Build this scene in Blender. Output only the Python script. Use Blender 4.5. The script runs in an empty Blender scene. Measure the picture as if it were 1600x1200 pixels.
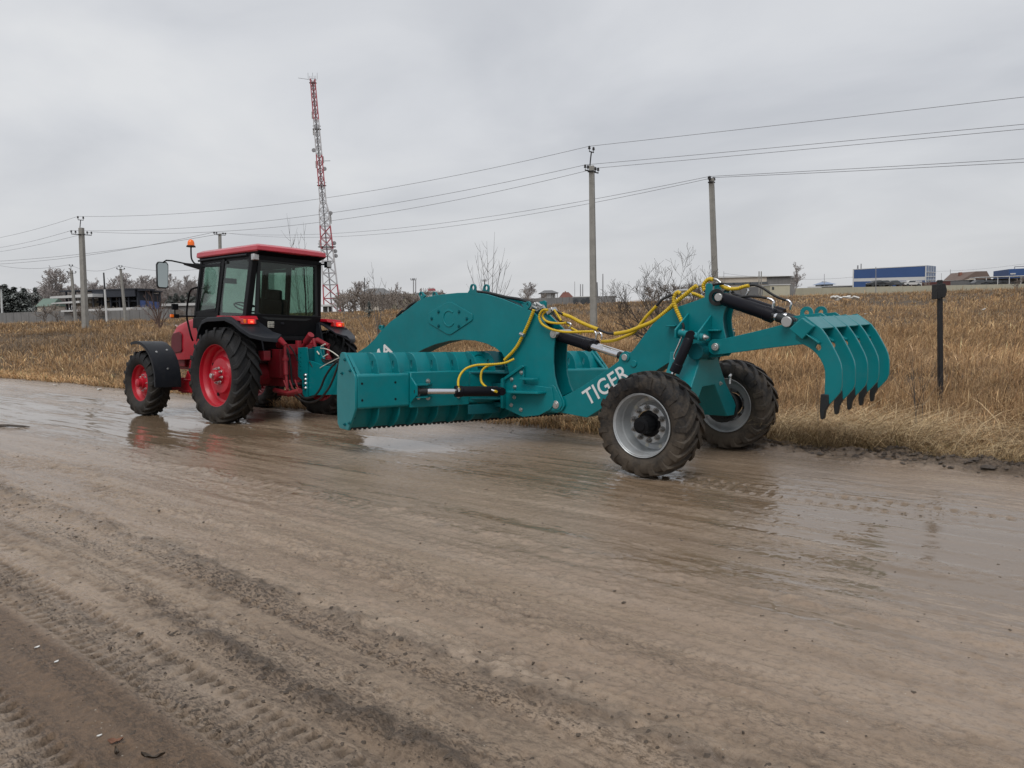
import bpy, bmesh, math, random
import numpy as np
from math import sin, cos, pi, radians, sqrt, atan2
from mathutils import Vector, Matrix
from mathutils.geometry import tessellate_polygon

random.seed(7)
scn = bpy.context.scene
col = scn.collection

# ------------------------------------------------------------------ surveyed viewpoint
# World frame: X along the dirt road (direction of travel), Y towards the near side, Z up.
CAMP = np.array([-3.68152, 7.43190, 1.57646])
SW, CW = -0.7691245, 0.6390989
PIT, ROL, FOC = 0.0889891, 0.0231639, 1202.80
KT, TY0, TYC = 0.0522631, 1.0325, 0.077
TX0 = 7.53

def w2l(d):
    return np.array([d[0]*SW+d[1]*CW, -d[0]*CW+d[1]*SW, d[2]])

def ray(u, v):
    X = (u-800)/FOC; U = (600-v)/FOC
    x = X*cos(ROL)+U*sin(ROL); uu = -X*sin(ROL)+U*cos(ROL)
    return np.array([x, cos(PIT)+uu*sin(PIT), -sin(PIT)+uu*cos(PIT)])

def V(u, v, Y=None, X=None, Z=None):
    d = w2l(ray(u, v))
    if Y is not None: t = (Y-CAMP[1])/d[1]
    elif X is not None: t = (X-CAMP[0])/d[0]
    else: t = (Z-CAMP[2])/d[2]
    return Vector(CAMP+d*t)

def VP(u, v, P0, n):
    d = w2l(ray(u, v))
    t = float(np.dot(np.array(P0)-CAMP, n)/np.dot(d, n))
    return Vector(CAMP+d*t)

def T(u, v, Y=None, X=None):
    d = w2l(ray(u, v)); k = 1+KT*KT
    z = CAMP[2]+KT*TY0
    C = np.array([CAMP[0], (CAMP[1]+KT*z)/k, (z-KT*CAMP[1])/k])
    d = np.array([d[0], (d[1]+KT*d[2])/k, (d[2]-KT*d[1])/k])
    t = (Y-C[1])/d[1] if Y is not None else (X-C[0])/d[0]
    return Vector(C+d*t)

def B(u, v, D):
    """point on the sight line at distance D in front of the viewpoint"""
    d = ray(u, v); return Vector(CAMP+w2l(d*(D/d[1])))

R_AX = Vector((SW, -CW, 0)); F_AX = Vector((CW, SW, 0))
FACE = atan2(-SW, -CW)          # heading that looks back to the viewpoint

# ------------------------------------------------------------------ tagging
def tag(o, label=None, cat=None, group=None, kind=None):
    if label: o['label'] = label
    if cat: o['category'] = cat
    if group: o['group'] = group
    if kind: o['kind'] = kind
    return o

def empty(name, loc=(0, 0, 0), rot=(0, 0, 0), label=None, cat=None, group=None):
    o = bpy.data.objects.new(name, None); col.objects.link(o)
    o.empty_display_size = .2
    o.location = loc; o.rotation_euler = rot
    return tag(o, label, cat, group)

def copy_tree(o, parent=None):
    c = o.copy(); col.objects.link(c)
    if parent is not None: c.parent = parent
    for ch in list(o.children): copy_tree(ch, c)
    return c

# ------------------------------------------------------------------ mesh builder
class MB:
    def __init__(self, org=(0, 0, 0), mtx=None):
        self.v = []; self.f = []; self.org = Vector(org); self.mtx = mtx; self.marks = []
    def add(self, vs, fs):
        b = len(self.v); self.v += [Vector(p) for p in vs]
        self.f += [tuple(i+b for i in f) for f in fs]
    def box(self, c, s, rot=None):
        x, y, z = s[0]/2, s[1]/2, s[2]/2
        vs = [Vector(p) for p in [(-x,-y,-z),(x,-y,-z),(x,y,-z),(-x,y,-z),(-x,-y,z),(x,-y,z),(x,y,z),(-x,y,z)]]
        if rot is not None: vs = [rot @ p for p in vs]
        c = Vector(c)
        self.add([p+c for p in vs], [(0,3,2,1),(4,5,6,7),(0,1,5,4),(1,2,6,5),(2,3,7,6),(3,0,4,7)])
    def hexa(self, a, b):
        """solid between two quads a, b (4 points each, same winding)"""
        self.add(list(a)+list(b), [(3,2,1,0),(4,5,6,7),(0,1,5,4),(1,2,6,5),(2,3,7,6),(3,0,4,7)])
    def prism(self, poly, lo, hi, fn=None, holes=()):
        """poly: 2-D points; fn(a,b,t)->3-D, default extrudes along Y (a=X, b=Z)"""
        fn = fn or (lambda a, b, t: (a, t, b))
        loops = [list(poly)]+[list(h) for h in holes]
        n = sum(len(l) for l in loops)
        flat = [p for l in loops for p in l]
        vs = [fn(p[0], p[1], lo) for p in flat]+[fn(p[0], p[1], hi) for p in flat]
        if holes:
            tris = tessellate_polygon([[Vector((p[0], p[1], 0)) for p in l] for l in loops])
            fs = [tuple(t) for t in tris]+[tuple(i+n for i in reversed(t)) for t in tris]
        else:
            fs = [tuple(range(n)), tuple(range(2*n-1, n-1, -1))]
        b = 0
        for l in loops:
            m = len(l)
            for i in range(m):
                j = (i+1) % m
                fs.append((b+i, b+j, n+b+j, n+b+i))
            b += m
        self.add(vs, fs)
    def tube(self, path, r, n=8, caps=True):
        path = [Vector(p) for p in path]; m = len(path)
        rs = r if hasattr(r, '__len__') else [r]*m
        t0 = (path[1]-path[0]).normalized()
        up = Vector((0, 0, 1)) if abs(t0.z) < .9 else Vector((1, 0, 0))
        a = t0.cross(up).normalized()
        vs = []; fs = []
        for i, p in enumerate(path):
            if i == 0: t = path[1]-path[0]
            elif i == m-1: t = path[-1]-path[-2]
            else: t = path[i+1]-path[i-1]
            if t.length < 1e-9: t = t0.copy()
            t.normalize()
            a = (a-t*a.dot(t))
            if a.length < 1e-6: a = t.orthogonal()
            a.normalize(); b = t.cross(a)
            for k in range(n):
                an = 2*pi*k/n
                vs.append(p+(a*cos(an)+b*sin(an))*rs[i])
        for i in range(m-1):
            for k in range(n):
                k2 = (k+1) % n
                fs.append((i*n+k, i*n+k2, (i+1)*n+k2, (i+1)*n+k))
        if caps:
            fs.append(tuple(range(n-1, -1, -1))); fs.append(tuple(range((m-1)*n, m*n)))
        self.add(vs, fs)
    def cyl(self, p0, p1, r0, r1=None, n=20):
        self.tube([p0, p1], [r0, r0 if r1 is None else r1], n)
    def lathe(self, prof, c, ax=(0, 1, 0), n=48, closed=False):
        """prof: list of (radius, offset along ax)"""
        ax = Vector(ax).normalized(); a = ax.orthogonal().normalized(); b = ax.cross(a); c = Vector(c)
        m = len(prof); vs = []; fs = []
        for r, t in prof:
            for k in range(n):
                an = 2*pi*k/n
                vs.append(c+ax*t+(a*cos(an)+b*sin(an))*r)
        for i in range(m if closed else m-1):
            i2 = (i+1) % m
            for k in range(n):
                k2 = (k+1) % n
                fs.append((i*n+k, i*n+k2, i2*n+k2, i2*n+k))
        self.add(vs, fs)
    def mark(self):
        self.marks.append((len(self.v), len(self.f)))
    def build_each(self, name, mat, parent=None, **kw):
        mk = self.marks+[(len(self.v), len(self.f))]; out = []
        for (a, fa), (b, fb) in zip(mk[:-1], mk[1:]):
            q = MB(self.org, self.mtx); q.v = self.v[a:b]; q.f = [tuple(i-a for i in f) for f in self.f[fa:fb]]
            out.append(q.build(name, mat, parent, **kw))
        return out
    def bolt(self, p, d, r=.018, h=.02):
        self.mark()
        p = Vector(p); d = Vector(d).normalized()
        self.cyl(p, p+d*h*.3, r*1.45, n=14); self.cyl(p+d*h*.3, p+d*h, r, n=6)
        self.cyl(p+d*h, p+d*h*1.5, r*.55, n=8)
    def build(self, name, mat, parent=None, label=None, bevel=0, smooth=35, normals=True):
        me = bpy.data.meshes.new(name)
        vs = self.v
        if self.mtx is not None: vs = [self.mtx @ p for p in vs]
        me.from_pydata([tuple(p-self.org) for p in vs], [], self.f)
        if normals:
            bm = bmesh.new(); bm.from_mesh(me)
            bmesh.ops.recalc_face_normals(bm, faces=bm.faces)
            bm.to_mesh(me); bm.free()
        me.polygons.foreach_set('use_smooth', [True]*len(me.polygons))
        me.set_sharp_from_angle(angle=radians(smooth))
        me.materials.append(mat); me.update()
        o = bpy.data.objects.new(name, me); col.objects.link(o)
        if parent is not None: o.parent = parent
        if bevel:
            m = o.modifiers.new('bevel', 'BEVEL'); m.width = bevel; m.segments = 2
            m.limit_method = 'ANGLE'; m.angle_limit = radians(40); m.harden_normals = False
        if label: o['label'] = label
        return o

def spline(pts, step=.02):
    P = [Vector(p) for p in pts]
    P = [P[0]*2-P[1]]+P+[P[-1]*2-P[-2]]
    out = []
    for i in range(1, len(P)-2):
        p0, p1, p2, p3 = P[i-1:i+3]
        n = max(2, int((p2-p1).length/step))
        for k in range(n):
            t = k/n
            out.append(.5*((2*p1)+(-p0+p2)*t+(2*p0-5*p1+4*p2-p3)*t*t+(-p0+3*p1-3*p2+p3)*t*t*t))
    out.append(P[-2]); return out

def arc(cx, cz, r, a0, a1, n=12):
    return [(cx+r*cos(radians(a0+(a1-a0)*i/n)), cz+r*sin(radians(a0+(a1-a0)*i/n))) for i in range(n+1)]

# ------------------------------------------------------------------ materials
def nmat(name):
    m = bpy.data.materials.new(name); m.use_nodes = True
    nt = m.node_tree; return m, nt.nodes, nt.links, nt.nodes['Principled BSDF']

def noise(N, L, scale, detail=5, rough=.6, coord='Object', stretch=None, dist=0):
    tc = N.new('ShaderNodeTexCoord') if coord != 'Position' else N.new('ShaderNodeNewGeometry')
    src = tc.outputs[coord]
    if stretch:
        mp = N.new('ShaderNodeMapping'); mp.inputs['Scale'].default_value = stretch
        L.new(src, mp.inputs['Vector']); src = mp.outputs['Vector']
    t = N.new('ShaderNodeTexNoise'); t.inputs['Scale'].default_value = scale
    t.inputs['Detail'].default_value = detail; t.inputs['Roughness'].default_value = rough
    t.inputs['Distortion'].default_value = dist
    L.new(src, t.inputs['Vector']); return t.outputs['Fac']

def ramp(N, L, fac, stops):
    r = N.new('ShaderNodeValToRGB'); e = r.color_ramp.elements
    while len(e) < len(stops): e.new(.5)
    for i, (p, c) in enumerate(stops):
        e[i].position = p
        e[i].color = (c[0], c[1], c[2], 1) if hasattr(c, '__len__') else (c, c, c, 1)
    L.new(fac, r.inputs['Fac']); return r.outputs['Color']

def mix(N, L, fac, a, b, mode='MIX'):
    m = N.new('ShaderNodeMix'); m.data_type = 'RGBA'; m.blend_type = mode
    for s, val in ((m.inputs[0], fac), (m.inputs[6], a), (m.inputs[7], b)):
        if hasattr(val, 'is_linked'): L.new(val, s)
        elif hasattr(val, '__len__'): s.default_value = (val[0], val[1], val[2], 1)
        else: s.default_value = val
    return m.outputs[2]

def maths(N, L, op, a, b=None, clamp=False):
    m = N.new('ShaderNodeMath'); m.operation = op; m.use_clamp = clamp
    for s, val in zip(m.inputs, (a, b)):
        if val is None: continue
        if hasattr(val, 'is_linked'): L.new(val, s)
        else: s.default_value = val
    return m.outputs[0]

def bump(N, L, bs, fac, strength=.3, dist=.01):
    b = N.new('ShaderNodeBump'); b.inputs['Strength'].default_value = strength; b.inputs['Distance'].default_value = dist
    L.new(fac, b.inputs['Height']); L.new(b.outputs['Normal'], bs.inputs['Normal']); return b

def paint(name, c, rough=.38, dirt=.25, dirtc=(.16, .125, .09), metal=0., coat=0., var=.14, bumps=.05, mudz=0., vscale=2.5, spec=.5):
    m, N, L, bs = nmat(name)
    n1 = noise(N, L, vscale, 6, .65)
    base = ramp(N, L, n1, [(.3, [x*(1-var) for x in c]), (.7, [min(1, x*(1+var)) for x in c])])
    n2 = noise(N, L, 9, 8, .75)
    df = ramp(N, L, n2, [(.5, 0), (.78, 1)])
    dfac = maths(N, L, 'MULTIPLY', df, dirt)
    if mudz:
        g = N.new('ShaderNodeNewGeometry'); sp = N.new('ShaderNodeSeparateXYZ'); L.new(g.outputs['Position'], sp.inputs[0])
        zf = N.new('ShaderNodeMapRange'); zf.inputs['From Min'].default_value = mudz; zf.inputs['From Max'].default_value = .05
        zf.inputs['To Min'].default_value = 0; zf.inputs['To Max'].default_value = 1
        L.new(sp.outputs['Z'], zf.inputs['Value'])
        df3 = ramp(N, L, n2, [(.38, 0), (.62, 1)])
        dfac = maths(N, L, 'MAXIMUM', dfac, maths(N, L, 'MULTIPLY', zf.outputs[0], maths(N, L, 'MULTIPLY', df3, .8)))
    cc = mix(N, L, dfac, base, dirtc)
    L.new(cc, bs.inputs['Base Color'])
    rr = N.new('ShaderNodeMapRange'); rr.inputs['To Min'].default_value = rough*.8; rr.inputs['To Max'].default_value = min(1, rough*1.35)
    L.new(n2, rr.inputs['Value'])
    rf = N.new('ShaderNodeMix'); L.new(dfac, rf.inputs[0]); L.new(rr.outputs[0], rf.inputs[2]); rf.inputs[3].default_value = .85
    L.new(rf.outputs[0], bs.inputs['Roughness'])
    bs.inputs['Metallic'].default_value = metal
    bs.inputs['Specular IOR Level'].default_value = spec
    if coat: bs.inputs['Coat Weight'].default_value = coat; bs.inputs['Coat Roughness'].default_value = .12
    if bumps: bump(N, L, bs, noise(N, L, 60, 3), bumps, .004)
    return m

M = {}
M['teal'] = paint('teal_paint', (.0, .185, .208), .37, .12, (.10, .15, .145), coat=.20, var=.10, spec=.30, mudz=.40)
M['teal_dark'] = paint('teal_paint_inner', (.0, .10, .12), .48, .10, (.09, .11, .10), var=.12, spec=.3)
M['red'] = paint('red_paint', (.40, .005, .018), .36, .10, (.16, .06, .05), coat=.05, mudz=.7, spec=.25)
M['red_dark'] = paint('red_paint_grimy', (.25, .008, .018), .5, .42, (.09, .05, .04), mudz=1.0)
M['red_roof'] = paint('red_roof_sky_sheen', (.50, .035, .055), .30, .15, (.3, .12, .1), coat=.4)  # lighter, pinker red: the sky's reflection is put into the colour
M['mesh_red'] = paint('dark_red_mesh', (.11, .008, .015), .6, .2)
M['black'] = paint('black_plastic', (.007, .0075, .009), .42, .12, (.04, .037, .034), spec=.16)
M['fender'] = paint('fender_plastic', (.014, .016, .021), .40, .2, (.07, .065, .06), bumps=.12, spec=.25)
M['black_gloss'] = paint('black_cylinder_paint', (.006, .006, .010), .36, .08, (.04, .036, .036), spec=.2)
M['chrome'] = paint('chrome', (.72, .73, .75), .12, .06, metal=1., var=.03, bumps=0)
M['zinc'] = paint('zinc_steel', (.56, .56, .55), .32, .15, metal=.9, var=.12)
M['nut'] = paint('wheel_nut_steel', (.24, .24, .235), .3, .2, metal=.85)
M['rim'] = paint('silver_rim_paint', (.47, .495, .51), .30, .34, (.2, .18, .16), metal=.3, mudz=.40)
M['rim_red'] = paint('red_rim_paint', (.45, .006, .022), .36, .12, (.2, .07, .06), coat=.15, mudz=.5)
M['steel_dark'] = paint('dark_steel', (.022, .026, .028), .5, .3, (.1, .08, .06), metal=.4)
M['hose'] = paint('black_hose', (.012, .012, .013), .5, .2)
M['yellow'] = paint('yellow_hose_guard', (.62, .42, .012), .42, .2, (.25, .17, .04), var=.1)
M['white'] = paint('white_lettering', (.78, .78, .78), .5, .1, var=.04)
M['pale'] = paint('pale_plastic', (.6, .58, .5), .5, .15)
M['knob'] = paint('yellow_knob', (.55, .36, .06), .4, .15)
M['mirror'] = paint('mirror_glass', (.36, .40, .40), .03, 0, metal=1., var=0, bumps=0)

def rubber(name, mudc, amount):
    m, N, L, bs = nmat(name)
    n1 = noise(N, L, 5, 8, .7); n2 = noise(N, L, 38, 6, .7)
    g = N.new('ShaderNodeNewGeometry'); sp = N.new('ShaderNodeSeparateXYZ'); L.new(g.outputs['Position'], sp.inputs[0])
    zf = N.new('ShaderNodeMapRange'); zf.inputs['From Min'].default_value = 1.0; zf.inputs['From Max'].default_value = 0.
    zf.inputs['To Min'].default_value = -.12; zf.inputs['To Max'].default_value = .16; L.new(sp.outputs['Z'], zf.inputs['Value'])
    f = maths(N, L, 'ADD', maths(N, L, 'ADD', n1, zf.outputs[0]), maths(N, L, 'MULTIPLY', maths(N, L, 'SUBTRACT', n2, .5), .35))
    fac = ramp(N, L, f, [(.47-amount*.25, 0), (.75-amount*.25, 1)])
    L.new(mix(N, L, maths(N, L, 'MULTIPLY', fac, .9), (.017, .017, .018), mudc), bs.inputs['Base Color'])
    bs.inputs['Roughness'].default_value = .68; bs.inputs['Specular IOR Level'].default_value = .25
    rr = N.new('ShaderNodeMapRange'); rr.inputs['To Min'].default_value = .42; rr.inputs['To Max'].default_value = .9
    L.new(n1, rr.inputs['Value']); L.new(rr.outputs[0], bs.inputs['Roughness'])
    bump(N, L, bs, n2, .5, .008)
    return m
M['tyre'] = rubber('tractor_tyre_rubber', (.050, .043, .035), .12)
M['tyre_mud'] = rubber('muddy_tyre_rubber', (.088, .071, .054), .48)

def emis(name, c, e, rough=.2):
    m, N, L, bs = nmat(name)
    bs.inputs['Base Color'].default_value = (*c, 1); bs.inputs['Roughness'].default_value = rough
    bs.inputs['Emission Color'].default_value = (*c, 1); bs.inputs['Emission Strength'].default_value = e
    n = noise(N, L, 60, 2); L.new(ramp(N, L, n, [(.3, [x*.8 for x in c]), (.7, c)]), bs.inputs['Base Color'])
    return m
M['lamp_red'] = paint('red_lens', (.38, .012, .012), .15, .05, var=.1, coat=.5)
M['lamp_lit'] = emis('lit_red_lens', (1., .04, .025), .6)
M['lamp_core'] = emis('lit_bulb', (1., .2, .09), 1.1)
M['orange'] = emis('orange_lens', (.9, .17, .012), .12)
M['lamp_white'] = paint('lamp_lens', (.42, .43, .43), .15, .1, coat=.4)

def glass(name, tint, refl=.9):
    m, N, L, bs = nmat(name)
    N.remove(bs); out = N['Material Output']
    tr = N.new('ShaderNodeBsdfTransparent')
    n1 = noise(N, L, 3, 4)
    L.new(ramp(N, L, n1, [(.3, [x*.9 for x in tint]), (.7, tint)]), tr.inputs['Color'])
    gl = N.new('ShaderNodeBsdfGlossy'); gl.inputs['Roughness'].default_value = .02
    gl.inputs['Color'].default_value = (refl, refl, refl, 1)
    df = N.new('ShaderNodeBsdfDiffuse'); df.inputs['Color'].default_value = (.16, .18, .17, 1)
    m1 = N.new('ShaderNodeMixShader'); n2 = noise(N, L, 1.7, 6, .7)
    L.new(ramp(N, L, n2, [(.4, .005), (.7, .04)]), m1.inputs[0]); L.new(tr.outputs[0], m1.inputs[1]); L.new(df.outputs[0], m1.inputs[2])
    lw = N.new('ShaderNodeLayerWeight'); lw.inputs['Blend'].default_value = .5
    fr = maths(N, L, 'ADD', maths(N, L, 'MULTIPLY', maths(N, L, 'POWER', lw.outputs['Facing'], 4), .7), .04)
    mx = N.new('ShaderNodeMixShader'); L.new(fr, mx.inputs[0]); L.new(m1.outputs[0], mx.inputs[1]); L.new(gl.outputs[0], mx.inputs[2])
    L.new(mx.outputs[0], out.inputs['Surface']); return m
M['glass'] = glass('green_cab_glass', (.67, .78, .73))
M['glass_rear'] = glass('tinted_rear_glass', (.62, .74, .685))

def plain(name, c, rough=.8, var=.25, scale=1.5, detail=6, bumps=.3, bscale=30, stretch=None, coord='Object', streak=0):
    m, N, L, bs = nmat(name)
    n1 = noise(N, L, scale, detail, .65, coord, stretch)
    cc = ramp(N, L, n1, [(.25, [x*(1-var) for x in c]), (.75, [min(1, x*(1+var)) for x in c])])
    if streak:
        n3 = noise(N, L, 1.0, 4, .6, coord, (3, 3, .12))
        cc = mix(N, L, maths(N, L, 'MULTIPLY', ramp(N, L, n3, [(.45, 0), (.7, 1)]), streak), cc, [x*.45 for x in c])
    L.new(cc, bs.inputs['Base Color']); bs.inputs['Roughness'].default_value = rough
    if bumps: bump(N, L, bs, noise(N, L, bscale, 4, .6, coord), bumps, .02)
    return m
M['concrete'] = plain('pole_concrete', (.30, .29, .265), .85, .22, 2.2, streak=.35)
M['concrete_far'] = plain('grey_concrete_fence', (.21, .205, .20), .9, .18, .6, streak=.3)
M['iron'] = plain('dark_iron', (.035, .035, .038), .6, .3)
M['wire'] = plain('overhead_wire_metal', (.17, .17, .18), .6, .1, bumps=0)
M['bark'] = plain('bark', (.085, .072, .062), .9, .3, 12)
M['bark_far'] = plain('hazed_far_bark', (.22, .20, .185), .95, .25, 4, bumps=0)  # paler than near bark, distance haze painted into the colour
M['twig_far'] = plain('hazed_far_twigs', (.37, .335, .32), .95, .2, .5, bumps=0)  # greyed and lightened so the colour itself carries the haze
M['twig_red'] = plain('reddish_twigs', (.12, .075, .06), .9, .25, 6, bumps=0)
M['needle'] = plain('hazed_conifer_needles', (.21, .23, .215), .9, .45, .8, bumps=0)  # needle green washed out with painted-in haze
M['bush'] = plain('bush_twigs', (.26, .22, .19), .95, .3, .8, bumps=0)
M['post'] = plain('black_post_paint', (.012, .012, .014), .55, .3, 3)
M['tower_red'] = plain('tower_red', (.43, .09, .11), .6, .12, bumps=0)
M['tower_white'] = plain('tower_white', (.52, .51, .52), .6, .08, bumps=0)
M['tower_steel'] = plain('tower_steel', (.28, .28, .29), .6, .1, bumps=0)
M['shed_dark'] = plain('shed_dark_steel', (.030, .034, .045), .7, .25, .3, bumps=0)
M['shed_wall'] = plain('shed_wall', (.045, .05, .062), .8, .25, .3, bumps=0)
M['tarp'] = plain('blue_tarp', (.06, .10, .26), .6, .2, .8, bumps=0, streak=.3)
M['w_white'] = plain('far_white', (.60, .60, .59), .7, .06, .5, bumps=0)
M['w_cream'] = plain('far_cream', (.50, .47, .36), .8, .08, .3, bumps=0, streak=.12)
M['w_beige'] = plain('far_beige', (.56, .50, .42), .8, .12, .2, bumps=0, streak=.25)
M['w_yellow'] = plain('far_yellow_plaster', (.46, .43, .31), .8, .08, .3, bumps=0)
M['w_brick'] = plain('far_brick', (.26, .12, .085), .85, .2, .8, bumps=0)
M['w_grey'] = plain('far_grey_roof', (.15, .15, .15), .75, .15, .5, bumps=0)
M['r_brown'] = plain('far_brown_roof', (.17, .125, .105), .8, .15, .5, bumps=0)
M['r_red'] = plain('far_red_roof', (.15, .055, .04), .8, .15, .5, bumps=0)
M['r_green'] = plain('far_green_roof', (.14, .20, .165), .7, .12, .5, bumps=0)
M['blue_wall'] = plain('blue_cladding', (.035, .085, .23), .55, .08, .3, bumps=0)
M['blue_pale'] = plain('pale_blue_cladding', (.22, .28, .40), .55, .1, .3, bumps=0)
M['maroon'] = plain('maroon_fence', (.14, .05, .045), .7, .12, .4, bumps=0)
M['far_dark'] = plain('far_dark', (.05, .055, .06), .5, .3, .5, bumps=0)
M['far_glass'] = plain('far_window', (.09, .10, .11), .2, .2, .5, bumps=0)
M['van_grey'] = plain('van_grey', (.10, .105, .11), .4, .2, .5, bumps=0)
M['paper'] = plain('paper_scrap', (.72, .71, .68), .7, .1, 10)
M['leaf'] = plain('dry_leaf', (.17, .075, .04), .6, .4, 30)
M['leaf_dark'] = plain('dark_leaf', (.05, .035, .022), .6, .4, 30)


# ------------------------------------------------------------------ wheels
def tyre(mb, c, R, W, rr, nl, lh, lw, sweep, edge=.5, rotoff=0., squash=0.):
    """ribbed drive tyre, axle along Y, centred at c"""
    c = Vector(c); Rc = R-lh
    hs = Rc-rr
    half = [(rr-.012, .36*W), (rr+.004, .405*W), (rr+hs*.12, .44*W), (rr+hs*.36, .492*W), (rr+hs*.55, .50*W), (rr+hs*.74, .485*W),
            (rr+hs*.88, .455*W), (rr+hs*.95, .40*W), (rr+hs*.985, .27*W), (Rc, 0)]
    prof = half+[(r, -y) for r, y in reversed(half[:-1])]
    prof += [(rr+.004, -.33*W), (rr+.004, .33*W)]
    mb.lathe(prof, c, (0, 1, 0), 64, closed=True)
    def rc(y):                           # carcass radius at |y|
        for (r0, y0), (r1, y1) in zip(half[2:], half[3:]):
            if y1 <= y <= y0 and y0 > y1: return r0+(r1-r0)*(y0-y)/(y0-y1)
        return Rc
    # path across half of the tread and over the shoulder
    for sg in (1, -1):
        for i in range(nl):
            a0 = 2*pi*(i+(.5 if sg < 0 else 0))/nl+rotoff
            secs = []
            K = 7
            jit = random.uniform(-.012, .012)
            for k in range(K):
                t = k/(K-1)
                if t < .8:
                    y = -.03*W+(.475*W+.03*W)*(t/.8); top = R-.02*(abs(y)/(W/2))**2; bot = Rc-.03
                else:
                    q = (t-.8)/.2; y = .475*W+.035*W*q; top = R-.02-(.10*hs+.03)*q-lh*.2*q; bot = top-.07
                a = a0+jit+sweep*(min(t, .85)/.85)**.85
                w = lw*(1.1-.15*t if t < .8 else .95)
                # width runs along the circumference
                def P(r, aa): return c+Vector((r*cos(aa), sg*y, r*sin(aa)))
                dt = w/2/R; db = dt*1.35
                secs.append([P(bot, a-db), P(bot, a+db), P(top, a+dt), P(top, a-dt)])
            b = len(mb.v); mb.v += [p for s in secs for p in s]
            for k in range(K-1):
                for e in range(4):
                    e2 = (e+1) % 4
                    mb.f.append((b+k*4+e, b+k*4+e2, b+(k+1)*4+e2, b+(k+1)*4+e))
            mb.f.append((b+3, b+2, b+1, b)); q = b+(K-1)*4; mb.f.append((q, q+1, q+2, q+3))

# ------------------------------------------------------------------ TRACTOR
tr_rot = math.atan(KT)
tractor = empty('tractor', (TX0, TYC, KT*(TYC-TY0)-.022), (tr_rot, 0, 0),
                'red farm tractor with black cab and muddy tyres coupled to the teal grader', 'tractor')
TO = (TX0, TYC, 0)
def tmb(): return MB(TO)

RR, FR = .790, .590
def tractor_wheel(x, z, side, R, W, rr, nl, lh, lw, yface, front):
    """side +1 = left; yface = |Y - TYC| of the outer rim flange"""
    yo = TYC+side*yface; yc = yo-side*(W*.40)
    ax = Vector((0, side, 0))
    m = tmb()
    rim = [(rr+.016, 0), (rr+.012, -.012), (rr-.02, -.02), (rr-.028, -.07), (rr-.055, -.10), (rr-.075, -.16), (rr-.075, -.20)]
    inner = [(rr-.055, -W*.68), (rr+.012, -W*.78)]
    if front:
        disc = [(rr-.075, -.13), (rr-.10, -.145), (.19, -.14), (.175, -.09), (.15, -.075), (.10, -.07), (.095, -.03), (.05, -.02), (0.0, -.02)]
    else:
        disc = [(rr-.075, -.17), (rr-.11, -.185), (.30, -.145), (.27, -.10), (.22, -.095), (.14, -.095), (.13, -.07), (.0, -.07)]
    m.lathe([(r, t) for r, t in rim+inner], (x, yo, z), ax, 56)
    m.lathe(disc, (x, yo, z), ax, 56)
    w = m.build('front_wheel' if front else 'rear_wheel', M['rim_red'], tractor, smooth=28)
    m = tmb(); tyre(m, (x, yc, z), R, W, rr, nl, lh, lw, .42 if not front else .36)
    m.build('tyre', M['tyre'], w, smooth=30)
    m = tmb()
    if front:
        for k in range(8):
            a = 2*pi*k/8
            m.bolt((x+.135*cos(a), yo-side*.075, z+.135*sin(a)), ax, .013, .02)
        for k in range(6):
            a = 2*pi*k/6+.3; m.bolt((x+.225*cos(a), yo-side*.135, z+.225*sin(a)), ax, .012, .02)
        m.build_each('wheel_nut', M['zinc'], w)
        m = tmb(); m.lathe([(.075, -.03), (.07, .03), (.045, .045), (0, .045)], (x, yo, z), ax, 24); m.build('hub', M['rim_red'], w)
    else:
        for k in range(8):
            a = 2*pi*k/8+.2; m.bolt((x+.115*cos(a), yo-side*.07, z+.115*sin(a)), ax, .018, .035)
        m.mark(); m.cyl((x, yo-side*.07, z), (x, yo+side*.06, z), .038); m.cyl((x, yo+side*.06, z), (x, yo+side*.065, z), .028)
        m.build_each('wheel_nut', M['zinc'], w)
        m = tmb(); m.lathe([(.095, -.075), (.09, .0), (.075, .02), (.04, .022)], (x, yo, z), ax, 24); m.build('hub', M['rim_red'], w)
        m = tmb()
        for k in range(4):
            a = 2*pi*k/4+.5; m.mark(); m.cyl((x+.345*cos(a), yo-side*.165, z+.345*sin(a)), (x+.345*cos(a), yo-side*.150, z+.345*sin(a)), .03, n=16)
        m.build_each('disc_opening', M['black'], w)
    return w
for side in (1, -1):
    tractor_wheel(TX0, RR-.03, side, RR-.03, .43, .516-.016, 20, .042, .062, 1.155, False)
    tractor_wheel(TX0+2.26, .565, side, .565, .36, .33, 18, .036, .055, 1.285, True)

# rear axle, gearbox, engine block
m = tmb()
m.box((7.75, TYC, .86), (1.5, .50, .56)); m.box((7.2, TYC, .95), (.34, .62, .46)); m.box((8.9, TYC, .88), (1.5, .42, .5))
m.cyl((TX0, TYC-1.0, RR-.03), (TX0, TYC+1.0, RR-.03), .12); m.cyl((TX0, TYC-.55, RR-.03), (TX0, TYC+.55, RR-.03), .19)
m.cyl((7.02, TYC+.0, .62), (6.9, TYC, .62), .06)
for k in range(7): m.bolt((7.03, TYC+.24*cos(k*.9), .95+.18*sin(k*.9)), (-1, 0, 0), .02, .025)
m.box((7.0, TYC+.16, 1.18), (.16, .14, .16)); m.box((7.0, TYC-.2, 1.15), (.14, .16, .22)); m.cyl((7.0, TYC-.02, 1.1), (7.0, TYC-.02, 1.32), .05)
m.build('gearbox', M['red_dark'], tractor, bevel=.015)
m = tmb()
m.box((9.79, TYC, .56), (.17, 1.9, .15)); m.box((9.85, TYC, .72), (.5, .42, .22)); m.box((9.79, TYC+.62, .53), (.22, .28, .22)); m.box((9.79, TYC-.62, .53), (.22, .28, .22))
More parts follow.
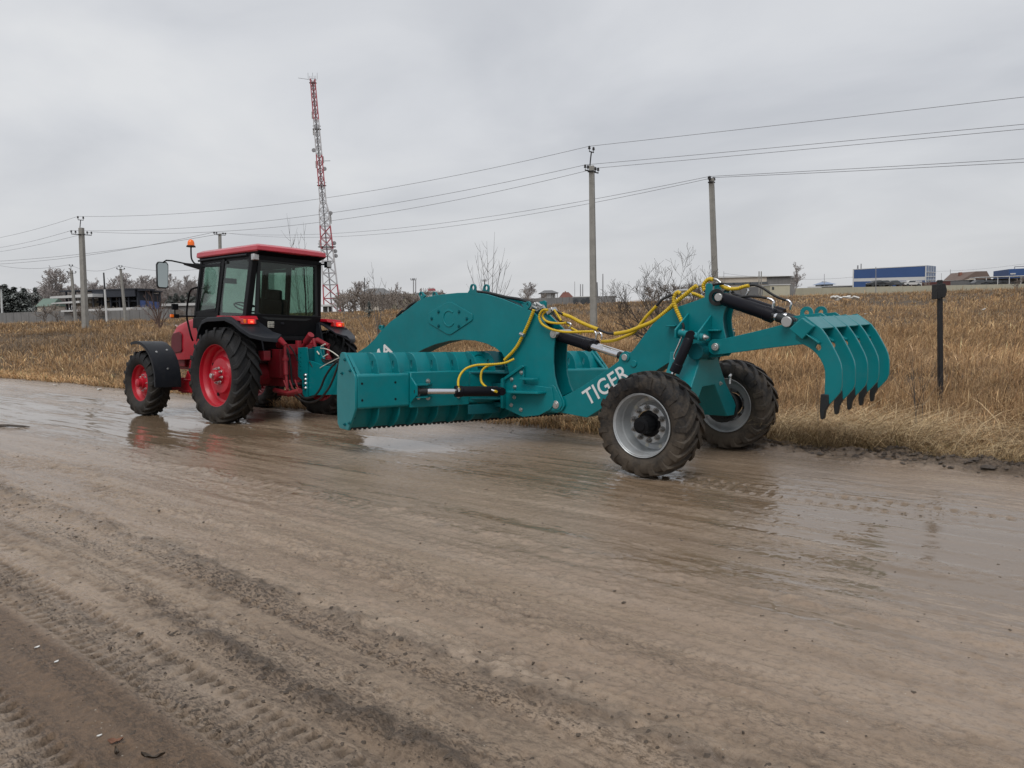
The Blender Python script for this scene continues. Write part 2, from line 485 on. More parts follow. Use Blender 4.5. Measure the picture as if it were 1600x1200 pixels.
for s in (1, -1): m.cyl((9.79, TYC+s*.85, .57), (9.79, TYC+s*1.15, .57), .11)
m.build('front_axle', M['red_dark'], tractor, bevel=.012)

# three-point linkage
m = tmb()
for s in (1, -1):
    m.tube([(7.15, TYC+s*.33, .52), (6.62, TYC+s*.42, .50), (6.32, TYC+s*.43, .55)], [.04, .034, .045], 8)
    m.tube([(7.12, TYC+s*.26, 1.24), (6.95, TYC+s*.36, 1.33), (6.72, TYC+s*.41, 1.24)], [.055, .05, .035], 10)
    m.cyl((6.74, TYC+s*.41, 1.25), (6.74, TYC+s*.41, 1.07), .024); m.cyl((6.74, TYC+s*.41, 1.08), (6.70, TYC+s*.42, .78), .037); m.cyl((6.70, TYC+s*.42, .8), (6.66, TYC+s*.42, .52), .022)
    m.cyl((6.74, TYC+s*.41, 1.0), (6.74, TYC+s*.41, 1.05), .055)
    m.tube([(7.0, TYC+s*.2, .48), (6.8, TYC+s*.34, .46), (6.6, TYC+s*.38, .50)], .012, 6)
m.cyl((7.0, TYC-.02, 1.12), (6.72, TYC-.02, 1.36), .035); m.cyl((6.80, TYC-.02, 1.29), (6.66, TYC-.02, 1.42), .055)
m.tube([(6.98, TYC-.3, 1.36), (6.9, TYC-.3, 1.05), (6.88, TYC-.3, .9)], .03, 8)
m.box((6.75, TYC, .50), (.55, .07, .045)); m.box((6.95, TYC+.1, .46), (.35, .4, .05))
for q in [((6.72, .55, .60), .25, 40), ((6.7, .44, .62), .22, -30)]: pass
for k in range(3): m.tube([(6.7, TYC+.46-.1*k, .70), (6.64, TYC+.44-.1*k, .56), (6.70, TYC+.38-.1*k, .44)], .016, 6)
m.build('linkage', M['red_dark'], tractor, bevel=.004)

# hood and side grille
m = tmb()
def hood_sec(x, w, zt, zb, cr):
    pts = [(-w, zb), (-w*1.02, zb+.25), (-w, zt-cr*1.4), (-w*.93, zt-cr*.55), (-w*.78, zt-cr*.12), (-w*.4, zt), (w*.4, zt), (w*.78, zt-cr*.12), (w*.93, zt-cr*.55), (w, zt-cr*1.4), (w*1.02, zb+.25), (w, zb)]
    return [(x, TYC+a, b) for a, b in pts]
hs = [hood_sec(8.95, .41, 1.80, 1.02, .13), hood_sec(9.4, .41, 1.765, 1.0, .13), hood_sec(9.9, .40, 1.70, .96, .13), hood_sec(10.3, .375, 1.62, .95, .14),
      hood_sec(10.5, .335, 1.53, .96, .16), hood_sec(10.6, .27, 1.40, 1.02, .16), hood_sec(10.63, .22, 1.28, 1.08, .08)]
n = len(hs[0]); m.add([p for s in hs for p in s], [(i*n+k, i*n+(k+1) % n, (i+1)*n+(k+1) % n, (i+1)*n+k) for i in range(len(hs)-1) for k in range(n)]+[tuple(range(n)), tuple(range(len(hs)*n-1, (len(hs)-1)*n-1, -1))])
hood = m.build('hood', M['red'], tractor, bevel=.012, smooth=50)
for s in (1, -1):
    m = tmb(); y = TYC+s*.412
    poly = [(9.98, 1.13), (10.02, 1.10), (10.40, 1.06), (10.46, 1.10), (10.44, 1.36), (10.36, 1.44), (10.1, 1.47), (9.99, 1.42)]
    def gf(a, b, t, s=s): return (a, TYC+s*(.42-.10*max(0, (a-9.95))**1.2)+s*t, b)
    m.prism(poly, -.05, .004, gf); m.build('side_grille', M['mesh_red'], hood, bevel=.01)
for s in (1, -1):
    m = tmb()
    for k, (x_, z_) in enumerate([(10.30, 1.575), (10.33, 1.570), (10.36, 1.565), (10.39, 1.560)]): m.box((x_, TYC+s*(.355-.03*k), z_+.01), (.018, .012, .028), Matrix.Rotation(-s*.9, 3, 'X'))
    m.build('hood_marking', M['white'], hood); m = tmb(); m.box((9.55, TYC+s*.402, 1.60), (.06, .012, .10)); m.build('hood_marking', M['white'], hood)
m = tmb(); m.box((9.9, TYC, .88), (1.0, .5, .22)); m.box((10.25, TYC, .9), (.35, .62, .16)); m.build('front_support', M['red_dark'], tractor, bevel=.02)
m = tmb(); m.box((9.25, TYC, 1.25), (.62, .74, .55)); m.box((9.45, TYC, .95), (.6, .5, .3)); m.build('engine', M['black'], tractor, bevel=.02)

# front mudguards
for s in (1, -1):
    m = tmb()
    y0, y1 = TYC+s*.885, TYC+s*1.335
    prof = arc(9.79, .585, .705, 72, 186, 18); profi = arc(9.79, .585, .690, 72, 186, 18)
    m.prism(prof+profi[::-1], min(y0, y1), max(y0, y1))
    lip0 = arc(9.79, .585, .705, 72, 186, 18); lip1 = arc(9.79, .585, .655, 74, 185, 18)
    m.prism(lip0+lip1[::-1], min(y1, y1-s*.012), max(y1, y1-s*.012))
    m.prism(lip0+lip1[::-1], min(y0, y0+s*.012), max(y0, y0+s*.012))
    g = m.build('mudguard', M['fender'], tractor, bevel=.006)
    m = tmb()
    for a, yy in [(132, 1.2), (128, 1.0), (160, 1.1)]:
        d = Vector((cos(radians(a)), 0, sin(radians(a)))); m.bolt(Vector((9.79, TYC+s*yy, .585))+d*.704, d, .013, .012)
    m.build_each('bolt', M['zinc'], g)
    m = tmb(); m.tube([(9.79, TYC+s*.8, .62), (9.45, TYC+s*.86, .75), (9.22, TYC+s*1.05, .92)], .022, 6); m.build('bracket', M['black'], g)

# rear mudguards with tail lamps
for s in (1, -1):
    Y = lambda a, s=s: TYC+s*a
    prof = [(8.27, 1.36, 1.045), (8.22, 1.50, 1.045), (8.10, 1.635, 1.045), (7.95, 1.675, 1.045), (7.42, 1.685, 1.045), (7.18, 1.62, 1.045), (6.98, 1.52, 1.045), (6.78, 1.42, 1.0), (6.60, 1.37, .86), (6.52, 1.355, .70)]
    m = tmb(); vs = []; nn = len(prof)
    inn = [.60]*7+[.60, .60, .62]
    for (x, z, yo), yi in zip(prof, inn):
        zi = z+(.0 if x > 7.2 else .05*(7.2-x)/.6)
        vs += [(x, Y(yi), zi), (x, Y(yo-.02), z), (x, Y(yo), z-.012), (x+(.01 if x > 8 else 0), Y(yo), z-.07), (x, Y(yo-.015), z-.07), (x, Y(yo-.02), z-.03), (x, Y(yi), zi-.03)]
    fs = [(i*7+k, i*7+(k+1) % 7, (i+1)*7+(k+1) % 7, (i+1)*7+k) for i in range(nn-1) for k in range(7)]+[tuple(range(7)), tuple(range(7*nn-1, 7*nn-8, -1))]
    m.add(vs, fs)
    # inner apron down to the axle
    m.hexa([(8.2, Y(.60), 1.4), (7.95, Y(.60), 1.66), (7.2, Y(.60), 1.62), (7.0, Y(.60), 1.0)], [(8.2, Y(.57), 1.4), (7.95, Y(.57), 1.66), (7.2, Y(.57), 1.62), (7.0, Y(.57), 1.0)])
    g = m.build('rear_mudguard', M['fender'], tractor, bevel=.006, smooth=45)
    m = tmb()
    m.hexa([(8.0, Y(.62), 1.68), (8.0, Y(.86), 1.682), (7.06, Y(.99), 1.60), (7.06, Y(.66), 1.64)], [(8.0, Y(.62), 1.715), (8.0, Y(.84), 1.713), (7.12, Y(.97), 1.685), (7.12, Y(.66), 1.70)])
    m.build('mudguard_top', M['red'], g, bevel=.015)
    m = tmb(); m.hexa([(7.10, Y(.73), 1.57), (7.10, Y(.97), 1.56), (7.10, Y(.97), 1.655), (7.10, Y(.73), 1.66)], [(7.0, Y(.74), 1.565), (7.0, Y(.96), 1.555), (7.02, Y(.96), 1.645), (7.02, Y(.74), 1.65)])
    lp = m.build('tail_lamp', M['lamp_red'], tractor, bevel=.01)
    m = tmb(); m.box((7.0, Y(.835), 1.603), (.03, .10, .07)); m.build('lit_lens', M['lamp_lit'], lp, bevel=.008)
    m = tmb(); m.box((6.992, Y(.835), 1.60), (.03, .045, .03)); m.build('bulb', M['lamp_core'], lp, bevel=.008)
    m = tmb(); m.box((7.03, Y(.935), 1.60), (.05, .04, .07)); m.build('indicator_lens', M['orange'], lp, bevel=.006)
    m = tmb(); m.hexa([(7.16, Y(.70), 1.55), (7.16, Y(1.0), 1.53), (7.16, Y(1.0), 1.57), (7.16, Y(.70), 1.585)], [(6.97, Y(.70), 1.53), (6.97, Y(1.0), 1.505), (7.0, Y(1.0), 1.55), (7.0, Y(.70), 1.56)]); m.build('lamp_base', M['black'], lp, bevel=.006)

# cab frame
def L2(p, q, t): return tuple(a+(b-a)*t for a, b in zip(p, q))
m = tmb()
posts = {}
for s in (1, -1):
    Y = lambda a, s=s: TYC+s*a
    A0, A1 = (9.04, Y(.645), 1.60), (8.86, Y(.60), 2.66)
    B0, B1 = (8.27, Y(.665), 1.66), (8.12, Y(.615), 2.66)
    C0, C1 = (7.40, Y(.67), 1.66), (7.29, Y(.60), 2.66)
    posts[s] = (A0, A1, B0, B1, C0, C1)
    for (p, q, wx, wy) in ((A0, A1, .07, .07), (B0, B1, .07, .06), (C0, C1, .11, .10)):
        m.hexa([(p[0]-wx/2, p[1]-wy/2, p[2]), (p[0]+wx/2, p[1]-wy/2, p[2]), (p[0]+wx/2, p[1]+wy/2, p[2]), (p[0]-wx/2, p[1]+wy/2, p[2])],
               [(q[0]-wx/2, q[1]-wy/2, q[2]), (q[0]+wx/2, q[1]-wy/2, q[2]), (q[0]+wx/2, q[1]+wy/2, q[2]), (q[0]-wx/2, q[1]+wy/2, q[2])])
    # top and bottom rails
    m.hexa([(7.26, Y(.555), 2.60), (8.90, Y(.56), 2.60), (8.90, Y(.625), 2.60), (7.26, Y(.625), 2.60)], [(7.26, Y(.535), 2.685), (8.88, Y(.54), 2.685), (8.88, Y(.62), 2.685), (7.26, Y(.62), 2.685)])
    m.hexa([(7.38, Y(.62), 1.60), (9.07, Y(.60), 1.52), (9.07, Y(.685), 1.52), (7.38, Y(.705), 1.60)], [(7.38, Y(.62), 1.72), (9.06, Y(.60), 1.70), (9.06, Y(.685), 1.70), (7.38, Y(.705), 1.72)])
    # door frame sill bars and lower door
    m.hexa([(8.30, Y(.60), 1.66), (9.03, Y(.59), 1.66), (9.03, Y(.67), 1.66), (8.30, Y(.68), 1.66)], [(8.30, Y(.60), 1.80), (9.01, Y(.59), 1.80), (9.01, Y(.67), 1.80), (8.30, Y(.68), 1.80)])
    m.hexa([(8.30, Y(.64), .98), (8.72, Y(.63), .98), (8.72, Y(.67), .98), (8.30, Y(.68), .98)], [(8.30, Y(.64), 1.6), (9.02, Y(.63), 1.6), (9.02, Y(.67), 1.6), (8.30, Y(.68), 1.6)])
m.box((8.87, TYC, 2.64), (.08, 1.24, .09)); m.box((7.28, TYC, 2.645), (.09, 1.22, .10)); m.box((9.05, TYC, 1.62), (.10, 1.2, .2))
m.box((8.0, TYC, 1.10), (1.5, 1.14, .12)); m.box((7.46, TYC, 1.42), (.08, 1.2, .56))
# rear wall under the window
m.hexa([(7.30, TYC-.60, 1.40), (7.30, TYC+.60, 1.40), (7.40, TYC+.60, 1.40), (7.40, TYC-.60, 1.40)],
       [(7.26, TYC-.66, 1.74), (7.26, TYC+.66, 1.74), (7.40, TYC+.66, 1.74), (7.40, TYC-.66, 1.74)])
cab = m.build('cab_frame', M['black'], tractor, bevel=.01)
m = tmb(); m.box((7.24, TYC, 1.345), (.12, 1.12, .05)); m.box((7.27, TYC, 1.37), (.08, 1.18, .06)); m.build('rear_shelf', M['black'], cab, bevel=.006)
m = tmb()                                     # window rubber of the rear pane: bottom edge droops in the middle
ro = [(.595, 1.735), (.39, 1.655), (-.36, 1.655), (-.595, 1.735), (-.555, 2.60), (.555, 2.60)]
ri = [(.545, 1.765), (.37, 1.69), (-.34, 1.69), (-.545, 1.765), (-.51, 2.565), (.51, 2.565)]
def rw(a, b, t): return (7.30-(b-1.70)*.03-t, TYC+a, b)
m.prism(ro, 0, .035, rw, holes=[ri]); m.build('window_seal', M['steel_dark'], cab)
def pane(name, q, mat, parent=None):
    """thin solid pane from 4+ corner points (outward order irrelevant)"""
    mb = tmb(); q = [Vector(p) for p in q]; nrm = (q[1]-q[0]).cross(q[2]-q[0]).normalized()*.004
    k = len(q); mb.add([p+nrm for p in q]+[p-nrm for p in q], [tuple(range(k)), tuple(range(2*k-1, k-1, -1))]+[(i, (i+1) % k, k+(i+1) % k, k+i) for i in range(k)])
    return mb.build(name, mat, parent or tractor)
pane('rear_window', [rw(a, b, .012) for a, b in [(.575, 1.75), (.38, 1.67), (-.35, 1.67), (-.575, 1.75), (-.535, 2.585), (.535, 2.585)]], M['glass_rear'])
for s in (1, -1):
    A0, A1, B0, B1, C0, C1 = posts[s]; oy = lambda p, s=s: (p[0], p[1]+s*.012, p[2])
    pane('side_window', [oy(L2(B0, B1, .04)), oy(L2(C0, C1, .04)), oy(L2(C0, C1, .95)), oy(L2(B0, B1, .95))], M['glass'])
    pane('door_window', [oy(L2(A0, A1, .17)), oy(L2(B0, B1, .12)), oy(L2(B0, B1, .95)), oy(L2(A0, A1, .95))], M['glass'])
    m = tmb()
    for (t0, t1) in ((.17, .20), (.905, .94)):
        a, b = L2(A0, A1, t0), L2(B0, B1, t0-.03); c, d = L2(A0, A1, t1), L2(B0, B1, t1-.01)
        m.hexa([(a[0], a[1]-.02, a[2]), (b[0], b[1]-.02, b[2]), (b[0], b[1]+.03, b[2]), (a[0], a[1]+.03, a[2])], [(c[0], c[1]-.02, c[2]), (d[0], d[1]-.02, d[2]), (d[0], d[1]+.03, d[2]), (c[0], c[1]+.03, c[2])])
    for (P0, P1, dx) in ((A0, A1, -.065), (B0, B1, .065)):
        p, q = L2(P0, P1, .14), L2(P0, P1, .95)
        m.tube([(p[0]+dx, p[1]+s*.008, p[2]), (q[0]+dx, q[1]+s*.008, q[2])], .028, 6)
    m.build('door_frame', M['black'], cab)
    m = tmb(); p = L2(B0, B1, .93); m.box((p[0]-.10, p[1]+s*.02, p[2]), (.05, .03, .04)); p = L2(C0, C1, .93); m.box((p[0]+.1, p[1]+s*.02, p[2]), (.05, .03, .04)); m.build('window_hinge', M['steel_dark'], cab)
pane('windscreen', [(9.04, TYC-.62, 1.72), (9.04, TYC+.62, 1.72), (8.87, TYC+.57, 2.60), (8.87, TYC-.57, 2.60)], M['glass'])

# roof
m = tmb()
def roof_ring(x0, x1, w, z, bow=.0):
    r = []
    for k in range(5): r.append((x0-bow*sin(pi*k/4), TYC-w+2*w*k/4, z))
    for k in range(5): r.append((x1+bow*.5*sin(pi*k/4), TYC+w-2*w*k/4, z))
    return r
rings = [roof_ring(7.13, 8.96, .64, 2.715, .03), roof_ring(7.11, 8.98, .655, 2.735, .04), roof_ring(7.12, 8.97, .65, 2.80, .04), roof_ring(7.2, 8.88, .59, 2.838, .04), roof_ring(7.55, 8.55, .36, 2.865, .02)]
n = 10; m.add([p for r in rings for p in r], [(i*n+k, i*n+(k+1) % n, (i+1)*n+(k+1) % n, (i+1)*n+k) for i in range(4) for k in range(n)]+[tuple(range(n)), tuple(range(5*n-1, 4*n-1, -1))])
roof = m.build('roof', M['red_roof'], tractor, bevel=.008, smooth=40)
m = tmb(); m.hexa([(7.24, TYC-.61, 2.665), (8.92, TYC-.61, 2.665), (8.92, TYC+.61, 2.665), (7.24, TYC+.61, 2.665)], [(7.09, TYC-.635, 2.722), (8.94, TYC-.63, 2.722), (8.94, TYC+.63, 2.722), (7.09, TYC+.635, 2.722)])
m.build('roof_liner', M['black'], roof, bevel=.006)
m = tmb(); m.tube([(8.92, TYC+.645, 2.668), (8.1, TYC+.655, 2.675), (7.4, TYC+.655, 2.672)], .018, 8); m.build('rain_gutter', M['fender'], roof)
# work lamps
for s in (1, -1):
    m = tmb(); x, y, z = (7.22, TYC+s*.625, 2.625) if s > 0 else (7.13, TYC-.70, 2.615)
    m.box((x, y, z), (.08, .10, .10))
    if s < 0: m.tube([(7.25, TYC-.6, 2.62), (7.18, TYC-.68, 2.62)], .015, 6)
    w = m.build('work_lamp', M['black'] if s < 0 else M['zinc'], tractor, bevel=.01)
    m = tmb(); m.box((x-.042, y, z), (.012, .082, .082)); m.build('lens', M['lamp_white'], w, bevel=.004)
# number plate and rear bits
m = tmb(); m.box((7.268, TYC+.315, 1.575), (.012, .115, .095)); pl = m.build('number_plate', M['pale'], tractor, bevel=.003)
m = tmb()
for r in range(3):
    for k in range(4): m.box((7.2605, TYC+.355-.028*k, 1.602-.026*r), (.003, .018, .014))
m.build('plate_writing', M['fender'], pl)
m = tmb(); m.lathe([(0, .03), (.035, .025), (.05, 0), (.035, -.025), (0, -.03)], (7.12, TYC+.30, 1.345), (-1, 0, .25), 16); m.cyl((7.3, TYC+.30, 1.34), (7.12, TYC+.30, 1.345), .012); m.build('lever_knob', M['knob'], tractor)
m = tmb(); m.box((7.27, TYC+.1, 1.60), (.02, .06, .03)); m.box((7.17, TYC-.48, 1.30), (.03, .07, .12)); m.build('rear_socket', M['fender'], tractor, bevel=.004)
m = tmb(); m.box((6.98, TYC+.62, 1.08), (.16, .12, .15)); m.build('tool_box', M['red_dark'], tractor, bevel=.01)

# interior
m = tmb(); m.box((7.95, TYC-.0, 1.36), (.5, .52, .14)); m.box((7.72, TYC, 1.72), (.14, .50, .60), Matrix.Rotation(-.15, 3, 'Y')); m.box((7.66, TYC, 2.08), (.1, .28, .18)); m.box((7.9, TYC, 1.22), (.3, .3, .2))
m.box((7.95, TYC+.33, 1.55), (.4, .07, .06)); m.box((7.95, TYC-.33, 1.55), (.4, .07, .06))
m.build('seat', M['black'], tractor, bevel=.04)
m = tmb(); m.lathe([(.19, 0), (.205, .014), (.22, 0), (.205, -.014)], (8.5, TYC, 1.90), (-.45, 0, 1), 28, closed=True); m.cyl((8.74, TYC, 1.4), (8.5, TYC, 1.90), .03)
for k in range(3):
    a = 2*pi*k/3; b = Vector((-.45, 0, 1)).normalized(); u = b.orthogonal().normalized(); w_ = b.cross(u); m.tube([(8.5, TYC, 1.9), Vector((8.5, TYC, 1.9))+(u*cos(a)+w_*sin(a))*.2], .012, 6)
m.build('steering_wheel', M['black'], tractor)
m = tmb(); m.box((8.85, TYC, 1.55), (.3, .8, .5)); m.box((8.1, TYC-.5, 1.45), (.9, .16, .5)); m.tube([(8.2, TYC-.45, 1.6), (8.2, TYC-.42, 1.9)], .012, 6); m.tube([(8.3, TYC+.28, 1.2), (8.25, TYC+.26, 1.75)], .014, 6)
m.tube([(7.36, TYC-.38, 2.55), (7.34, TYC-.40, 2.1), (7.36, TYC-.42, 1.75)], .012, 6); m.tube([(7.38, TYC+.45, 2.45), (7.6, TYC+.3, 1.7)], .015, 6)
m.box((8.7, TYC+.18, 2.35), (.03, .22, .09)); m.build('dashboard', M['black'], tractor, bevel=.015)

# mirrors, beacon, grab rail, side marker
for s in (1, -1):
    Y = lambda a, s=s: TYC+s*a
    m = tmb()
    m.hexa([(8.88, Y(.61), 2.52), (8.95, Y(.61), 2.52), (9.14, Y(.80), 2.60), (9.10, Y(.80), 2.60)], [(8.88, Y(.61), 2.61), (8.95, Y(.61), 2.61), (9.14, Y(.80), 2.635), (9.10, Y(.80), 2.635)])
    m.tube([(9.10, Y(.78), 2.62), (9.25, Y(.95), 2.665), (9.32, Y(1.01), 2.67), (9.36, Y(1.05), 2.63)], .014, 8)
    arm = m.build('mirror_arm', M['black'], tractor, bevel=.006)
    m = tmb(); rz = Matrix.Rotation(-s*.24, 3, 'Z')
    def mf(a, b, t, s=s, rz=rz):
        p = rz @ Vector((t, a, b)); return Vector((9.38, Y(1.05), 2.42))+p
    outl = [(-.09, -.19), (-.07, -.225), (.07, -.225), (.09, -.19), (.095, .18), (.07, .225), (-.07, .225), (-.095, .18)]
    m.prism(outl, -.02, .06, mf); h = m.build('mirror', M['black'], tractor, bevel=.012)
    m = tmb(); m.prism([(a*.86, b*.92) for a, b in outl], -.024, -.021, mf); m.build('mirror_glass', M['mirror'], h)
m = tmb(); m.tube(spline([(8.90, TYC+.61, 2.60), (8.97, TYC+.62, 2.62), (9.10, TYC+.62, 2.64), (9.20, TYC+.62, 2.72), (9.22, TYC+.62, 2.82), (9.22, TYC+.62, 2.93)], .03), .014, 8)
m.cyl((9.22, TYC+.62, 2.93), (9.22, TYC+.62, 2.955), .08, .07); bc = m.build('beacon', M['black'], tractor)
m = tmb(); m.lathe([(.058, 0), (.056, .05), (.045, .085), (.02, .105), (0, .108)], (9.22, TYC+.62, 2.955), (0, 0, 1), 24); m.build('lens', M['orange'], bc)
m = tmb(); m.tube(spline([T(308, 447, Y=.76), T(303, 448, Y=.82), T(296.5, 453, Y=.84), T(293, 470, Y=.84), T(291.5, 490, Y=.84), T(294, 505, Y=.82), T(298, 522, Y=.80), T(301, 530, Y=.74)], .03), .017, 8); m.build('grab_rail', M['black'], tractor)
m = tmb(); p0 = T(305, 492, Y=.78); p1 = T(273, 491.5, Y=1.12); m.tube([p0, L2(p0, p1, .6), p1], .014, 8)
m.box(p1, (.05, .13, .065)); m.box(p1+Vector((0, -.0, .155)), (.045, .105, .10)); m.tube([p1, p1+Vector((0, 0, .12))], .012, 6)
mk = m.build('side_marker', M['black'], tractor, bevel=.008)
m = tmb(); m.box(p1+Vector((-.004, .055, 0)), (.05, .05, .052)); m.build('lens', M['orange'], mk, bevel=.006)

# step and fuel tank
m = tmb()
m.hexa([T(282, 612, Y=.78), T(299, 612, Y=.78), T(300, 590, Y=.78), T(292, 577, Y=.78)], [T(282, 612, Y=.78)+Vector((.03, -.34, 0)), T(299, 612, Y=.78)+Vector((.03, -.34, 0)), T(300, 590, Y=.78)+Vector((.03, -.34, 0)), T(292, 577, Y=.78)+Vector((.03, -.34, 0))])
m.hexa([(9.15, .72, .80), (9.3, .72, .80), (9.25, .72, .97), (9.12, .72, .97)], [(9.15, .60, .80), (9.3, .60, .80), (9.25, .60, .97), (9.12, .60, .97)])
m.box((9.35, .62, .42), (.36, .36, .03)); m.box((9.22, .62, .62), (.26, .34, .025)); st = m.build('cab_step', M['red'], tractor, bevel=.008)
m = tmb(); m.box((8.55, .50, .78), (.85, .34, .42)); m.box((8.55, -.36, .78), (.85, .34, .42)); m.build('fuel_tank', M['black'], tractor, bevel=.05)
m = tmb(); m.cyl((9.0, -.62, 1.2), (9.0, -.62, 2.3), .05); m.build('exhaust_pipe', M['steel_dark'], tractor)

# ------------------------------------------------------------------ GRADER
grader = empty('towed_grader', (0, 0, 0), (0, 0, 0), 'long teal towed road grader with arched frame, blade and rear ripper hooks', 'grader')
def xz(pts, Y): return [(p.x, p.z) for p in (V(u, v, Y=Y) for u, v in pts)]
YP = .14

# arched side plates
outer_px = [(466, 543), (479, 542.5), (480.5, 563), (489, 565), (505, 571), (521, 573), (540, 562), (558, 551), (573, 541.5), (585, 530), (592, 521), (600, 512), (610, 502.5), (622, 494), (640, 480.5), (652, 471), (664, 464.5),
            (690, 460), (715, 457.5), (742, 457), (760, 459.5), (785, 467), (805, 475), (820, 482), (833, 487.5), (848, 502), (866, 520.5),
            (867, 528), (865, 545), (864.5, 565), (866, 587), (870, 603), (876, 617), (881, 627), (882, 634), (878, 641.5), (870, 645), (850, 642), (816, 635),
            (803, 610), (796, 585), (791, 565), (784, 551.5), (773, 543), (760, 537), (742, 532.2), (722, 531), (702, 532.6), (680, 538), (663, 545), (650, 552), (630, 566), (605, 585), (575, 602), (545, 613), (530, 616.5), (490, 617.5), (480, 620), (474, 617), (472, 594), (465.5, 588)]
gp = xz(outer_px, YP)
m = MB()
for s in (1, -1): m.prism(gp, s*YP, s*(YP-.022))
goose = m.build('gooseneck', M['teal'], grader, bevel=.004)
# webs between the plates
top_i = list(range(5, 26)); bot_i = list(range(39, 56))
cen = V(722, 575, Y=YP); cen = (cen.x, cen.z)
def inset(p, d, c=cen):
    a = Vector((p[0]-c[0], p[1]-c[1])); a.normalize(); return (p[0]-a.x*d, p[1]-a.y*d)
m = MB()
tp = [inset(gp[i], .03) for i in top_i]; tp2 = [inset(gp[i], .05) for i in top_i]; m.prism(tp+tp2[::-1], YP-.02, -YP+.02)
bp = [inset(gp[i], -.004) for i in bot_i]; bp2 = [inset(gp[i], -.022) for i in bot_i]; m.prism(bp+bp2[::-1], YP-.02, -YP+.02)
rear = xz([(848, 536), (847, 565), (850, 590), (856, 612), (862, 634)], YP); rear2 = [(x+.02, z) for x, z in rear]; m.prism(rear+rear2[::-1], YP-.02, -YP+.02)
fl = xz([(472, 594), (474, 617)], YP); m.box((6.60, 0, .75), (.10, .24, .75)); m.box((6.2, 0, .88), (.6, .24, .02)); m.box((6.2, 0, .46), (.6, .24, .02))
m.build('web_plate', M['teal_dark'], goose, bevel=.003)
# lifting eyes on both plates
def eye(px, r, hole, s):
    c = V(px[0], px[1], Y=YP); n = 14
    base = (cen[0]-c.x, cen[1]-c.z); a0 = math.degrees(atan2(base[1], base[0]))
    pts = [(c.x+r*cos(radians(a0+100+160*k/n)), c.z+r*sin(radians(a0+100+160*k/n))) for k in range(n+1)]
    d = Vector(base).normalized(); t = Vector((-d.y, d.x))
    L = [(c.x+d.x*r*1.75-t.x*r*1.6, c.z+d.y*r*1.75-t.y*r*1.6), (c.x+d.x*r*.8-t.x*r*1.05, c.z+d.y*r*.8-t.y*r*1.05)]
    Rr = [(c.x+d.x*r*.8+t.x*r*1.05, c.z+d.y*r*.8+t.y*r*1.05), (c.x+d.x*r*1.75+t.x*r*1.6, c.z+d.y*r*1.75+t.y*r*1.6)]
    a = atan2(pts[0][1]-c.z, pts[0][0]-c.x)
    seq = [Rr[1], Rr[0]]+pts[::1]+[L[1], L[0]]
    if (Vector(pts[0])-Vector(Rr[0])).length > (Vector(pts[-1])-Vector(Rr[0])).length: seq = [Rr[1], Rr[0]]+pts[::-1]+[L[1], L[0]]
    h = [(c.x+hole*cos(2*pi*k/14), c.z+hole*1.25*sin(2*pi*k/14)) for k in range(14)]
    m = MB(); m.prism(seq, s*(YP+.001), s*(YP-.026), holes=[h]); m.build('lifting_eye', M['teal'], goose)
for s in (1, -1):
    for q, r, h in [((738.5, 449.5), .048, .026), ((657.5, 460), .038, .022), ((594, 511.5), .034, .018), ((824.5, 476), .040, .018)]: eye(q, r, h, s)
# emblem plate
EX, EY = 560, 430
def ex(x, y, Y=YP): p = V(EX+x/5, EY+y/5, Y=Y); return (p.x, p.z)
m = MB()
rh = [(560, 288), (690, 214), (702, 209), (726, 209), (740, 214), (884, 296), (895, 306), (896, 345), (886, 358), (738, 456), (724, 463), (704, 463), (690, 457), (562, 380), (552, 368), (550, 300)]
m.prism([ex(*q) for q in rh], YP+.0, YP+.012)
em = m.build('emblem_plate', M['teal'], goose, bevel=.005)
m = MB(); c0 = ex(712, 336); rad = abs(ex(712, 268)[1]-c0[1])
o_ = [(c0[0]+rad*cos(radians(a)), c0[1]+rad*sin(radians(a))) for a in range(215, 505, 10)]; i_ = [(c0[0]+rad*.80*cos(radians(a)), c0[1]+rad*.80*sin(radians(a))) for a in range(215, 505, 10)]
m.prism(o_+i_[::-1], YP+.01, YP+.020); m.build('emblem_ring', M['teal'], goose, bevel=.004)
m = MB()
for q in [(632, 285), (792, 285), (578, 338), (852, 340), (632, 396), (790, 398)]:
    p = ex(*q); m.bolt((p[0], YP+.012, p[1]), (0, 1, 0), .016, .014)
m.build_each('bolt', M['teal_dark'], goose)
# hitch drilled plate and bolts
m = MB()
pts = xz([(465.5, 543), (479, 543), (481, 560), (480.5, 620), (476, 620), (473, 616), (472, 594), (465.5, 588)], .165)
hol = []
for v in (552, 559, 566, 573, 580):
    p = V(469.7, v, Y=.165); hol.append([(p.x+.014*cos(2*pi*k/10), p.z+.014*sin(2*pi*k/10)) for k in range(10)])
m.prism(pts, .1425, .165, holes=hol); m.prism([(a, b) for a, b in pts], -.1425, -.165)
for k in range(4): pass
m.build('hitch_plate', M['teal'], grader, bevel=0)
m = MB()
for v in (586, 592.5, 599, 606): m.bolt(V(477.5, v, Y=.165), (0, 1, 0), .021, .028)
m.build_each('bolt', M['chrome'], grader)
m = MB(); p = V(497, 560, Y=.0)
tab = xz([(490, 566), (490.5, 547), (494, 542), (501, 542), (503, 555), (507, 561), (505, 572)], .0); m.prism(tab, .012, -.012); m.build('hitch_lug', M['teal'], grader, bevel=.003)
m = MB(); m.cyl((6.74, -.22, .56), (6.74, .45, .56), .03); m.box((6.72, .0, .55), (.16, .26, .12)); m.build('hitch_pin', M['steel_dark'], grader)

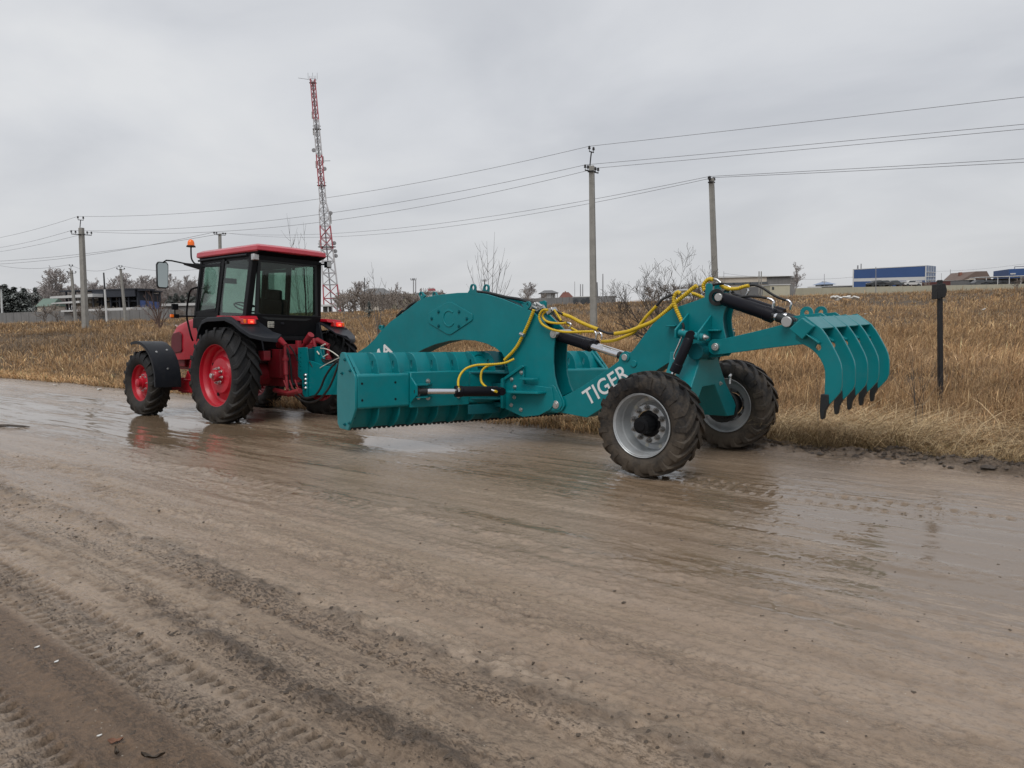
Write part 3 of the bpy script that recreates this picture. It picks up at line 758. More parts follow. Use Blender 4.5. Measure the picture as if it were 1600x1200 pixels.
# bolted bracket low on the arch
m = MB()
bk = xz([(784, 592), (815, 570.5), (819, 572), (819, 600), (862, 606), (866, 630), (860, 640), (842, 649), (817, 651.5), (786, 637)], .165)
m.prism(bk, YP+.002, .17); m.prism(bk, -YP-.002, -.17)
bk_l = xz([(784, 592), (788, 590.5), (788, 638), (784, 637)], .20); m.prism(bk_l, .172, .225)
bl2 = xz([(784, 592), (815, 570.5), (818, 573), (787, 595)], .2); m.prism(bl2, .172, .20)
for (u0, v0, u1, v1, w) in [(788, 611, 843, 613, .15), (807, 591, 830, 592, .08)]:
    a, b = V(u0, v0, Y=.3), V(u1, v1, Y=.3); m.hexa([(a.x, .17, a.z), (b.x, .17, b.z), (b.x, .17, b.z-.025), (a.x, .17, a.z-.025)], [(a.x, .17+w, a.z), (b.x+.04, .17+w*.8, b.z), (b.x+.04, .17+w*.8, b.z-.025), (a.x, .17+w, a.z-.025)])
bracket = m.build('blade_bracket', M['teal'], grader, bevel=.004)
m = MB()
for q in [(815, 582), (800, 592.5), (804.7, 604.3), (804, 620.6), (799.3, 632.8), (814.3, 640)]: m.bolt(V(*q, Y=.17), (0, 1, 0), .017, .022)
m.build_each('bolt', M['zinc'], bracket)
m = MB()
for q in [(866, 522), (869.5, 632)]:
    p = V(*q, Y=YP); m.cyl((p.x, YP+.025, p.z), (p.x, -YP-.025, p.z), .048); m.cyl((p.x, YP+.025, p.z), (p.x, YP+.032, p.z), .030)
m.build('pivot_pin', M['zinc'], goose, bevel=.004)
m = MB(); q0 = xz([(853, 619), (863, 612), (867, 600), (866, 612), (874, 622), (877, 632), (870, 641), (858, 640)], YP)
m.prism(xz([(855, 606), (864, 601), (868, 604), (878, 626), (879, 634), (875, 640), (868, 642), (852, 640)], YP), YP+.001, YP+.014); m.build('boss_plate', M['teal'], goose, bevel=.004)

# ---- blade
BC = Vector((2.888, 0, .676)); byaw = 0.24564; BL, BH = 3.90, .875
br = Vector((-sin(byaw), -cos(byaw), -.0398)).normalized(); bn = Vector((-cos(byaw), sin(byaw), 0)); BC = BC-bn*.13; bk_ = br.cross(bn)
if bk_.z < 0: bk_ = -bk_
BM = Matrix(((br.x, bn.x, bk_.x, BC.x), (br.y, bn.y, bk_.y, BC.y), (br.z, bn.z, bk_.z, BC.z), (0, 0, 0, 1)))
BMi = BM.inverted()
def bmb(): return MB(mtx=BM)
def BP(u, v, b):
    return BMi @ VP(u, v, BM @ Vector((0, b, 0)), np.array(bn))
h2 = BH/2
def sx(a, b, t): return (t, a, b)          # (b offset, z) swept along the blade
back = [(0, h2), (.075, h2-.09), (.125, h2-.20), (.155, .12), (.165, 0), (.155, -.12), (.125, -h2+.20), (.075, -h2+.09), (0, -h2)]
front = [(a-.022, b) for a, b in back]
m = bmb(); m.prism(back+front[::-1], -BL/2+.02, BL/2-.02, sx)
blade = m.build('blade', M['teal'], grader, smooth=20)
sst = BP(640.5, 610, .33).x
m = bmb()
ch = [(.15, .205), (.30, .205), (.322, .185), (.322, -.175), (.30, -.195), (.15, -.195)]
m.prism(ch, -BL/2+.025, sst, sx)
ch2 = [(.15, .215), (.33, .215), (.338, .205), (.338, -.200), (.33, -.21), (.15, -.21)]
s_mid = BP(733, 610, .33).x
m.prism(ch2, sst+.001, s_mid, sx); m.prism(ch, s_mid+.001, BL/2-.025, sx)
beam = m.build('blade_beam', M['teal'], blade, bevel=.012)
m = bmb()
for q in [(565.7, 599.5), (617.7, 597.5), (566, 625.7), (618, 623.5)]:
    p = BP(*q, .322); m.mark(); m.cyl((p.x, .3215, p.z), (p.x, .3235, p.z), .014, n=14)
m.build_each('drilled_hole', M['black'], blade)
m = bmb()
for q in [(668.5, 595.5), (668.5, 621.5), (716, 618.5), (653.5, 620.5)]:
    p = BP(*q, .338); m.bolt((p.x, .338, p.z), (0, 1, 0), .02, .025)
for q in [(549, 579.3), (551.5, 647)]:
    p = BP(*q, .12); m.bolt((p.x, p.y, p.z), (0, 1, 0), .02, .03)
m.build_each('bolt', M['zinc'], blade)
m = bmb(); nt = 60
m.box((0, -.012, -h2+.035), (BL-.06, .02, .10))
for k in range(nt):
    x = -BL/2+.05+(BL-.1)*(k+.5)/nt; w = (BL-.1)/nt*.36; z0 = -h2-.014
    m.add([(x-w, -.022, z0), (x+w, -.022, z0), (x+w, -.002, z0), (x-w, -.002, z0), (x-w*.5, -.02, z0-.018), (x+w*.5, -.02, z0-.018), (x+w*.5, -.004, z0-.018), (x-w*.5, -.004, z0-.018)], [(0, 1, 2, 3), (7, 6, 5, 4), (0, 4, 5, 1), (1, 5, 6, 2), (2, 6, 7, 3), (3, 7, 4, 0)])
m.build('cutting_edge', M['steel_dark'], blade)
rib_px = [577, 609, 637.5, 669, 701]
ribs = [BP(u, 553, .05).x for u in rib_px]
step = (ribs[-1]-ribs[0])/4
ribs = ribs+[ribs[-1]+step*k for k in range(1, 9)]
hole = [(.145+.026*cos(2*pi*k/12), .30+.05*sin(2*pi*k/12)) for k in range(12)]
for x in ribs:
    if x > BL/2-.10: continue
    m = bmb()
    m.prism([(.0, h2), (.075, h2-.088), (.125, h2-.2), (.15, .205), (.295, .207), (.275, .29), (.235, .365), (.165, .42), (.07, h2+.002)][::-1], x-.008, x+.008, sx, holes=[hole])
    m.build('rib', M['teal'], blade); m = bmb()
    m.prism([(.15, -.197), (.125, -h2+.2), (.075, -h2+.09), (0, -h2), (.06, -h2-.012), (.16, -.42), (.24, -.355), (.285, -.27), (.295, -.197)], x-.008, x+.008, sx)
    m.build('rib', M['teal'], blade)
for sgn in (-1, 1):
    m = bmb(); x = sgn*(BL/2-.01)
    ep = [(.03, h2+.005), (.30, .20), (.325, .16), (.325, -.18), (.30, -.23), (.15, -h2+.01), (.13, -h2-.012), (-.10, -h2-.012), (-.165, -h2+.04), (-.175, -.2), (-.18, .0), (-.15, .25), (-.08, h2-.02), (-.04, h2+.005)]
    m.prism(ep, x-.014, x+.014, sx)
    e = m.build('end_plate', M['teal'], blade, bevel=.006)
    m = bmb()
    for q in [(.20, .24), (.06, .36), (.18, -.36), (.05, -h2+.05), (-.02, .2)]: m.bolt((x+sgn*.014, q[0], q[1]), (sgn, 0, 0), .014, .016)
    for q in [(.22, -.30), (.2, .27)]: m.bolt((x-sgn*.014, q[0], q[1]), (-sgn, 0, 0), .014, .016)
    m.build_each('bolt', M['teal_dark'], blade)
    m = bmb(); m.prism([(.03, h2-.02), (.28, .205), (.255, .205), (.02, h2-.05)], x-sgn*.05-.02, x-sgn*.05+.02, sx); m.build('end_gusset', M['teal'], blade)
# guide plate at the mid of the blade top
m = bmb(); s0, s1 = BP(732, 556, .08).x, BP(779, 556, .08).x
ho = [((s0+s1)/2-.06+.075*cos(2*pi*k/14), .10+.045*sin(2*pi*k/14)) for k in range(14)]
m.prism([(s0, .01), (s1, .01), (s1, .22), (s0+.10, .22)], 0, .014, lambda a, b, t: (a, b*.62+.0+t*.9, h2+.012-b*.92+t*.4), holes=[ho]); m.build('guide_plate', M['teal'], blade)
# swing arms between bracket and blade
m = bmb()
s2, s3 = s_mid-.02, BP(790, 600, .34).x
for z, w in ((.175, .34), (-.15, .30)):
    m.prism([(s2, .30), (s3+.3, .30), (s3+.3, .52), (s3-.05, .58), (s2+.18, .38)], z, z+.022, lambda a, b, t: (a, b, t))
m.prism([(s2, .33), (s2+.5, .33), (s2+.42, .36), (s2+.06, .36)], -.33, -.21, lambda a, b, t: (a, b, t))
m.cyl((s3, .45, -.30), (s3, .45, .26), .075)
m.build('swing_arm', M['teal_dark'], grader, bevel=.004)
m = MB(); pz = Vector((2.35, .10, 0)); m.box((2.35, 0, .70), (.75, .26, .06)); m.box((2.35, 0, .46), (.75, .26, .06)); m.box((2.2, 0, .58), (.40, .2, .34)); m.build('blade_carrier', M['teal_dark'], grader, bevel=.006)

def ram(name, p0, p1, r, ext, rod_r, eye0=.05, eye1=.045, mat='black_gloss', parent=None, tail=2.6):
    """hydraulic ram: barrel from p0 over (1-ext) of the length, rod to p1"""
    p0, p1 = Vector(p0), Vector(p1); d = (p1-p0).normalized(); L = (p1-p0).length
    pb = p0+d*L*(1-ext)
    m = MB(); m.tube([p0+d*eye0*.6, p0+d*(eye0*.6+.02), pb-d*.09, pb-d*.088, pb, pb], [r*.8, r, r, r*1.1, r*1.1, r*.7], 24)
    sd = d.cross(Vector((0, 0, 1))).normalized()
    m.cyl(p0-sd*r*.6, p0+sd*r*.6, eye0, n=18)
    b = m.build(name, M[mat], parent or grader, bevel=.004)
    m = MB(); m.cyl(pb-d*.02, p1-d*eye1*1.4, rod_r, n=20); m.build('rod', M['chrome'], b)
    m = MB(); m.cyl(p1-d*eye1*tail, p1-d*eye1*.2, rod_r*1.25); m.cyl(p1-sd*r*.55, p1+sd*r*.55, eye1, n=18); m.build('rod_eye', M['steel_dark'], b)
    return b
# blade side-shift ram with its bracket
p_rod = BM @ Vector((BP(652, 611.5, .42).x, .42, BP(652, 611.5, .42).z))
p_bar = V(783, 611.5, Y=.36)
ram('blade_ram', p_bar, p_rod, .062, .44, .033)
m = bmb(); q0 = BP(641, 589, .34); q1 = BP(649.5, 603, .46); q2 = BP(649.5, 618, .46); q3 = BP(641, 630, .34)
m.hexa([(q0.x, .338, q0.z), (q0.x+.02, .338, q0.z), (q3.x+.02, .338, q3.z), (q3.x, .338, q3.z)], [(q1.x, .47, q1.z), (q1.x+.02, .47, q1.z), (q2.x+.02, .47, q2.z), (q2.x, .47, q2.z)])
for dz in (.07, -.075):
    m.prism([(q0.x+.02, .338), (q0.x+.30, .338), (q1.x+.16, .47), (q1.x+.01, .47)], BP(652, 611.5, .42).z+dz, BP(652, 611.5, .42).z+dz+.014, lambda a, b, t: (a, b, t))
m.build('ram_bracket', M['teal'], blade)

# ---- rear frame with lettering
YT = .11
tp = [(860, 641), (860, 627), (882, 618.5), (910, 603.5), (952, 575), (966, 564.5), (968.5, 555), (973, 550.5), (979, 549), (985, 551), (989, 547), (1019, 507), (1035, 493.5), (1052, 481.5), (1081, 472), (1101, 464.5), (1102.5, 444.5), (1105, 442.5), (1110.5, 442.5), (1112.5, 446), (1113, 455.5), (1126, 456), (1134, 466), (1141, 474.5), (1134, 480.5), (1130.5, 490), (1129.3, 500), (1130.5, 513), (1133.5, 526), (1137, 545), (1125, 558), (1095, 558), (1070, 556), (1050, 563.5), (1028, 577.5), (980, 611), (935, 641.5), (917, 652.5), (880, 645.5)]
fp = xz(tp, YT)
m = MB()
for s in (1, -1): m.prism(fp, s*YT, s*(YT-.02))
fr = m.build('rear_frame', M['teal'], grader, bevel=.004)
m = MB()
c2 = V(1040, 550, Y=YT); c2 = (c2.x, c2.z)
def strip(idx, d0, d1, closed=False):
    a = [inset(fp[i], d0, c2) for i in idx]; b = [inset(fp[i], d1, c2) for i in idx]; m.prism(a+b[::-1], YT-.02, -YT+.02)
strip(range(10, 16), .015, .035); strip(range(1, 6), .012, .03)
lo = [fp[i] for i in range(32, 38)]; m.prism(lo+[(x, z+.02) for x, z in lo[::-1]], YT-.02, -YT+.02)
rr = [fp[i] for i in range(24, 30)]; m.prism([(x+.045, z) for x, z in rr]+[(x+.065, z) for x, z in rr[::-1]], YT-.02, -YT+.02)
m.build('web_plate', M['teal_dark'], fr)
m = MB()
for q, r in [((979, 558), .034), ((990.5, 568), .03)]:
    p = V(*q, Y=YT); m.cyl((p.x, YT, p.z), (p.x, YT+.014, p.z), r*1.3)
m.build('boss', M['teal'], fr, bevel=.004)
m = MB()
for q, r, w in [((975.2, 558.3), .036, .022), ((1122, 464.5), .040, .075)]:
    p = V(*q, Y=YT+w); m.cyl((p.x, YT+w, p.z), (p.x, -YT-w, p.z), r)
p = V(1117, 542, Y=.19); m.cyl((p.x, .195, p.z), (p.x, -.195, p.z), .038); m.cyl((p.x, .195, p.z), (p.x, .203, p.z), .022)
m.build('pivot_pin', M['zinc'], fr, bevel=.004)
m = MB(); p = V(1122, 464.5, Y=YT)
for s in (1, -1): m = MB(); m.lathe([(.085, 0), (.085, .02), (.05, .02), (.05, 0)], (p.x, s*(YT+.03)-.01, p.z), (0, 1, 0), 24, closed=True); m.build('pin_collar', M['steel_dark'], fr, bevel=.003)
for s in (1, -1):
    m = MB()
    for top, low in [((1074, 489), (1059, 521)), ((1110.5, 492), (1094, 525))]:
        a = V(*top, Y=YT); b = V(*low, Y=.36); x = (a.x+b.x)/2
        m.add([(x-.01, s*YT, a.z), (x+.01, s*YT, a.z), (x-.01, s*.40, b.z+.04), (x+.01, s*.40, b.z+.04), (x-.01, s*.40, b.z-.045), (x+.01, s*.40, b.z-.045), (x-.01, s*YT, b.z-.06), (x+.01, s*YT, b.z-.06)], [(0, 1, 3, 2), (2, 3, 5, 4), (4, 5, 7, 6), (6, 7, 1, 0), (0, 2, 4, 6), (1, 7, 5, 3)])
    a = V(1064, 520, Y=.36); b = V(1098, 527, Y=.36); m.cyl((a.x+.02, s*.36, a.z), (b.x-.01, s*.36, b.z), .036)
    a = V(1102, 516, Y=YT); b = V(1128, 516, Y=YT); m.box(((a.x+b.x)/2, s*(YT+.045), a.z), (abs(a.x-b.x), .09, .016))
    a = V(1053, 509, Y=YT); m.box((a.x, s*(YT+.04), a.z), (.10, .08, .014))
    m.build('ram_support', M['teal'], fr, bevel=.004)
m = MB(); b = V(1099, 527, Y=.36); m.bolt((b.x-.01, .36, b.z), (-1, 0, 0), .022, .03); m.build_each('bolt', M['zinc'], fr)

def lettering(txt, p0, p1, hgt, Y, parent, name='lettering', bold=.018):
    cu = bpy.data.curves.new(name, 'FONT'); cu.body = txt; cu.size = 1; cu.offset = bold; cu.extrude = .001; cu.space_character = 1.04
    ob = bpy.data.objects.new('tmp_text', cu); col.objects.link(ob)
    dg = bpy.context.evaluated_depsgraph_get(); dg.update()
    me = bpy.data.meshes.new_from_object(ob.evaluated_get(dg)); bpy.data.objects.remove(ob)
    xs = [v.co.x for v in me.vertices]; ys = [v.co.y for v in me.vertices]
    x0, x1, y0, y1 = min(xs), max(xs), min(ys), max(ys)
    p0, p1 = Vector(p0), Vector(p1); ex_ = (p1-p0)/(x1-x0); d = (p1-p0).normalized()
    ey = Vector((0, 1, 0)).cross(d); ey = ey if ey.z > 0 else -ey; ey = ey*hgt/(y1-y0)
    for v in me.vertices:
        q = p0+ex_*(v.co.x-x0)+ey*(v.co.y-y0); v.co = (q.x, Y+(.0015 if v.co.z > 0 else 0), q.z)
    me.name = name; me.materials.clear(); me.materials.append(M['white'])
    o = bpy.data.objects.new(name, me); col.objects.link(o); o.parent = parent; return o
t0 = V(919.5, 634.5, Y=YT); t1 = V(986, 590.5, Y=YT)
lettering('TIGER', t0, t1, .185, YT+.0015, fr, bold=.012)
a0 = V(585, 570.5, Y=YP); a1 = V(614, 550, Y=YP)
lettering('MA', a0, a1, .17, YP+.0015, goose, bold=.022)

# ---- wheel carrier, hubs, wheels
GR, GW, GT = .508, .40, .928
m = MB()
pc = [(.21, 1.16), (.24, 1.04), (.42, .80), (.66, .58), (.69, .52), (.66, .42), (.46, .43), (.16, .80), (-.13, .80), (-.44, .43), (-.62, .42), (-.67, .52), (-.63, .58), (-.40, .80), (-.23, 1.04), (-.21, 1.16)]
m.prism(pc, -.17, .17, lambda a, b, t: (t, a, b))
carrier = m.build('axle_carrier', M['teal'], grader, bevel=.008)
m = MB(); m.cyl((-.22, 0, 1.17), (.24, 0, 1.17), .10); m.cyl((-.16, .30, 1.17), (-.16, -.30, 1.17), .085); m.build('carrier_pivot', M['teal_dark'], carrier, bevel=.006)
for s in (1, -1):
    m = MB(); m.cyl((0, s*.60, GR), (0, s*.86, GR), .14); m.cyl((0, s*.66, GR), (0, s*.72, GR), .19); m.build('axle_hub', M['steel_dark'], carrier, bevel=.01)
m = MB(); pz = V(1139, 590, X=-.18); m.tube([pz+Vector((0, -.02, -.07)), pz+Vector((0, -.03, 0)), pz+Vector((-.02, -.0, .03)), pz+Vector((-.02, .03, .01))], .014, 6); m.build('hook', M['zinc'], carrier)
m = MB(); m.bolt(V(1125, 599, X=-.17), (-1, 0, 0), .016, .02); m.build_each('bolt', M['zinc'], carrier)
def grader_wheel(s):
    yo = s*(GT+GW/2-.015); yc = s*GT; ax = Vector((0, s, 0)); c = (0, yo, GR); r = .3064
    m = MB()
    m.lathe([(r, 0), (r+.003, -.006), (r-.004, -.014), (r-.012, -.012), (r-.018, -.02), (r-.022, -.05), (r-.024, -.07), (r-.026, -.12), (r-.034, -.135), (r-.036, -.215), (r-.05, -.245), (r-.09, -.25), (r-.104, -.235), (.192, -.170), (.186, -.150), (.180, -.148), (.132, -.148), (.132, -.168),
             (.185, -.172), (r-.115, -.26), (r-.06, -.27), (r-.045, -.28), (r-.03, -.30), (r-.018, -.345), (r+.003, -.36), (r, -.37)], c, ax, 64)
    w = m.build('wheel', M['rim'], grader, smooth=24)
    m = MB(); tyre(m, (0, yc, GR), GR, GW, r-.006, 19, .03, .056, .40, rotoff=.1)
    m.build('tyre', M['tyre_mud'], w, smooth=30)
    m = MB(); m.lathe([(.128, -.30), (.128, -.17), (.09, -.165), (.086, -.10), (.082, -.085), (.080, -.02), (.078, -.004), (.05, .002), (.046, .012), (0, .012)], c, ax, 36); m.build('hub', M['black'], w, smooth=30)
    m = MB()
    for k in range(10):
        a = 2*pi*(k+.4)/10
        p = Vector((.158*cos(a), yo-s*.148, GR+.158*sin(a))); m.bolt(p, ax, .0195, .040)
    for k in range(10):
        a = 2*pi*(k+.4)/10
        p = Vector((.158*cos(a), yo-s*.168, GR+.158*sin(a))); m.mark(); m.box(p-ax*.012, (.034, .02, .034), Matrix.Rotation(-a, 3, 'Y'))
    m.build_each('wheel_nut', M['nut'], w)
    m = MB()
    for k in range(10):
        a = 2*pi*k/10; rr_ = .236; p = Vector((rr_*cos(a), yo-s*.246, GR+rr_*sin(a))); m.mark(); m.cyl(p-ax*.001, p+ax*.004, .019, n=12)
    m.build_each('hand_hole', M['pale'], w)
    return w
for s in (1, -1): grader_wheel(s)
# steering/levelling rams
for s in (1, -1):
    a = V(1079, 524, Y=.38); b = V(1046, 598, Y=.42)
    ram('axle_ram', (a.x, s*.38, a.z), (b.x, s*.46, b.z-.05), .050, .30, .030)
# frame lift ram between the arch plates
a = V(862, 519, Y=.02); b = V(978, 558, Y=.03)
ram('frame_ram', (a.x, .058, a.z-.01), (b.x+.02, .06, b.z+.01), .062, .42, .034, tail=1.2)
ram('frame_ram', (a.x, -.062, a.z-.01), (b.x+.02, -.06, b.z+.01), .062, .42, .034, tail=1.2)

# ---- ripper
HX, HY = 1117, 542
m = MB()
ar = arc(V(HX, HY, Y=.16).x, V(HX, HY, Y=.16).z, .078, 60, 275, 14)
ap = xz([(1125, 530.5), (1147, 525.5), (1190, 515.5), (1233, 504.5), (1262, 500), (1275, 520), (1255, 538), (1200, 544), (1149, 551)], .16)
hinge = V(HX, HY, Y=.16); hp = [(hinge.x+.08*cos(radians(a)), hinge.z+.08*sin(radians(a))) for a in range(-105, 80, 15)]
ap2 = ap+[(hinge.x+.08*cos(radians(a)), hinge.z+.08*sin(radians(a))) for a in range(-100, 85, 14)]
for s in (-1, 1): m = MB(); m.prism(ap2, s*.16, s*.13); rip = m.build('ripper_arm', M['teal'], grader, bevel=.004)
sq = xz([(1232.5, 514), (1253, 496), (1271.7, 510), (1253, 531)], .83)
m = MB(); m.prism(sq, .83, -.83); m.build('cross_beam', M['teal'], grader, bevel=.008)
def z6(*q): return [(1200+a/6, 460+b/6) for a, b in q]
tine = xz(z6((285, 225), (300, 212), (345, 203), (375, 225), (440, 275), (500, 320), (550, 390), (590, 460), (625, 525), (655, 585), (680, 650), (691, 710), (693, 790), (690, 870), (672, 925), (620, 985), (574, 1030), (528, 940), (534, 760), (530, 710), (518, 665), (492, 610), (460, 565), (420, 525), (370, 490), (325, 468), (255, 420), (262, 300)), .77)
ho = V(1200+470/6, 460+497/6, Y=.77); hole = [(ho.x+.024*cos(2*pi*k/12), ho.z+.026*sin(2*pi*k/12)) for k in range(12)]
tipp = xz(z6((497, 935), (570, 938), (573, 1030), (538, 1090), (526, 1160), (512, 1175), (494, 1165), (486, 1100)), .77)
YS = [.77, .395, .02, -.355, -.73]
for y in YS:
    m = MB(); m.prism(tine, y, y-.03, holes=[hole]); t = m.build('tine', M['teal'], grader, bevel=.004)
    m = MB(); m.prism(tipp, y+.012, y-.042); m.build('tip', M['steel_dark'], t, bevel=.006)
    m = MB(); g = [V(1200+a/6, 460+b/6, Y=y) for a, b in ((365, 372), (380, 372), (498, 448), (495, 462))] if y == .77 else None
    gq = xz(z6((365, 368), (382, 368), (500, 446), (496, 462)), .77)
    m.prism(gq, y+.002, y+.06); m.build('gusset', M['teal'], t, bevel=.003); m = MB(); m.prism(gq, y-.032, y-.09); m.build('gusset', M['teal'], t, bevel=.003)
m = MB()
pl_ = xz(z6((352, 212), (380, 232), (490, 318), (478, 332), (372, 250), (345, 228)), .77)
for a, b in zip(YS[:-1], YS[1:]): m = MB(); m.prism(pl_, a-.034, b+.004); m.build('tie_plate', M['teal'], grader, bevel=.004)
m = MB()
for s, pc_ in ((1, (360, 172)), (-1, (360, 172))):
    c = V(1200+pc_[0]/6, 460+pc_[1]/6, Y=.2); c = (c.x, c.z)
    outl = [(c[0]+.058*cos(radians(a)), c[1]+.058*sin(radians(a))) for a in range(-10, 195, 12)]+[(c[0]-.075, c[1]-.10), (c[0]+.10, c[1]-.10)]
    hh = [(c[0]+.024*cos(2*pi*k/12), c[1]+.024*sin(2*pi*k/12)) for k in range(12)]
    m = MB(); m.prism(outl, s*.20, s*.20-.02, holes=[hh]); m.build('lifting_eye', M['teal'], grader)
m = MB(); tpz = xz(z6((235, 205), (330, 190), (400, 183), (500, 172), (530, 190), (640, 270), (600, 280), (300, 240)), .2)
for s in (1, -1): m = MB(); m.prism(tpz, s*.215, s*.19); m.build('top_gusset', M['teal'], grader, bevel=.003)
p0 = V(1122, 464.5, Y=.14); p1 = V(1233.5, 502.5, Y=.14)
for s in (1, -1): ram('ripper_ram', (p0.x, s*.105, p0.z), (p1.x, s*.13, p1.z), .066, .22, .034, .05, .05)
m = MB()
for s in (1, -1): m.cyl((p1.x, s*.215, p1.z), (p1.x, s*.06, p1.z), .033); m.cyl((p1.x, s*.225, p1.z), (p1.x, s*.203, p1.z), .05)
m.build('pivot_pin', M['zinc'], rip, bevel=.004)

# ---- hoses
def hose(pts, r, mat, name='hose', ringed=False, parent=None):
    P = spline(pts, .0045 if ringed else .025)
    m = MB()
    if ringed:
        acc = 0; rs = []
        for i, p in enumerate(P):
            if i: acc += (p-P[i-1]).length
            rs.append(r*(1.0 if (acc % .024) < .016 else .80))
        m.tube(P, rs, 8)
    else: m.tube(P, r, 8)
    return m.build(name, M[mat], parent or grader, smooth=60)
def px(Y, *q): return [V(u, v, Y=Y) for u, v in q]
hose(px(.175, (834, 484), (832, 490), (826, 505), (821, 516), (815, 528), (808, 541), (800, 551), (792, 559), (788, 563)), .021, 'yellow', 'hose_guard', True)
bl = p_bar.lerp(p_rod, .50)+Vector((0, .07, .04)); bs_ = p_bar.lerp(p_rod, .06)+Vector((0, .07, .03))
def mixp(a, b, t, dv): q = a.lerp(b, t); return q
def along(pxs, A, Bv):
    """points on the sight lines of pxs whose Y runs evenly from A to Bv"""
    n = len(pxs)-1; return [V(u, v, Y=A+(Bv-A)*i/n) for i, (u, v) in enumerate(pxs)]
hose(along([(803, 561), (792, 566), (780, 568.5), (765, 569.5), (745, 570.5), (730, 575), (721, 583), (716.5, 593), (716, 602), (717.5, 609)], .19, bl.y), .0155, 'yellow', 'hose_guard', True)
hose(along([(775, 569), (762, 572), (753.5, 579), (751.3, 589), (753, 598), (760, 605), (768, 609.5), (776, 612)], .28, bs_.y+.02), .0155, 'yellow', 'hose_guard', True)
hose(along([(716.5, 606), (717.5, 612)], bl.y, bl.y), .014, 'zinc', 'hose_fitting'); hose(along([(767, 609), (777, 612.5)], bs_.y+.02, bs_.y), .014, 'zinc', 'hose_fitting')
hose(px(.19, (856, 484.5), (850, 484), (845, 488), (842.6, 496), (846.5, 505.5), (857, 512.5), (871, 517), (890, 519), (912, 518.2), (928, 518)), .0155, 'yellow', 'hose_guard', True)
hose(px(.17, (853, 486.5), (849, 490), (848, 495), (852.7, 501), (862, 504.3), (878, 505.3), (884, 504)), .0145, 'yellow', 'hose_guard', True)
hose(px(.10, (866, 484), (870, 490), (877, 501)), .0145, 'yellow', 'hose_guard', True)
hose(px(.08, (884, 505), (893, 512.5), (903, 518), (908, 521)), .013, 'yellow', 'hose_guard', True)
hose(px(.09, (862, 484), (868, 495), (876, 502), (887, 504.5)), .013, 'hose')
hose(px(.09, (887, 504), (892, 506), (891.5, 510), (889, 512)), .011, 'chrome', 'hose_fitting')
hose(px(.04, (868, 486), (873, 488.5), (879, 491)), .013, 'hose')
hose(px(.02, (878, 490.5), (892, 495.5), (906, 503), (921, 509.5), (934.5, 514.5)), .0225, 'yellow', 'hose_guard', True)
hose(px(.03, (934, 514), (942, 518), (951, 521), (962, 521.5)), .014, 'hose')
hose(px(.06, (960.5, 521.5), (972, 520), (983, 517.5), (1000, 511), (1019, 503), (1032, 494)), .0225, 'yellow', 'hose_guard')
hose(px(.06, (1031, 494.6), (1043.5, 484), (1055, 473), (1070, 461), (1084, 449.5), (1089, 446.5)), .0235, 'yellow', 'hose_guard', True)
hose(px(-.04, (940, 533.5), (951, 533.2), (962.5, 531), (977, 525.5), (990, 519.5), (999, 509), (1008, 497), (1018, 486), (1026, 478)), .0185, 'yellow', 'hose_guard')
hose(px(-.04, (1025.5, 478.6), (1031, 471), (1039, 465), (1050, 459.5)), .013, 'hose'); hose(px(.0, (1027, 477), (1034, 469), (1043, 464), (1052, 460.5)), .012, 'hose')
hose(px(.15, (928, 518), (931, 520), (931.5, 525), (931, 530)), .011, 'chrome', 'hose_fitting'); hose(px(.06, (933, 521), (937, 519.5), (940, 523), (940, 530)), .011, 'chrome', 'hose_fitting')
hose(px(.17, (1063, 459), (1060, 456.5), (1056, 458.5), (1053, 466), (1053.2, 473), (1056.5, 483), (1061, 493), (1066, 504)), .022, 'yellow', 'hose_guard', True)
hose(px(.30, (1066.5, 504.5), (1068, 510), (1067.5, 516)), .014, 'hose'); hose(px(.36, (1067.5, 515), (1066, 524), (1060, 540), (1054.5, 552), (1053, 559), (1056, 563)), .010, 'chrome', 'hose_fitting')
hose(px(.36, (1068, 515), (1065.5, 521)), .02, 'zinc', 'hose_fitting')
hose(px(.02, (1114, 437), (1108.5, 436), (1103, 439.5), (1099, 446), (1100.5, 455)), .0215, 'yellow', 'hose_guard', True)
hose(px(-.12, (1078, 458), (1084, 459), (1091, 461.5), (1099, 465.5)), .019, 'yellow', 'hose_guard', True)
hose(px(-.02, (1099, 449), (1106, 449.8), (1113, 446), (1121, 443.8), (1131, 443.5)), .012, 'hose')
hose(px(-.06, (1126, 445.5), (1131, 449), (1140, 451.2), (1152, 451), (1162, 448), (1170, 446.3)), .0195, 'yellow', 'hose_guard', True)
hose(px(-.10, (1170, 446.3), (1179, 445.5), (1190, 449), (1200, 455.5), (1210, 462), (1219, 466), (1227.5, 469)), .0125, 'hose')
hose(px(-.11, (1227, 468.8), (1232.5, 470), (1236, 474.5), (1235, 479), (1234, 484)), .012, 'chrome', 'hose_fitting')
hose(px(.05, (1101, 454), (1106, 459.5), (1113, 463.5), (1122, 465.2), (1145, 465.8), (1160, 463.8), (1172, 463), (1186, 463.8), (1199, 466)), .0125, 'hose')
hose(px(.13, (1199, 466), (1205, 468), (1209, 471.5), (1208, 477), (1207.5, 482)), .012, 'chrome', 'hose_fitting')
hose(px(-.10, (1120, 443), (1133, 446), (1141, 449), (1142, 455), (1140, 460)), .011, 'chrome', 'hose_fitting'); hose(px(-.08, (1160, 447.5), (1167, 449), (1169, 455), (1166, 462)), .011, 'chrome', 'hose_fitting')
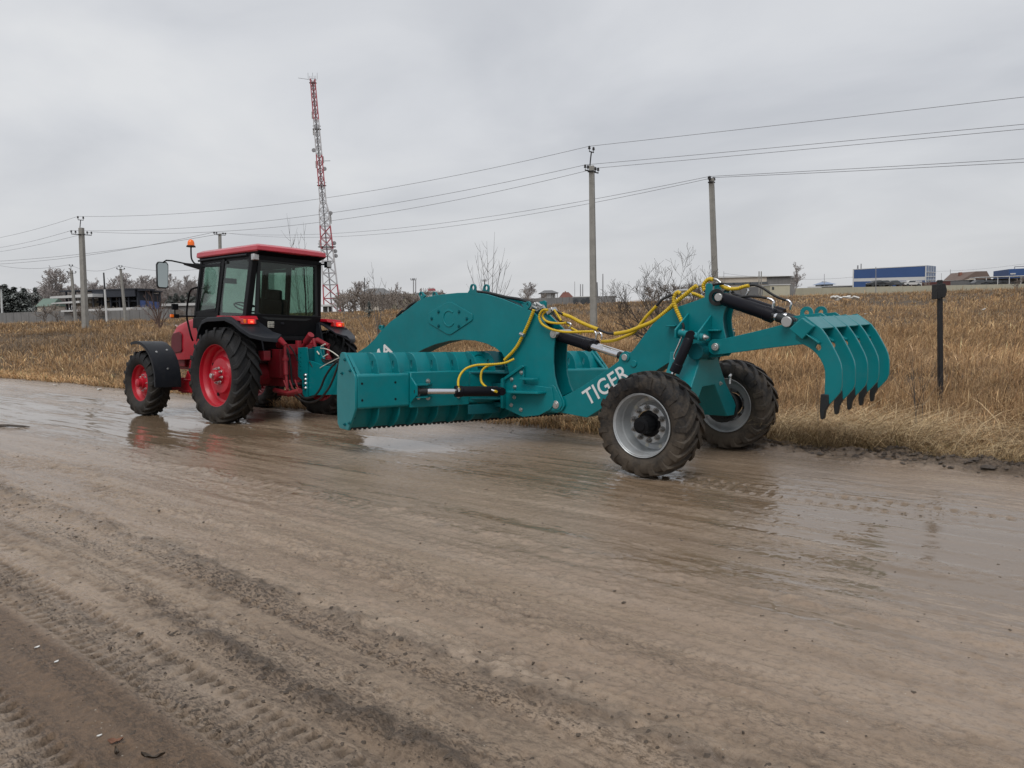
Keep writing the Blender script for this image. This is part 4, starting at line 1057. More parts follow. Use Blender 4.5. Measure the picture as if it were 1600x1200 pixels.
hose(px(0, (1050, 459.5), (1058, 455), (1067, 454), (1075, 453.5)), .018, 'zinc', 'hose_fitting'); hose(px(0, (1088, 446.5), (1095, 446), (1100, 444.5)), .016, 'zinc', 'hose_fitting'); hose(px(0, (1062, 458.5), (1072, 460), (1080, 460)), .014, 'zinc', 'hose_fitting')
hose(px(0, (1113, 436), (1120, 437), (1126, 442)), .013, 'zinc', 'hose_fitting')
for k, (dy, dz) in enumerate([(-.02, 0), (-.06, .6), (.03, .2)]):
    hose(px(dy, (744, 456-dz), (765, 458.5-dz), (790, 464.5-dz), (812, 468-dz), (830, 472+k-dz), (843, 477+k*1.5), (851, 484)), .017, 'hose')
hose(px(.0, (620, 495), (628, 486.5), (634, 484.5), (641, 477), (650, 472)), .020, 'hose')
m = MB()
for (u, v, w, hh, Y) in [(836, 478, .10, .05, .0), (844, 481.5, .09, .06, .02), (862, 486, .10, .055, .05), (829, 482, .06, .05, .06)]:
    m.box(V(u, v, Y=Y), (w, .10, hh), Matrix.Rotation(.5, 3, 'Y'))
for (u0, v0, u1, v1) in [(838, 473, 847, 479), (831, 479, 840, 482), (853, 484.5, 867, 484.2), (824, 487, 831, 489)]: m.cyl(V(u0, v0, Y=.08), V(u1, v1, Y=.08), .016, n=10)
vb = m.build('valve_block', M['zinc'], grader, bevel=.006)
m = MB(); tb = xz([(843, 481), (845, 471), (851, 469.5), (854, 472), (853.5, 483)], -.05); m.prism(tb, -.04, -.06); m.build('valve_lug', M['teal'], grader)
m = MB(); m.tube(px(.185, (813, 521.5), (819, 524)), .026, 8); m.build('hose_clamp', M['zinc'], grader)
# loops towards the tractor
hose(along([(440.6, 539), (447, 546), (449.5, 560), (450, 585), (453, 606), (463, 620), (480, 628.5), (497.5, 624.5), (512, 609), (521, 591), (530, 566)], .35, .2), .0165, 'hose')
hose(along([(442, 536), (450, 549), (454, 570), (456, 593), (462.5, 610), (475, 621.5), (490, 619.5), (500.5, 607), (507.5, 590), (517, 575), (528, 563)], .32, .19), .0165, 'hose')
hose(along([(452, 540), (459, 550), (465, 564)], .3, .19), .012, 'hose'); hose(along([(483, 565), (489, 574), (499, 576), (512, 571), (527, 561)], .16, .05), .009, 'hose')
hose(along([(500, 544), (508, 545), (516, 548), (523, 552.5), (529, 557)], .0, .1), .009, 'pale', 'cable')
hose(along([(500, 575), (510, 569), (520, 564), (530, 559)], .15, .1), .007, 'pale', 'cable')
for k in range(3): hose(along([(502+k, 560+k*2), (512, 563+k*2.2), (530, 560+k*2)], .02*k, .05), .012, 'hose')
for q in [((502, 541), (508, 537.5)), ((495.5, 549), (499, 554)), ((505.5, 557.5), (512, 553.5))]: hose(px(.03, *q), .011, 'pale', 'coupler')

# ------------------------------------------------------------------ ground: value noise helpers
_rng = np.random.default_rng(11)
_tab = _rng.random((256, 256)).astype(np.float32)
def vnoise(x, y, o=0):
    x = np.asarray(x, np.float32)+o*17.3; y = np.asarray(y, np.float32)+o*9.1
    xi = np.floor(x).astype(np.int64); yi = np.floor(y).astype(np.int64)
    fx = x-xi; fy = y-yi; fx = fx*fx*(3-2*fx); fy = fy*fy*(3-2*fy)
    g = lambda a, b: _tab[a & 255, b & 255]
    return (g(xi, yi)*(1-fx)+g(xi+1, yi)*fx)*(1-fy)+(g(xi, yi+1)*(1-fx)+g(xi+1, yi+1)*fx)*fy
def fbm(x, y, oc=4, o=0, gain=.5):
    t = 0; a = 1; n = 0
    for k in range(oc):
        t = t+a*(vnoise(x*2**k, y*2**k, o+k*3)-.5); n += a; a *= gain
    return t/n*2
def sstep(a, b, x):
    t = np.clip((x-a)/(b-a), 0, 1); return t*t*(3-2*t)
def gauss(x, c, w): return np.exp(-((x-c)/w)**2)

EDGE = -1.05
def edge_y(x):                                   # wavy far border of the road
    return EDGE-.30*sstep(2.0, -1.5, x)+.25*sstep(-1.5, -4, x)+.12*fbm(np.asarray(x)*.45, np.asarray(x)*0+3.3, 3, 5)
def terrain(x, y):
    x = np.asarray(x, float); y = np.asarray(y, float)
    r = np.hypot(x-CAMP[0], y-CAMP[1])
    d = np.maximum(EDGE-y, 0); dn = np.maximum(y-14, 0)
    h = 2.0*(1-np.exp(-(r/72)**1.7))*sstep(0, 12, np.maximum(d, dn))
    h = h+1.9*sstep(22, 150, d)
    h = h+.10*fbm(x*.12, y*.12, 3, 8)*sstep(1, 8, np.maximum(d, dn))
    h = h-.10*gauss(d, .5, .8)*sstep(4, 6, x)*sstep(13, 10, x)
    return h
def gz(x, y): return float(terrain(np.array([x]), np.array([y]))[0])

def grid_mesh(name, xs, ys, h, mat, attrs=None):
    nx, ny = len(xs), len(ys)
    Xg, Yg = np.meshgrid(xs, ys, indexing='ij')
    co_ = np.stack([Xg, Yg, h], -1).reshape(-1, 3).astype(np.float32)
    i = np.arange(nx-1)[:, None]*ny+np.arange(ny-1)[None, :]
    q = np.stack([i, i+ny, i+ny+1, i+1], -1).reshape(-1, 4)
    me = bpy.data.meshes.new(name)
    me.vertices.add(len(co_)); me.vertices.foreach_set('co', co_.ravel())
    me.loops.add(q.size); me.loops.foreach_set('vertex_index', q.ravel().astype(np.int32))
    me.polygons.add(len(q)); me.polygons.foreach_set('loop_start', np.arange(0, q.size, 4, dtype=np.int32))
    me.polygons.foreach_set('use_smooth', np.ones(len(q), bool))
    for k, a in (attrs or {}).items():
        at = me.attributes.new(k, 'FLOAT', 'POINT'); at.data.foreach_set('value', a.ravel().astype(np.float32))
    me.update(); me.validate()
    me.materials.append(mat)
    o = bpy.data.objects.new(name, me); col.objects.link(o); return o

# ---- muddy road
def lines(a, b, fine, grow, end):
    v = list(np.arange(a, b, fine)); st = fine
    while v[-1] < end: st *= grow; v.append(v[-1]+st)
    return v
xs = np.array(sorted([-x for x in lines(5.6, 5.61, .1, 1.25, 60)][1:]+list(np.arange(-5.6, -3.6, .0165))+list(np.arange(-3.6, 3.4, .0105))+list(np.arange(3.4, 6.5, .0165))+[6.5+d for d in lines(.0, .02, .0165, 1.016, 190)]))
ys = np.array(list(np.arange(-2.6, 3.6, .0175))+list(np.arange(3.6, 7.5, .0115))+[7.5+d for d in lines(0, .02, .02, 1.2, 9)])
Xg, Yg = np.meshgrid(xs, ys, indexing='ij')
wob = .10*fbm(Xg*.35, Yg*.25, 3, 1)
Yw = Yg+wob
near = sstep(40, 12, Xg)
h = .018*fbm(Xg*.35, Yg*.6, 3, 2)
h += .010*fbm(Xg*.8, Yw*5., 3, 3)                                    # long smears along the road
lump = fbm(Xg*9, Yg*12, 4, 4, .6); fine = fbm(Xg*26, Yg*34, 3, 6, .65)
streak = fbm(Xg*.55, Yw*11, 4, 9)
rough = .20+.75*sstep(3.1, 4.5, Yw+.35*fbm(Xg*.6, Yg*.6, 2, 12))*(1-.75*gauss(Yw, 5.68, .07))*(1-.85*sstep(6.02, 6.08, Yw)*sstep(6.5, 6.4, Yw))
patch = sstep(-.12, .28, .75*fbm(Xg*.16, Yw*3.4, 3, 14)+.5*fbm(Xg*.9, Yw*2.6, 4, 15))
rough = rough*(.35+.65*patch)+.0
pits = np.minimum(0, lump+.12)
h += (.013*lump+.024*pits)*rough*1.15+.0095*fine*(.22+rough)
h += .012*streak*sstep(2.2, 4.2, Yw)
# crumbled ridges along the wheel tracks
def ridge(c, w, amp, x0=-99, x1=99, o=20):
    e = gauss(Yw+.05*fbm(Xg*1.3, Yg*0, 3, o), c, w)*sstep(x0-.8, x0+.4, Xg)*sstep(x1+.8, x1-.4, Xg)
    cl = fbm(Xg*7, Yg*9, 3, o+1, .65)
    return amp*e*np.maximum(0, .5+1.25*cl), e
r1, e1 = ridge(4.98, .10, .034, -4, 6, 21)
r2, e2 = ridge(5.56, .07, .044, -4.5, .1, 24)
r3, e3 = ridge(4.45, .08, .024, -6, 4, 27)
r4, e4 = ridge(3.35, .10, .018, -6, 8, 29)
h += r1+r2+r3+r4
h -= .028*gauss(Yw, 5.66, .05)*sstep(.3, -.8, Xg)*sstep(-5, -3.5, Xg)*(.5+.7*patch)
# fresh tread prints: slanted bars pressed along two tracks
def tread(c, w, x0, x1, amp, per, sl, o):
    e = sstep(w, w*.75, np.abs(Yw-c))*sstep(x0-.5, x0+.5, Xg)*sstep(x1+.5, x1-.5, Xg)
    ph = np.sin(2*pi*(Xg/per+(Yw-c)*sl)+2*fbm(Xg*3, Yg*3, 2, o))
    edge = gauss(np.abs(Yw-c), w*.86, w*.24)
    return -amp*e*np.clip(.10+.9*edge+.45*fbm(Xg*5, Yg*6, 3, o+2), 0, 1)*(.65+.7*np.clip(fbm(Xg*1.1, Yg*.5, 2, o+4)+.3, 0, 1))*sstep(-.15, .5, ph), e
t1_, te1 = tread(5.88, .155, -3.0, 2.4, .034, .088, 1.6, 31)
t2_, te2 = tread(6.60, .22, -2.5, 1.2, .034, .10, 1.5, 33)
t3_, te3 = tread(5.25, .15, -4.0, 4.5, .014, .10, 1.7, 35)
t4_, te4 = tread(.93, .20, -4.6, -.25, .022, .12, 1.3, 61)
t5_, te5 = tread(-.90, .20, -4.6, -.25, .022, .12, 1.3, 63)
h += t1_+t2_+t3_+t4_+t5_
h -= .012*te1+.01*te2
# churned mud by the verge on the far side
vm = sstep(edge_y(Xg)+.75, edge_y(Xg)+.05, Yg+.25*fbm(Xg*1.5, Yg*1.5, 3, 39))*sstep(1.6, -.2, Xg)
h += vm*(.13*np.maximum(0, fbm(Xg*2.4, Yg*6.5, 4, 40, .6)+.10)+.02*lump)
vl = sstep(EDGE+.75, EDGE+.05, Yg)*sstep(.5, 2.5, Xg)
h += vl*(.028*fbm(Xg*2.2, Yg*6, 4, 43, .6)+.008*lump)
h -= .10*sstep(-.35, -.85, Yg)*sstep(5, 6.2, Xg)*sstep(12.5, 11, Xg)
h -= .25*sstep(edge_y(Xg)-.12, edge_y(Xg)-.75, Yg)
contact_shade = 0
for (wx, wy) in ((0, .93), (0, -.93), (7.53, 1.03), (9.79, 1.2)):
    q = np.hypot((Xg-wx)/.30, (Yg-wy)/.30); contact_shade = contact_shade+np.exp(-(q/1.15)**4)  # contact shadow under each wheel, painted into the mud colour
    h = h+.022*np.exp(-((q-1.0)/.28)**2)*(.5+.9*np.maximum(0, fbm(Xg*8, Yg*8, 3, 71)))
# flatten where the wheels stand
for (wx, wy) in ((0, .93), (0, -.93), (7.53, 1.03), (9.79, 1.2)):
    k = np.clip(1.6*gauss(Xg, wx, .17)*gauss(Yg, wy, .20), 0, 1); h = h*(1-.9*k)-.004*k
# wetness
wet = .50-.12*sstep(4.2, 5.4, Yw)+.46*sstep(-.6, .3, Yw)*sstep(4.9, 2.8, Yw)
wet += .30*fbm(Xg*.16, Yw*1.5, 4, 50)+.20*fbm(Xg*.22, Yw*5.5, 3, 55)+.10*streak+.10*fbm(Xg*.8, Yw*1.6, 3, 57)
wet += .36*gauss(Yw, 1.9, 1.1)*sstep(4.0, 7.5, Xg)                    # long sheet of water on the left
wet += .55*gauss(Yw, 1.05, .30)*gauss(Xg, 3.6, .9)+.20*gauss(Yw, .93, .33)*gauss(Xg, -.15, .5)+.16*gauss(Yw, 1.6, .5)*gauss(Xg, .6, 1.2)
wet += .18*gauss(Yw, .35, .35)*gauss(Xg, 5.6, 1.6)+.44*gauss(Yw, 1.9, 1.4)*gauss(Xg, -3.0, 2.0)
wet += .14*gauss(Yw, 4.72, .14)+.16*gauss(Yw, 5.70, .06)*sstep(.5, 2, Xg)
wet -= .5*sstep(6.03, 6.12, Yw)*sstep(6.45, 6.32, Yw)*1.0
wet -= .10*np.clip((h-.012)*30, 0, 1)
wet = wet-.12*vm
pud = sstep(1.15, 1.4, wet)
h = h*(1-.93*pud)-.006*pud
tone = np.clip(sstep(6.00, 6.10, Yw)*sstep(6.5, 6.38, Yw)+.9*sstep(6.75, 6.85, Yw)+.25*fbm(Xg*.7, Yg*1.4, 3, 60), 0, 1)
dark = np.clip(vm*1.15+vl*.55+1.0*(e2*np.clip(r2*60, 0, 1))+.6*(e1*np.clip(r1*60, 0, 1))+.25*te1+.22*te2+1.1*np.clip(-(pits+.02)*3.2, 0, .6)*rough+.5*np.clip(-(fine+.12)*2, 0, .6)*(.3+rough)+np.clip(-(t1_+t2_+t4_+t5_)*26, 0, .8)+.75*np.clip(contact_shade, 0, 1), 0, 1)  # damp dark mud; shade in pits and under wheels is painted in too

m, N, L, bs = nmat('wet_mud_road')
def attr(n): a = N.new('ShaderNodeAttribute'); a.attribute_name = n; return a.outputs['Fac']
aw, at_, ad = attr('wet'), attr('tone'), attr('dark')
nA = noise(N, L, 1.6, 8, .7, stretch=(.16, 2.0, 1)); nB = noise(N, L, 28, 7, .75); nC = noise(N, L, 6, 7, .68, stretch=(.22, 1.9, 1)); nD = noise(N, L, 140, 4, .7)
dry = ramp(N, L, nA, [(.28, (.22, .156, .106)), (.5, (.365, .272, .192)), (.72, (.485, .382, .288))])
dry = mix(N, L, ramp(N, L, nB, [(.34, .65), (.50, 0)]), dry, (.135, .10, .074))
brown = mix(N, L, ramp(N, L, nB, [(.4, .6), (.6, 0)]), (.205, .130, .076), (.09, .060, .038))
base = mix(N, L, at_, dry, brown)
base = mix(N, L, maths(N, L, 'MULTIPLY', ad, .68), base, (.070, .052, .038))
wv = maths(N, L, 'ADD', aw, maths(N, L, 'MULTIPLY', maths(N, L, 'SUBTRACT', nC, .5), .95))
wv = maths(N, L, 'ADD', wv, maths(N, L, 'MULTIPLY', maths(N, L, 'SUBTRACT', nB, .5), .25))
wv = maths(N, L, 'MULTIPLY', wv, .72)
wf = ramp(N, L, wv, [(.22, 0), (.54, 1)])
base = mix(N, L, maths(N, L, 'MULTIPLY', wf, .45), base, (.215, .156, .108))
nG = noise(N, L, 24, 5, .7, stretch=(.32, 1.5, 1)); nH = noise(N, L, 7, 4, .6, stretch=(.25, 1.6, 1))
wg = maths(N, L, 'ADD', wv, maths(N, L, 'MULTIPLY', maths(N, L, 'SUBTRACT', nG, .5), .55))
wg = maths(N, L, 'ADD', wg, maths(N, L, 'MULTIPLY', maths(N, L, 'SUBTRACT', nH, .5), .30))
pf = ramp(N, L, wg, [(.74, 0), (.84, 1)])
base = mix(N, L, maths(N, L, 'MULTIPLY', pf, .8), base, (.165, .115, .072))
nE = noise(N, L, 58, 5, .75, stretch=(.6, 1.6, 1)); nF = noise(N, L, 2.2, 6, .65, stretch=(.12, 2.2, 1))
fl = maths(N, L, 'MULTIPLY', ramp(N, L, nE, [(.51, 0), (.575, 1)]), ramp(N, L, nF, [(.42, 0), (.60, .85)]))
fl = maths(N, L, 'MULTIPLY', fl, maths(N, L, 'SUBTRACT', 1, maths(N, L, 'MULTIPLY', wf, .7)))
base = mix(N, L, fl, base, (.075, .055, .040))
speck = noise(N, L, 95, 2, .5)
base = mix(N, L, ramp(N, L, speck, [(.70, 0), (.73, .55)]), base, (.36, .31, .25))
L.new(base, bs.inputs['Base Color'])
ro = ramp(N, L, wg, [(.12, .55), (.32, .32), (.50, .19), (.72, .13), (.92, .07)])
L.new(ro, bs.inputs['Roughness']); bs.inputs['IOR'].default_value = 1.5
hgt = maths(N, L, 'SUBTRACT', maths(N, L, 'ADD', maths(N, L, 'MULTIPLY', nB, .8), maths(N, L, 'MULTIPLY', nD, .4)), maths(N, L, 'MULTIPLY', fl, .35))
bp_ = bump(N, L, bs, hgt, .5, .03)
L.new(maths(N, L, 'MULTIPLY', maths(N, L, 'SUBTRACT', 1.02, maths(N, L, 'MAXIMUM', pf, maths(N, L, 'MULTIPLY', wf, .74))), .8), bp_.inputs['Strength'])
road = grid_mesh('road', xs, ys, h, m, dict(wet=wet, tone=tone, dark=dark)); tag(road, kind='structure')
from bisect import bisect
def road_h(x, y):
    i = min(max(bisect(xs, x)-1, 0), len(xs)-1); j = min(max(bisect(ys, y)-1, 0), len(ys)-1); return float(h[i, j])

# ---- field ground
m, N, L, bs = nmat('field_soil')
g1 = noise(N, L, .35, 8, .7, 'Position'); g2 = noise(N, L, 3.5, 8, .75, 'Position')
gc = ramp(N, L, g1, [(.3, (.075, .052, .032)), (.5, (.115, .080, .047)), (.7, (.155, .112, .066))])
gc = mix(N, L, ramp(N, L, g2, [(.4, .7), (.62, 0)]), gc, (.045, .033, .022))
L.new(gc, bs.inputs['Base Color']); bs.inputs['Roughness'].default_value = .95
bump(N, L, bs, g2, .8, .08)
fx = np.array([-1500, -900, -500, -300, -200, -140, -100, -70]+list(np.arange(-50, 130, 1.1))+[140, 160, 190, 230, 280, 350, 450, 600, 900, 1500, 2500])
fy = np.array([-2500, -1500, -900, -600, -450, -350, -280, -230, -190, -160, -140, -125]+list(np.arange(-115, -12, 1.2))+list(np.arange(-12, 16, .4))+[17, 19, 22, 27, 35, 50, 80, 150, 400, 1200])
FX, FY = np.meshgrid(fx, fy, indexing='ij')
fh = terrain(FX, FY)
fh = fh-.22*sstep(EDGE-.55, EDGE-.05, FY)*sstep(16.2, 15.2, FY)
field = grid_mesh('field', fx, fy, fh, m); tag(field, kind='structure')

# ---- dry grass
m, N, L, bs = nmat('dry_grass_blades')
a = N.new('ShaderNodeAttribute'); a.attribute_name = 'tint'
L.new(a.outputs['Color'], bs.inputs['Base Color']); bs.inputs['Roughness'].default_value = .75
bs.inputs['Specular IOR Level'].default_value = .25
M['grass'] = m
rg = np.random.default_rng(5)
PAL = np.array([(.265, .175, .092), (.34, .238, .130), (.175, .112, .060), (.42, .32, .19), (.225, .160, .098), (.120, .082, .050), (.30, .215, .125), (.24, .145, .070)])
def blades(px_, py_, pz_, hh, wd, lean, az, colr, plume=None):
    n = len(px_)
    ts = np.array([0, .38, .74, 1.0]); K = 4
    dirx, diry = np.cos(az), np.sin(az)
    fa = rg.random(n)*2*pi                                      # facing of the blade's flat side
    wx, wy = np.cos(fa), np.sin(fa)
    P = np.zeros((n, 7, 3), np.float32)
    for k, t in enumerate(ts):
        hx = hh*lean*t**1.7; hz_ = hh*(t-.45*np.minimum(lean, 1.25)*t*t)
        cx_, cy_, cz_ = px_+dirx*hx, py_+diry*hx, pz_+np.maximum(hz_, .004+.03*t)
        if k < 3:
            w_ = wd*(1-.45*t) if plume is None else wd*np.where(plume, [.45, .5, 1.5][k], 1-.45*t)
            P[:, 2*k] = np.stack([cx_-wx*w_/2, cy_-wy*w_/2, cz_], -1); P[:, 2*k+1] = np.stack([cx_+wx*w_/2, cy_+wy*w_/2, cz_], -1)
        else: P[:, 6] = np.stack([cx_, cy_, cz_], -1)
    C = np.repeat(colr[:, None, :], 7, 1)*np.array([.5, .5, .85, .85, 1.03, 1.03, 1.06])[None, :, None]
    return P, C
def grass_object(name, parts, label=None):
    P = np.concatenate([p for p, c in parts]); C = np.concatenate([c for p, c in parts]); n = len(P)
    me = bpy.data.meshes.new(name); me.vertices.add(n*7); me.vertices.foreach_set('co', P.astype(np.float32).ravel())
    pat = np.array([0, 1, 3, 2, 2, 3, 5, 4, 4, 5, 6]); li = (np.arange(n)[:, None]*7+pat[None]).ravel()
    me.loops.add(len(li)); me.loops.foreach_set('vertex_index', li.astype(np.int32))
    st = (np.arange(n)[:, None]*11+np.array([0, 4, 8])[None]).ravel()
    me.polygons.add(len(st)); me.polygons.foreach_set('loop_start', st.astype(np.int32))
    me.polygons.foreach_set('use_smooth', np.ones(len(st), bool))
    ca = me.attributes.new('tint', 'FLOAT_COLOR', 'POINT')
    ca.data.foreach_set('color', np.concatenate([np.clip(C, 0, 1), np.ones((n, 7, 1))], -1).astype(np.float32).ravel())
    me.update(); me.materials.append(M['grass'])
    o = bpy.data.objects.new(name, me); col.objects.link(o)
    tag(o, label, None, None, 'stuff'); return o
def scatter(n, r0, r1, power=1.0, tuft=7, spread=.05):
    """random spots in the field, thinning out with distance from the road-side viewpoint"""
    n = n//tuft; u = rg.random(n); r = r0*(r1/r0)**(u**power)
    az = radians(-50.1)+rg.uniform(-.86, .86, n)            # sector of the field that faces the road bend
    x = CAMP[0]+r*np.cos(az); y = CAMP[1]+r*np.sin(az)
    x = np.repeat(x, tuft); y = np.repeat(y, tuft); n = len(x); s_ = np.repeat(rg.uniform(.4, 1.7, n//tuft), tuft)*spread
    ox = rg.normal(0, 1, n)*s_; oy = rg.normal(0, 1, n)*s_; tid = np.repeat(rg.random(n//tuft), tuft); x = x+ox; y = y+oy
    k = y < edge_y(x)-.05
    return x[k], y[k], tid[k], np.arctan2(oy, ox)[k]
def tint(x, y, n):
    c = np.array([1.78, 1.67, 1.58])*PAL[rg.choice(len(PAL), n, p=[.2, .16, .14, .07, .15, .09, .11, .08])]
    z = fbm(x*.16, y*.16, 4, 70); z2 = fbm(x*.5, y*.5, 3, 75)
    f = np.clip(1.0+.55*z+.35*z2, .45, 1.6)[:, None]
    c = c*f
    gr = sstep(.15, .5, fbm(x*.09, y*.09, 3, 80))[:, None]*.45                # greyer, weedier patches
    c = c*(1-gr)+np.array([.26, .20, .145])*gr
    nearb = sstep(1.6, .2, edge_y(x)-y)[:, None]*sstep(3, 0, x)[:, None]*.55                 # straw along the verge
    c = c*(1-nearb)+np.array([.47, .365, .20])*nearb*rg.uniform(.6, 1.2, (n, 1))
    grn = (rg.random(n) < .10*sstep(2.5, .2, edge_y(x)-y))[:, None]
    c = np.where(grn, np.array([.10, .105, .035]), c)
    return c*rg.uniform(.80, 1.18, (n, 1))
parts = []
for (n, r0, r1, wm, hm) in ((250000, 6.5, 15, .72, .95), (230000, 14, 32, 1.2, .95), (170000, 30, 70, 2.4, .95), (90000, 66, 150, 5.5, 1.0)):
    x, y, tid, oa = scatter(n, r0, r1, .8, 8, .055*(1 if r0 < 20 else 2.5)); k = len(x)
    d = edge_y(x)-y
    clump = np.clip(.85+.55*fbm(x*.8, y*.8, 3, 90)+.3*fbm(x*.2, y*.2, 2, 93), .35, 1.5)
    tall = .13+.42*sstep(.1, 3.6, d+.9*fbm(x*.7, y*.7, 3, 95)); tall = tall*(1-.45*sstep(.05, .4, fbm(x*.33, y*.33, 3, 97))); tall = np.where(x > 4, np.maximum(tall, .30*sstep(0, .6, d)), tall)
    hh = hm*tall*clump*rg.uniform(.45, 1.2, k)*(.6+.75*tid)
    lodge = sstep(2.4, .4, d)*sstep(5, 1, x)
    lean = np.clip(np.abs(rg.normal(.55, .5, k))+lodge*rg.uniform(.0, 1.2, k), .02, 1.9)
    hh = hh*(1+.8*lodge)
    az = np.where(rg.random(k) < .6, oa+rg.normal(0, .5, k), rg.normal(2.6, .8, k))
    plume = rg.random(k) < .16
    wd = wm*rg.uniform(.0035, .0085, k)*np.where(plume, 1.3, 1)
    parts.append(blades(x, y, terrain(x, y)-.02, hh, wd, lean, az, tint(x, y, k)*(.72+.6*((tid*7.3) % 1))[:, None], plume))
# matted straw lying along the verge
n = 13000; x = rg.uniform(-6.5, 2.2, n); y = edge_y(x)-np.abs(rg.normal(.30, .60, n))-.35*np.clip(fbm(x*1.3, x*0, 3, 111)+.1, -.4, 1); kk = fbm(x*1.1, y*2.2, 3, 115) > -.12; x = x[kk]; y = y[kk]; k = len(x)
parts.append(blades(x, y, terrain(x, y)+rg.uniform(-.02, .05, k), rg.uniform(.2, .8, k), rg.uniform(.003, .008, k), rg.uniform(.7, 1.8, k), np.where(rg.random(k) < .45, rg.normal(pi, .7, k), rg.uniform(0, 6.28, k)), PAL[rg.choice([1, 3, 3, 6], k)]*rg.uniform(.7, 1.9, (k, 1))))
n = 14000; x = rg.uniform(1.5, 34, n); y = edge_y(x)+.12-np.abs(rg.normal(.1, .35, n)); k = n
parts.append(blades(x, y, terrain(x, y)-.02, rg.uniform(.08, .28, k), rg.uniform(.004, .012, k)*(1+x/22), rg.uniform(.1, 1.2, k), rg.uniform(0, 6.28, k), tint(x, y, k)*1.1))
grass_object('dry_grass', parts)

# ---- crumbs and clods of mud, gravel
def clods(name, spots, mat, flat=.6):
    mb = MB(); rnd = random.Random(3)
    base = [(1, 0, 0), (.3, .9, 0), (-.8, .6, 0), (-.8, -.6, 0), (.3, -.9, 0), (.55, .25, .8), (-.35, .45, .9), (-.2, -.55, .75)]
    fs = [(0, 1, 5), (1, 6, 5), (1, 2, 6), (2, 3, 6), (3, 7, 6), (3, 4, 7), (4, 0, 7), (0, 5, 7), (5, 6, 7)]
    for (x, y, z, s) in spots:
        a = rnd.uniform(0, 6.28); ca, sa = cos(a), sin(a); e = rnd.uniform(.6, 1.6)
        vs = []
        for (px_, py_, pz_) in base:
            j = rnd.uniform(.7, 1.25); u, v = px_*j*e, py_*j; vs.append((x+(u*ca-v*sa)*s, y+(u*sa+v*ca)*s, z-.25*s+pz_*s*flat*rnd.uniform(.6, 1.3)))
        mb.add(vs, fs)
    o = mb.build(name, mat, smooth=50); tag(o, kind='stuff'); return o
M['clod'] = plain('dark_mud_clod', (.080, .062, .048), .5, .4, 14, bumps=.8, bscale=60)
M['crumb'] = plain('mud_crumb', (.075, .056, .040), .7, .45, 20, bumps=.6, bscale=60)
M['grit'] = plain('pale_grit', (.38, .34, .28), .8, .3, 20)
rc = random.Random(8); sp_ = []
for k in range(1500):
    x = rc.uniform(-6, 1.2); y = float(edge_y(np.array([x]))[0])+abs(rc.gauss(.0, .20))-.16; sp_.append((x, y, max(road_h(x, y), float(terrain(np.array([x]), np.array([y]))[0])-.06)+.005, rc.choice([.010, .014, .02, .03, .04])*rc.uniform(.6, 1.3)))
for k in range(260):
    x = rc.uniform(1.2, 24); y = EDGE+abs(rc.gauss(.05, .3)); sp_.append((x, y, road_h(x, y), rc.uniform(.008, .03)))
clods('mud_clods', sp_, M['clod'])
sp_ = []
for k in range(4200):
    t = rc.random()
    if t < .22: y = rc.gauss(4.98, .14); x = rc.uniform(-4, 5)
    elif t < .42: y = rc.gauss(5.57, .09); x = rc.uniform(-3.4, .2)
    elif t < .55: y = rc.gauss(5.88, .16); x = rc.uniform(-3, 2)
    else: x = rc.uniform(-4, 8); y = rc.uniform(.2, 6.9)
    sp_.append((x, y, road_h(x, y), rc.choice([.003, .004, .006, .008, .013])*rc.uniform(.6, 1.3)))
clods('mud_crumbs', sp_, M['crumb'])
sp_ = []
for k in range(420):
    x = rc.uniform(-3, 2); y = rc.gauss(6.3, .35) if rc.random() < .7 else rc.uniform(3, 6); sp_.append((x, y, road_h(x, y), rc.uniform(.0018, .0048)))
clods('grit', sp_, M['grit'], .4)

# ------------------------------------------------------------------ litter
def scrap(name, u, v, size, mat, label, cat, seed, curl=.4, asp=.6):
    p = V(u, v, Z=0); z = road_h(p.x, p.y); r = random.Random(seed); mb = MB(); nx = 7; vs = []
    a = r.uniform(0, 6.28); rot = Matrix.Rotation(a, 3, 'Z')
    for i in range(nx):
        t = i/(nx-1)-.5; w_ = asp*size*(1-(2*t)**2*.8)*r.uniform(.7, 1.1)
        for s_ in (-1, 0, 1):
            vs.append(rot @ Vector((t*size, s_*w_/2, .006+curl*size*(t*t*1.6+.25*abs(s_)*r.uniform(.2, 1.2)))))
    fs = []
    for i in range(nx-1):
        for k in range(2): fs.append((i*3+k, i*3+k+1, i*3+k+4, i*3+k+3))
    mb.add(vs+[q+Vector((0, 0, -.0025)) for q in vs], fs+[tuple(i+nx*3 for i in reversed(f)) for f in fs])
    o = mb.build(name, mat, smooth=80); o.location = (p.x, p.y, z); tag(o, label, cat); return o
scrap('fallen_leaf', 180, 1156, .055, M['leaf'], 'curled reddish brown leaf on the brown mud near the bottom left corner', 'leaf', 1)
scrap('fallen_leaf', 182, 1174, .05, M['leaf_dark'], 'dark rolled leaf just below the curled reddish leaf', 'leaf', 2, .8, .35)
scrap('fallen_leaf', 240, 1186, .085, M['leaf_dark'], 'long dark rolled leaf right of the reddish leaf', 'leaf', 5, .5, .2)
scrap('paper_scrap', 155, 1149-3, .02, M['paper'], 'tiny white scrap on the brown mud just above the reddish leaf', 'litter', 4, .1)
scrap('paper_scrap', 58, 1011, .028, M['paper'], 'pale torn scrap beside the tyre print at the far left', 'litter', 6, .2)
scrap('paper_scrap', 88, 1033, .026, M['paper'], 'flat pale scrap right of the torn scrap by the tyre print', 'litter', 7, .1)
scrap('paper_scrap', 156, 609.5, .22, M['paper'], 'crumpled white paper lying on the road edge left of the tractor', 'litter', 9, .25)
